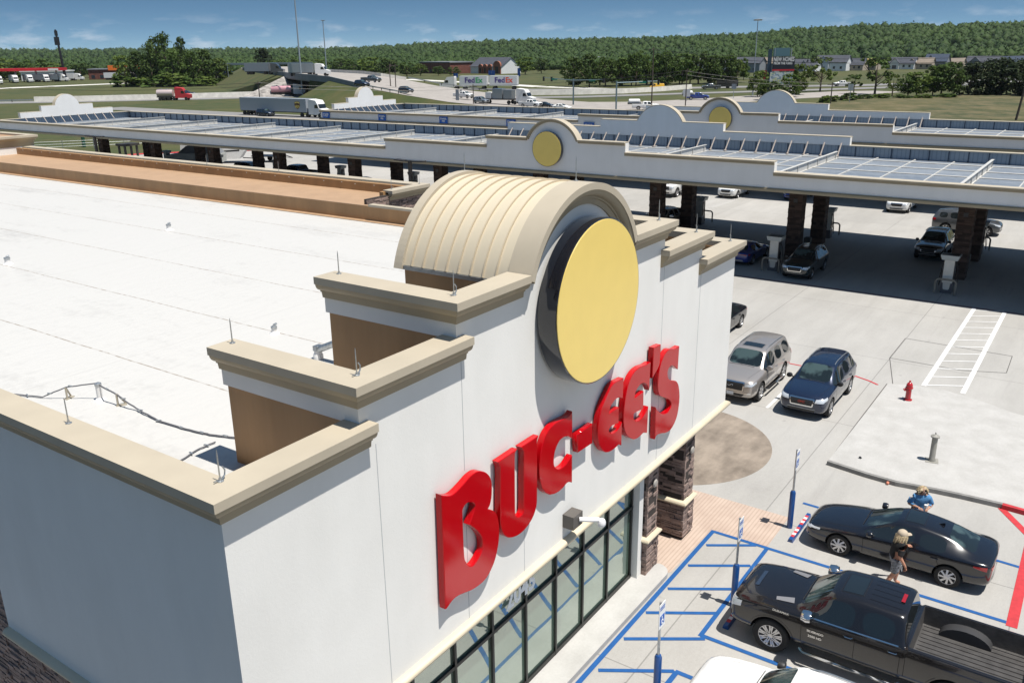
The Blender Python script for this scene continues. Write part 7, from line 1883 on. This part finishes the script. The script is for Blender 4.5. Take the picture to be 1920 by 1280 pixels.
# ================================================================ poles, wires, masts
def pole(name, loc, h, r0, r1, mat, label, cat, lean=(0, 0), parts=()):
    t = thing(name, (*loc, 0), 0, label, cat)
    mb = MB(); mb.tube([(0, 0, 0), (lean[0]*h, lean[1]*h, h)], [r0, r1], 8); mb.build('pole', mat, t, smooth=40)
    for nm, fn in parts:
        mb = MB(); m_ = fn(mb, h) or mat; mb.build(nm, m_, t)
    return t
MPOLE = M('pole_steel', (0.30, 0.34, 0.37), .5, .4); MWOOD = M('pole_wood', (0.07, 0.055, 0.045), .9); MSIG = M('signal_steel', (0.14, 0.20, 0.22), .5, .3)
def lampring(mb, h): mb.lathe([(1.2, h-.4), (1.3, h-.1), (.2, h+.1)], (0,0,0), 10); return MGAL
def crossarm(mb, h): mb.box(-1.2, 1.2, -.07, .07, h-.6, h-.45); mb.box(-.07, .07, -1.2, 1.2, h-.62, h-.47); return MWOOD
pole('high_mast_light', (206.1, 227.1), 42, .30, .14, MPOLE, 'very tall thin steel light mast left of centre, its top out of the frame', 'light mast', parts=(('lamp_ring', lampring),))
pole('high_mast_light', (402.2, 419.7), 32.6, .45, .2, MPOLE, 'tall light mast with lamp ring right of the tallest mast', 'light mast', parts=(('lamp_ring', lampring),))
pole('high_mast_light', (262.6, 94.5), 21.5, .22, .1, MPOLE, 'tall light mast with lamp ring above the hillside left of the billboard', 'light mast', parts=(('lamp_ring', lampring),))
pole('radio_pole', (284.9, 511.7), 28, .9, .5, MBLK, 'thick black pole with dark antenna panels standing at the far left', 'pole', lean=(-.02, .055), parts=(('antenna_panel', lambda mb, h: mb.box(-1.6, .4, .6, 2.6, h*.70, h*.86)), ('antenna_panel', lambda mb, h: mb.box(-1.1, .2, .9, 2.1, h*.88, h*.98))))
pole('utility_pole', (189.8, 92.2), 14.2, .17, .12, MWOOD, 'tall grey utility pole with crossarm above the stepped canopy arch', 'utility pole', parts=(('crossarm', crossarm),))
pole('utility_pole', (202.8, 184.8), 10.4, .17, .12, MWOOD, 'left one of two leaning poles in the grass above the white end arch', 'utility pole', lean=(.0, .02), parts=(('transformer', lambda mb, h: mb.lathe([(.25, h-.8), (.25, h)], (.3, 0, 0), 8)),))
pole('utility_pole', (203.4, 183.4), 10.4, .17, .12, MWOOD, 'right one of two leaning poles in the grass above the white end arch', 'utility pole', lean=(0, -.01), parts=(('crossarm', crossarm),))
pole('utility_pole', (144.8, 174.8), 7.6, .13, .10, MWOOD, 'short dark utility pole in front of the long grey trailer', 'utility pole', parts=(('crossarm', crossarm),))
pole('utility_pole', (187.6, 142.3), 5.6, .13, .10, MWOOD, 'dark utility pole between the white pickup and the flatbed truck', 'utility pole', parts=(('crossarm', crossarm),))
pole('utility_pole', (208.9, 92.2), 9.0, .15, .11, MWOOD, 'dark utility pole right of the tall grey one, beside the service truck', 'utility pole', parts=(('crossarm', crossarm),))
pole('utility_pole', (195.0, 18.2), 12.5, .22, .16, MWOOD, 'dark leaning utility pole at the right edge of the dry field', 'utility pole', lean=(0, -.10), parts=(('crossarm', crossarm),))
pole('utility_pole', (284.7, 365.0), 9.5, .16, .12, MPOLE, 'grey pole with small head right of the big tree clump', 'utility pole', parts=(('pole_head', crossarm),))
pole('utility_pole', (232.8, 63.4), 5.2, .16, .12, MWOOD, 'short black pole at the left end of the dry field', 'utility pole', parts=(('crossarm', crossarm),))
pole('vent_pipe', (170, 38.8), 2.4, .22, .22, MGAL, 'short grey stub pipe above the canopy edge in the dry field', 'pipe', parts=(('pipe_cap', lambda mb, h: mb.lathe([(.3, h), (.3, h+.2)], (0,0,0), 8)),))
def mast(loc, arms, label):
    t = thing('signal_mast', (*loc, 0), 0, label, 'traffic signal')
    mb = MB(); mb.tube([(0, 0, 0), (0, 0, 6.6)], .2, 8); mb.build('pole', MSIG, t)
    for (dx, dy, n) in arms:
        mb = MB(); mb.tube([(0, 0, 6.2), (dx, dy, 6.5)], [.14, .07], 6); a_ = mb.build('mast_arm', MSIG, t)
        for k in range(n):
            f_ = 1-.28*k; mb = MB(); mb.box(dx*f_-.2, dx*f_+.2, dy*f_-.2, dy*f_+.2, 5.6, 6.8); mb.build('signal_head', MBLK, a_)
        mb = MB(); mb.box(dx*.62-.05, dx*.62+.05, dy*.62-.9, dy*.62+.9, 6.0, 6.5); mb.build('street_sign', M('sign_street_green', (0.01, 0.22, 0.14), .5), a_)
mast((203.7, 121.6), ((9, 15, 2), (0, -9, 1)), 'signal mast with long arm reaching left over the road')
mast((191.4, 102.3), ((6, -8, 2),), 'signal mast with arm reaching right towards the tall utility pole')
def wire(a, b_, sag, label):
    t = thing('power_line', a, 0, label, 'cable'); P = []
    for i in range(13):
        s_ = i/12; q = Vector(a).lerp(Vector(b_), s_); q.z -= sag*4*s_*(1-s_); P.append(q-Vector(a))
    for k in range(2):
        mb = MB(); mb.tube([p+Vector((0, .5*k, -.8*k)) for p in P], .035, 4); mb.build('wire', MBLK, t)
wire((144.8, 174.8, 7.2), (187.6, 142.3, 5.3), .8, 'pair of dark wires crossing in front of the grey trailer')
wire((144.8, 174.8, 7.2), (120, 260, 7.0), 1.0, 'pair of dark wires running left over the grass')
wire((187.6, 142.3, 5.3), (208.9, 92.2, 8.6), .8, 'pair of dark wires from the flatbed truck to the service truck')
wire((189.8, 92.2, 13.4), (195.0, 18.2, 11.8), 1.2, 'high wires from the tall utility pole to the right edge')
wire((208.9, 92.2, 8.4), (232.8, 63.4, 5.0), .6, 'low wires along the right-hand road')
# small roadside signs
def rsign(loc, z0, z1, w, c, label):
    t = thing('road_sign', (*loc, 0), 0, label, 'sign')
    mb = MB(); mb.tube([(0, 0, 0), (0, 0, z1)], .07, 6); mb.build('post', MGAL, t)
    mb = MB(); mb.box(-.06, -.02, -w/2, w/2, z0, z1); mb.build('sign_panel', c, t)
rsign((195.4, 153.7), .8, 3.8, 1.1, M('sign_back', (0.22, 0.25, 0.28), .5), 'grey sign back left of the white pickup')
rsign((206.3, 160.9), .8, 3.2, .9, M('sign_back', (0,0,0)), 'smaller grey sign back on the shoulder near the white pickup')
rsign((327.3, 258.0), 2.2, 4.0, 2.4, MSB, 'blue information sign behind the wide road')
rsign((361.7, 262.7), 2.2, 4.4, 4.0, MSB, 'wide blue information sign on the grass below the brick building')
rsign((365.0, 248.7), 1.6, 5.4, 1.6, MSB, 'narrow blue information sign right of the brick building')
rsign((230.1, 101.3), 1.2, 3.2, 2.0, P_WHITE, 'white board left of the blue service truck')
rsign((247.1, 94.5), 2.6, 4.0, 1.4, M('sign_back', (0,0,0)), 'round grey sign right of the blue service truck')
rsign((239.5, 60.5), 3.0, 4.6, 1.3, P_WHITE, 'small tilted white sign at the left end of the dry field')
# ================================================================ billboard and buildings far off
t = thing('billboard', (264, 87, 0), 0, 'tall double billboard with dark NEW HOMES panel over a bright panel', 'billboard')
for y in (89.0, 84.4):
    mb = MB(); mb.tube([(264.6, y, 0), (264.6, y, 13.4)], .16, 6); mb.build('post', MGAL, t, world=True)
mb = MB(); mb.box(264.4, 265.2, 89.8, 90.9, 0, 13.2); mb.build('dark_pylon', M('pylon_blue', (0.02, 0.045, 0.07), .5), t, world=True)
mb = MB(); mb.box(263.9, 264.3, 83.3, 89.5, 7.1, 11.1); mb.build('top_panel', M('panel_dark', (0.012, 0.014, 0.022), .4), t, world=True)
mb = MB(); mb.box(263.84, 263.89, 83.3, 89.5, 7.1, 7.55); mb.build('red_strip', M('panel_red', (0.5, 0.02, 0.03), .4), t, world=True)
text('panel_text', 'NEW HOMES', MWHT, 1.7, t, face_mat((263.86, 86.4, 10.3), 180), .01, width=5.8, bold=.05, world=True)
text('panel_text', "FROM THE $200's", MWHT, .95, t, face_mat((263.86, 86.6, 9.2), 180), .01, width=5.2, bold=.03, world=True)
def mk_poster():
    k = NT('poster'); v = k.obj(); a = k.noise(v, .6, 3); b = k.noise(v, 1.6, 3)
    k.col(k.mix(k.rng(b, .45, .55), k.mix(k.rng(a, .42, .58), (0.50, 0.52, 0.18), (0.55, 0.60, 0.62)), (0.20, 0.28, 0.34))); return k.m
mb = MB(); mb.box(263.9, 264.3, 83.6, 90.0, 2.9, 6.8); mb.build('lower_panel', mk_poster(), t, world=True)
BB = t
mb = MB(); mb.box(264.5, 264.9, 84.8, 89.4, 11.2, 13.5); mb.build('rear_frame', M('frame_teal', (0.08, 0.16, 0.19), .5), t, world=True)
BB.rotation_euler = (0, 0, math.radians(24))
t = thing('pylon_sign', (266, 92, 0), 0, 'narrow red vertical sign left of the double billboard', 'sign')
mb = MB(); mb.box(-.2, .2, -.8, .8, 3.3, 7.2); mb.build('red_panel', M('panel_red', (0,0,0)), t)
mb = MB(); mb.tube([(0.3, -.9, 0), (.3, -.9, 10.5)], .22, 6); mb.build('post', MBLK, t)
def house(loc, rz, w, d, h, rh, wall, roof, label, gab=True, chimney=False, name='house', cat='house'):
    t = thing(name, (*loc, 0 if len(loc) == 2 else loc[2])[:3], rz, label, cat)
    mb = MB(); mb.box(-w/2, w/2, -d/2, d/2, 0, h); mb.cur = 0
    mb.add([(-w/2, -d/2, h), (-w/2, d/2, h), (-w/2, 0, h+rh*.94)], [(0,1,2)]); mb.add([(w/2, -d/2, h), (w/2, d/2, h), (w/2, 0, h+rh*.94)], [(0,1,2)])
    mb.build('wall', wall, t)
    mb = MB(); e_ = .5
    for s_ in (1, -1):
        a = [(-w/2-e_, s_*(d/2+e_), h-.25), (w/2+e_, s_*(d/2+e_), h-.25), (w/2+e_, 0, h+rh), (-w/2-e_, 0, h+rh)]; mb.add(a+[(p[0], p[1], p[2]-.18) for p in a], [(0,1,2,3), (4,5,6,7), (0,1,5,4), (0,3,7,4), (1,2,6,5)])
    mb.build('roof', roof, t)
    if gab:
        gw = w*.34
        mb = MB(); gx = -w*.22; fy = -d/2-1.2
        mb.prism([(gx-gw/2, 0), (gx+gw/2, 0), (gx+gw/2, h), (gx, h+rh*.8), (gx-gw/2, h)], fy, -d/2+.5, 'xz'); mb.build('front_gable', wall, t)
        for s_ in (1, -1):
            a = [(gx+s_*(gw/2+.4), fy-.3, h-.3), (gx+s_*(gw/2+.4), 0, h-.3), (gx, 0, h+rh*.83), (gx, fy-.3, h+rh*.83)]; mb = MB(); mb.add(a+[(p[0], p[1], p[2]+.15) for p in a], [(0,1,2,3), (4,5,6,7), (0,3,7,4)]); mb.build('gable_roof', roof, t)
        mb = MB(); mb.box(gx-1.2, gx+1.2, fy-.03, fy, .2, 2.3); mb.build('garage_door', M('door_grey', (0.10, 0.10, 0.11), .5), t)
    for x in (w*.12, w*.34):
        mb = MB(); mb.box(x-.6, x+.6, -d/2-.04, -d/2, 1.1, 2.5); mb.build('window', M('far_window', (0.03, 0.04, 0.05), .1), t)
    return t
WW = M('siding_white', (0.66, 0.67, 0.68), .7, 0, .04, .5); WG = M('siding_grey', (0.20, 0.22, 0.24), .7); WB = M('siding_tan', (0.36, 0.31, 0.25), .8); RD_ = M('shingle_dark', (0.055, 0.06, 0.075), .9, 0, .15, .6); RB_ = M('shingle_brown', (0.20, 0.165, 0.13), .9, 0, .15, .6); WBR = M('brick_red', (0.15, 0.055, 0.04), .9, 0, .25, .8)
HS = [((503, 186), WG, RD_, 'grey two-storey house seen left of the billboard', 20, 5.4, 2.9), ((512, 178), WG, RB_, 'grey house with brown roof behind the billboard', 13, 5.0, 3.2), ((527, 168), WG, RD_, 'long dark roofed house right of the billboard', 18, 3.4, 3.4), ((529.7, 157.5), WW, RD_, 'small white gabled house right of the billboard', 9, 3.4, 3.2),
      ((545, 149), WW, RD_, 'white farmhouse style house with steep dark roof', 18, 5.0, 3.6), ((552, 139), WB, RD_, 'tan house with dark roof right of the white farmhouse', 13, 3.4, 3.4), ((566, 134), WB, M('new_timber', (0.55, 0.42, 0.16), .8), 'unfinished house with yellow timber roof', 11, 3.6, 2.8), ((585, 119), WW, RD_, 'white gabled house left of the navy roofed house', 15, 3.4, 3.4),
      ((588, 110), WB, RB_, 'house with wide brown roof above the spreading tree', 15, 3.4, 3.0), ((596, 102), WG, M('shingle_navy', (0.035, 0.05, 0.08), .9), 'house with steep navy roof above the light trees', 12, 4.4, 4.0), ((605, 95), WB, RB_, 'low brown roofed house right of the navy roofed house', 13, 3.2, 2.8),
      ((620, 80), WG, RD_, 'dark roofed house above the bright green tree', 18, 3.4, 3.4), ((628, 67), WG, M('shingle_navy', (0,0,0)), 'long slate roofed house above the evergreens', 18, 3.4, 3.2), ((636, 56), WG, RD_, 'dark roofed house near the right edge of the row', 16, 3.4, 3.2), ((642, 46), WW, M('shingle_navy', (0,0,0)), 'last house of the row at the right edge with pale gable', 17, 3.4, 3.8)]
for (x, y), wl, rf, lab, w, h, rh in HS: house((x, y), -PI/2-.05, w, 10, h, rh, wl, rf, lab)
house((560, 228), -PI/2+.35, 30, 14, 4, 3, WW, M('roof_pale', (0.30, 0.31, 0.32), .7), 'pale roofed building just showing between the trees', False)
def hall(loc, rz, w, d, h, wall, roof, label, rh=0.6, cat='building'):
    t = thing('commercial_building', (*loc, 0), rz, label, cat)
    mb = MB(); mb.box(-w/2, w/2, -d/2, d/2, 0, h); mb.build('wall', wall, t)
    mb = MB(); mb.box(-w/2-.5, w/2+.5, -d/2-.5, d/2+.5, h, h+rh); mb.build('roof', roof, t)
    for i in range(int(w/5)):
        x = -w/2+2.5+i*5; mb = MB(); mb.box(x-1, x+1, -d/2-.05, -d/2, .6, 2.6); mb.build('window', M('far_window', (0,0,0)), t)
    return t
hall((462, 372), -2.2+.35, 34, 18, 6.6, WBR, M('roof_grey', (0.18, 0.19, 0.21), .8), 'long dark red brick hall with flat grey roof left of the brick-arched building')
t = house((464, 334), -PI/2-.25+.0, 30, 16, 4.4, 5.2, WW, RD_, 'building with big dark hipped roof, brick arches and white walls', False, name='brick_arched_building', cat='building')
for k, x in enumerate((-4.5, 0, 4.5, 11.5)):
    s_ = 1.9 if k < 3 else 3.4; hh = 4.2 if k < 3 else 5.0; P = [(x-s_, 0), (x+s_, 0), (x+s_, hh)]+[(x+s_*math.cos(a), hh+s_*.75*math.sin(a)) for a in [math.pi*i/10 for i in range(1, 10)]]+[(x-s_, hh)]
    mb = MB(); mb.prism(P, -8.6, -7.5, 'xz'); g_ = mb.build('brick_arch', M('brick_orange', (0.26, 0.10, 0.06), .9), t)
    mb = MB(); mb.box(x-s_*.45, x+s_*.45, -8.66, -8.6, .3, hh*.85); mb.build('arch_window', MBLK, g_)
hall((655, 436), -2.2, 30, 16, 6.5, WW, M('roof_pale', (0,0,0)), 'pale roofed low building among trees, left one of two')
hall((660, 384), -2.1, 40, 16, 7.0, WW, M('roof_pale', (0,0,0)), 'pale roofed low building among trees, right one of two')
t = thing('fuel_canopy', (262, 522, 0), -.85, 'long bright red canopy above the row of white trucks at the far left', 'canopy')
mb = MB(); mb.box(-26, 26, -6, 6, 6.0, 7.4); mb.build('red_fascia', M('fascia_red', (0.50, 0.012, 0.02), .5), t)
for x in (-22, -11, 0, 11, 22):
    mb = MB(); mb.box(x-.4, x+.4, -.4, .4, 0, 6); mb.build('column', P_WHITE, t)
mb = MB(); mb.box(20, 25.5, -6.06, -6.0, 6.2, 7.2); mb.build('white_logo_panel', P_WHITE, t)
hall((290, 540), -.85, 26, 12, 5.0, P_WHITE, P_WHITE, 'white store building behind the leaning dark pole')
t = hall((318, 512), -.85, 30, 12, 5.6, WBR, M('roof_grey', (0,0,0)), 'brick store with orange roof band left of the tree clump')
mb = MB(); mb.box(-3, 19, -7.2, -6.1, 5.2, 8.0); mb.build('orange_band', M('band_orange', (0.70, 0.16, 0.02), .5), t)
text('store_text', 'THE HOME', MWHT, 1.7, t, face_mat((8, -7.23, 6.6), -90), .01, bold=.03)
t = thing('truck_stop_canopy', (415, 490, 0), -.85, 'dark flat canopy over the truck stop left of the bridge', 'canopy')
mb = MB(); mb.box(-30, 30, -6, 6, 6.4, 7.6); mb.build('fascia', M('canopy_dark', (0.07, 0.10, 0.12), .6), t)
for x in (-24, -8, 8, 24):
    mb = MB(); mb.box(x-.4, x+.4, -.4, .4, 0, 6.4); mb.build('column', MGREY, t)
# dry field behind the farther canopy, and the mown verge patches
mb = MB(); mb.prism([(150, 10), (150, 60), (185, 66), (232, 66), (258, 60), (285, 52), (300, 10), (300, -60), (150, -60)], -.2, .02, 'xy'); struct(mb.build('dry_field', MG2))

# ================================================================ the air: one closed box of thin even haze
mb = MB(); mb.box(-120, 4200, -1200, 4400, -7.0, 75.0)
hz = mb.build('haze', M('haze_air', (1, 1, 1)))
hm_ = bpy.data.materials['haze_air']; hn = hm_.node_tree.nodes; hn.clear()
ho_ = hn.new('ShaderNodeOutputMaterial'); hv = hn.new('ShaderNodeVolumePrincipled')
hv.inputs['Color'].default_value = (0.80, 0.88, 0.97, 1); hv.inputs['Density'].default_value = 0.000032; hv.inputs['Anisotropy'].default_value = 0.2
hm_.node_tree.links.new(hv.outputs[0], ho_.inputs['Volume'])
hz['kind'] = 'stuff'
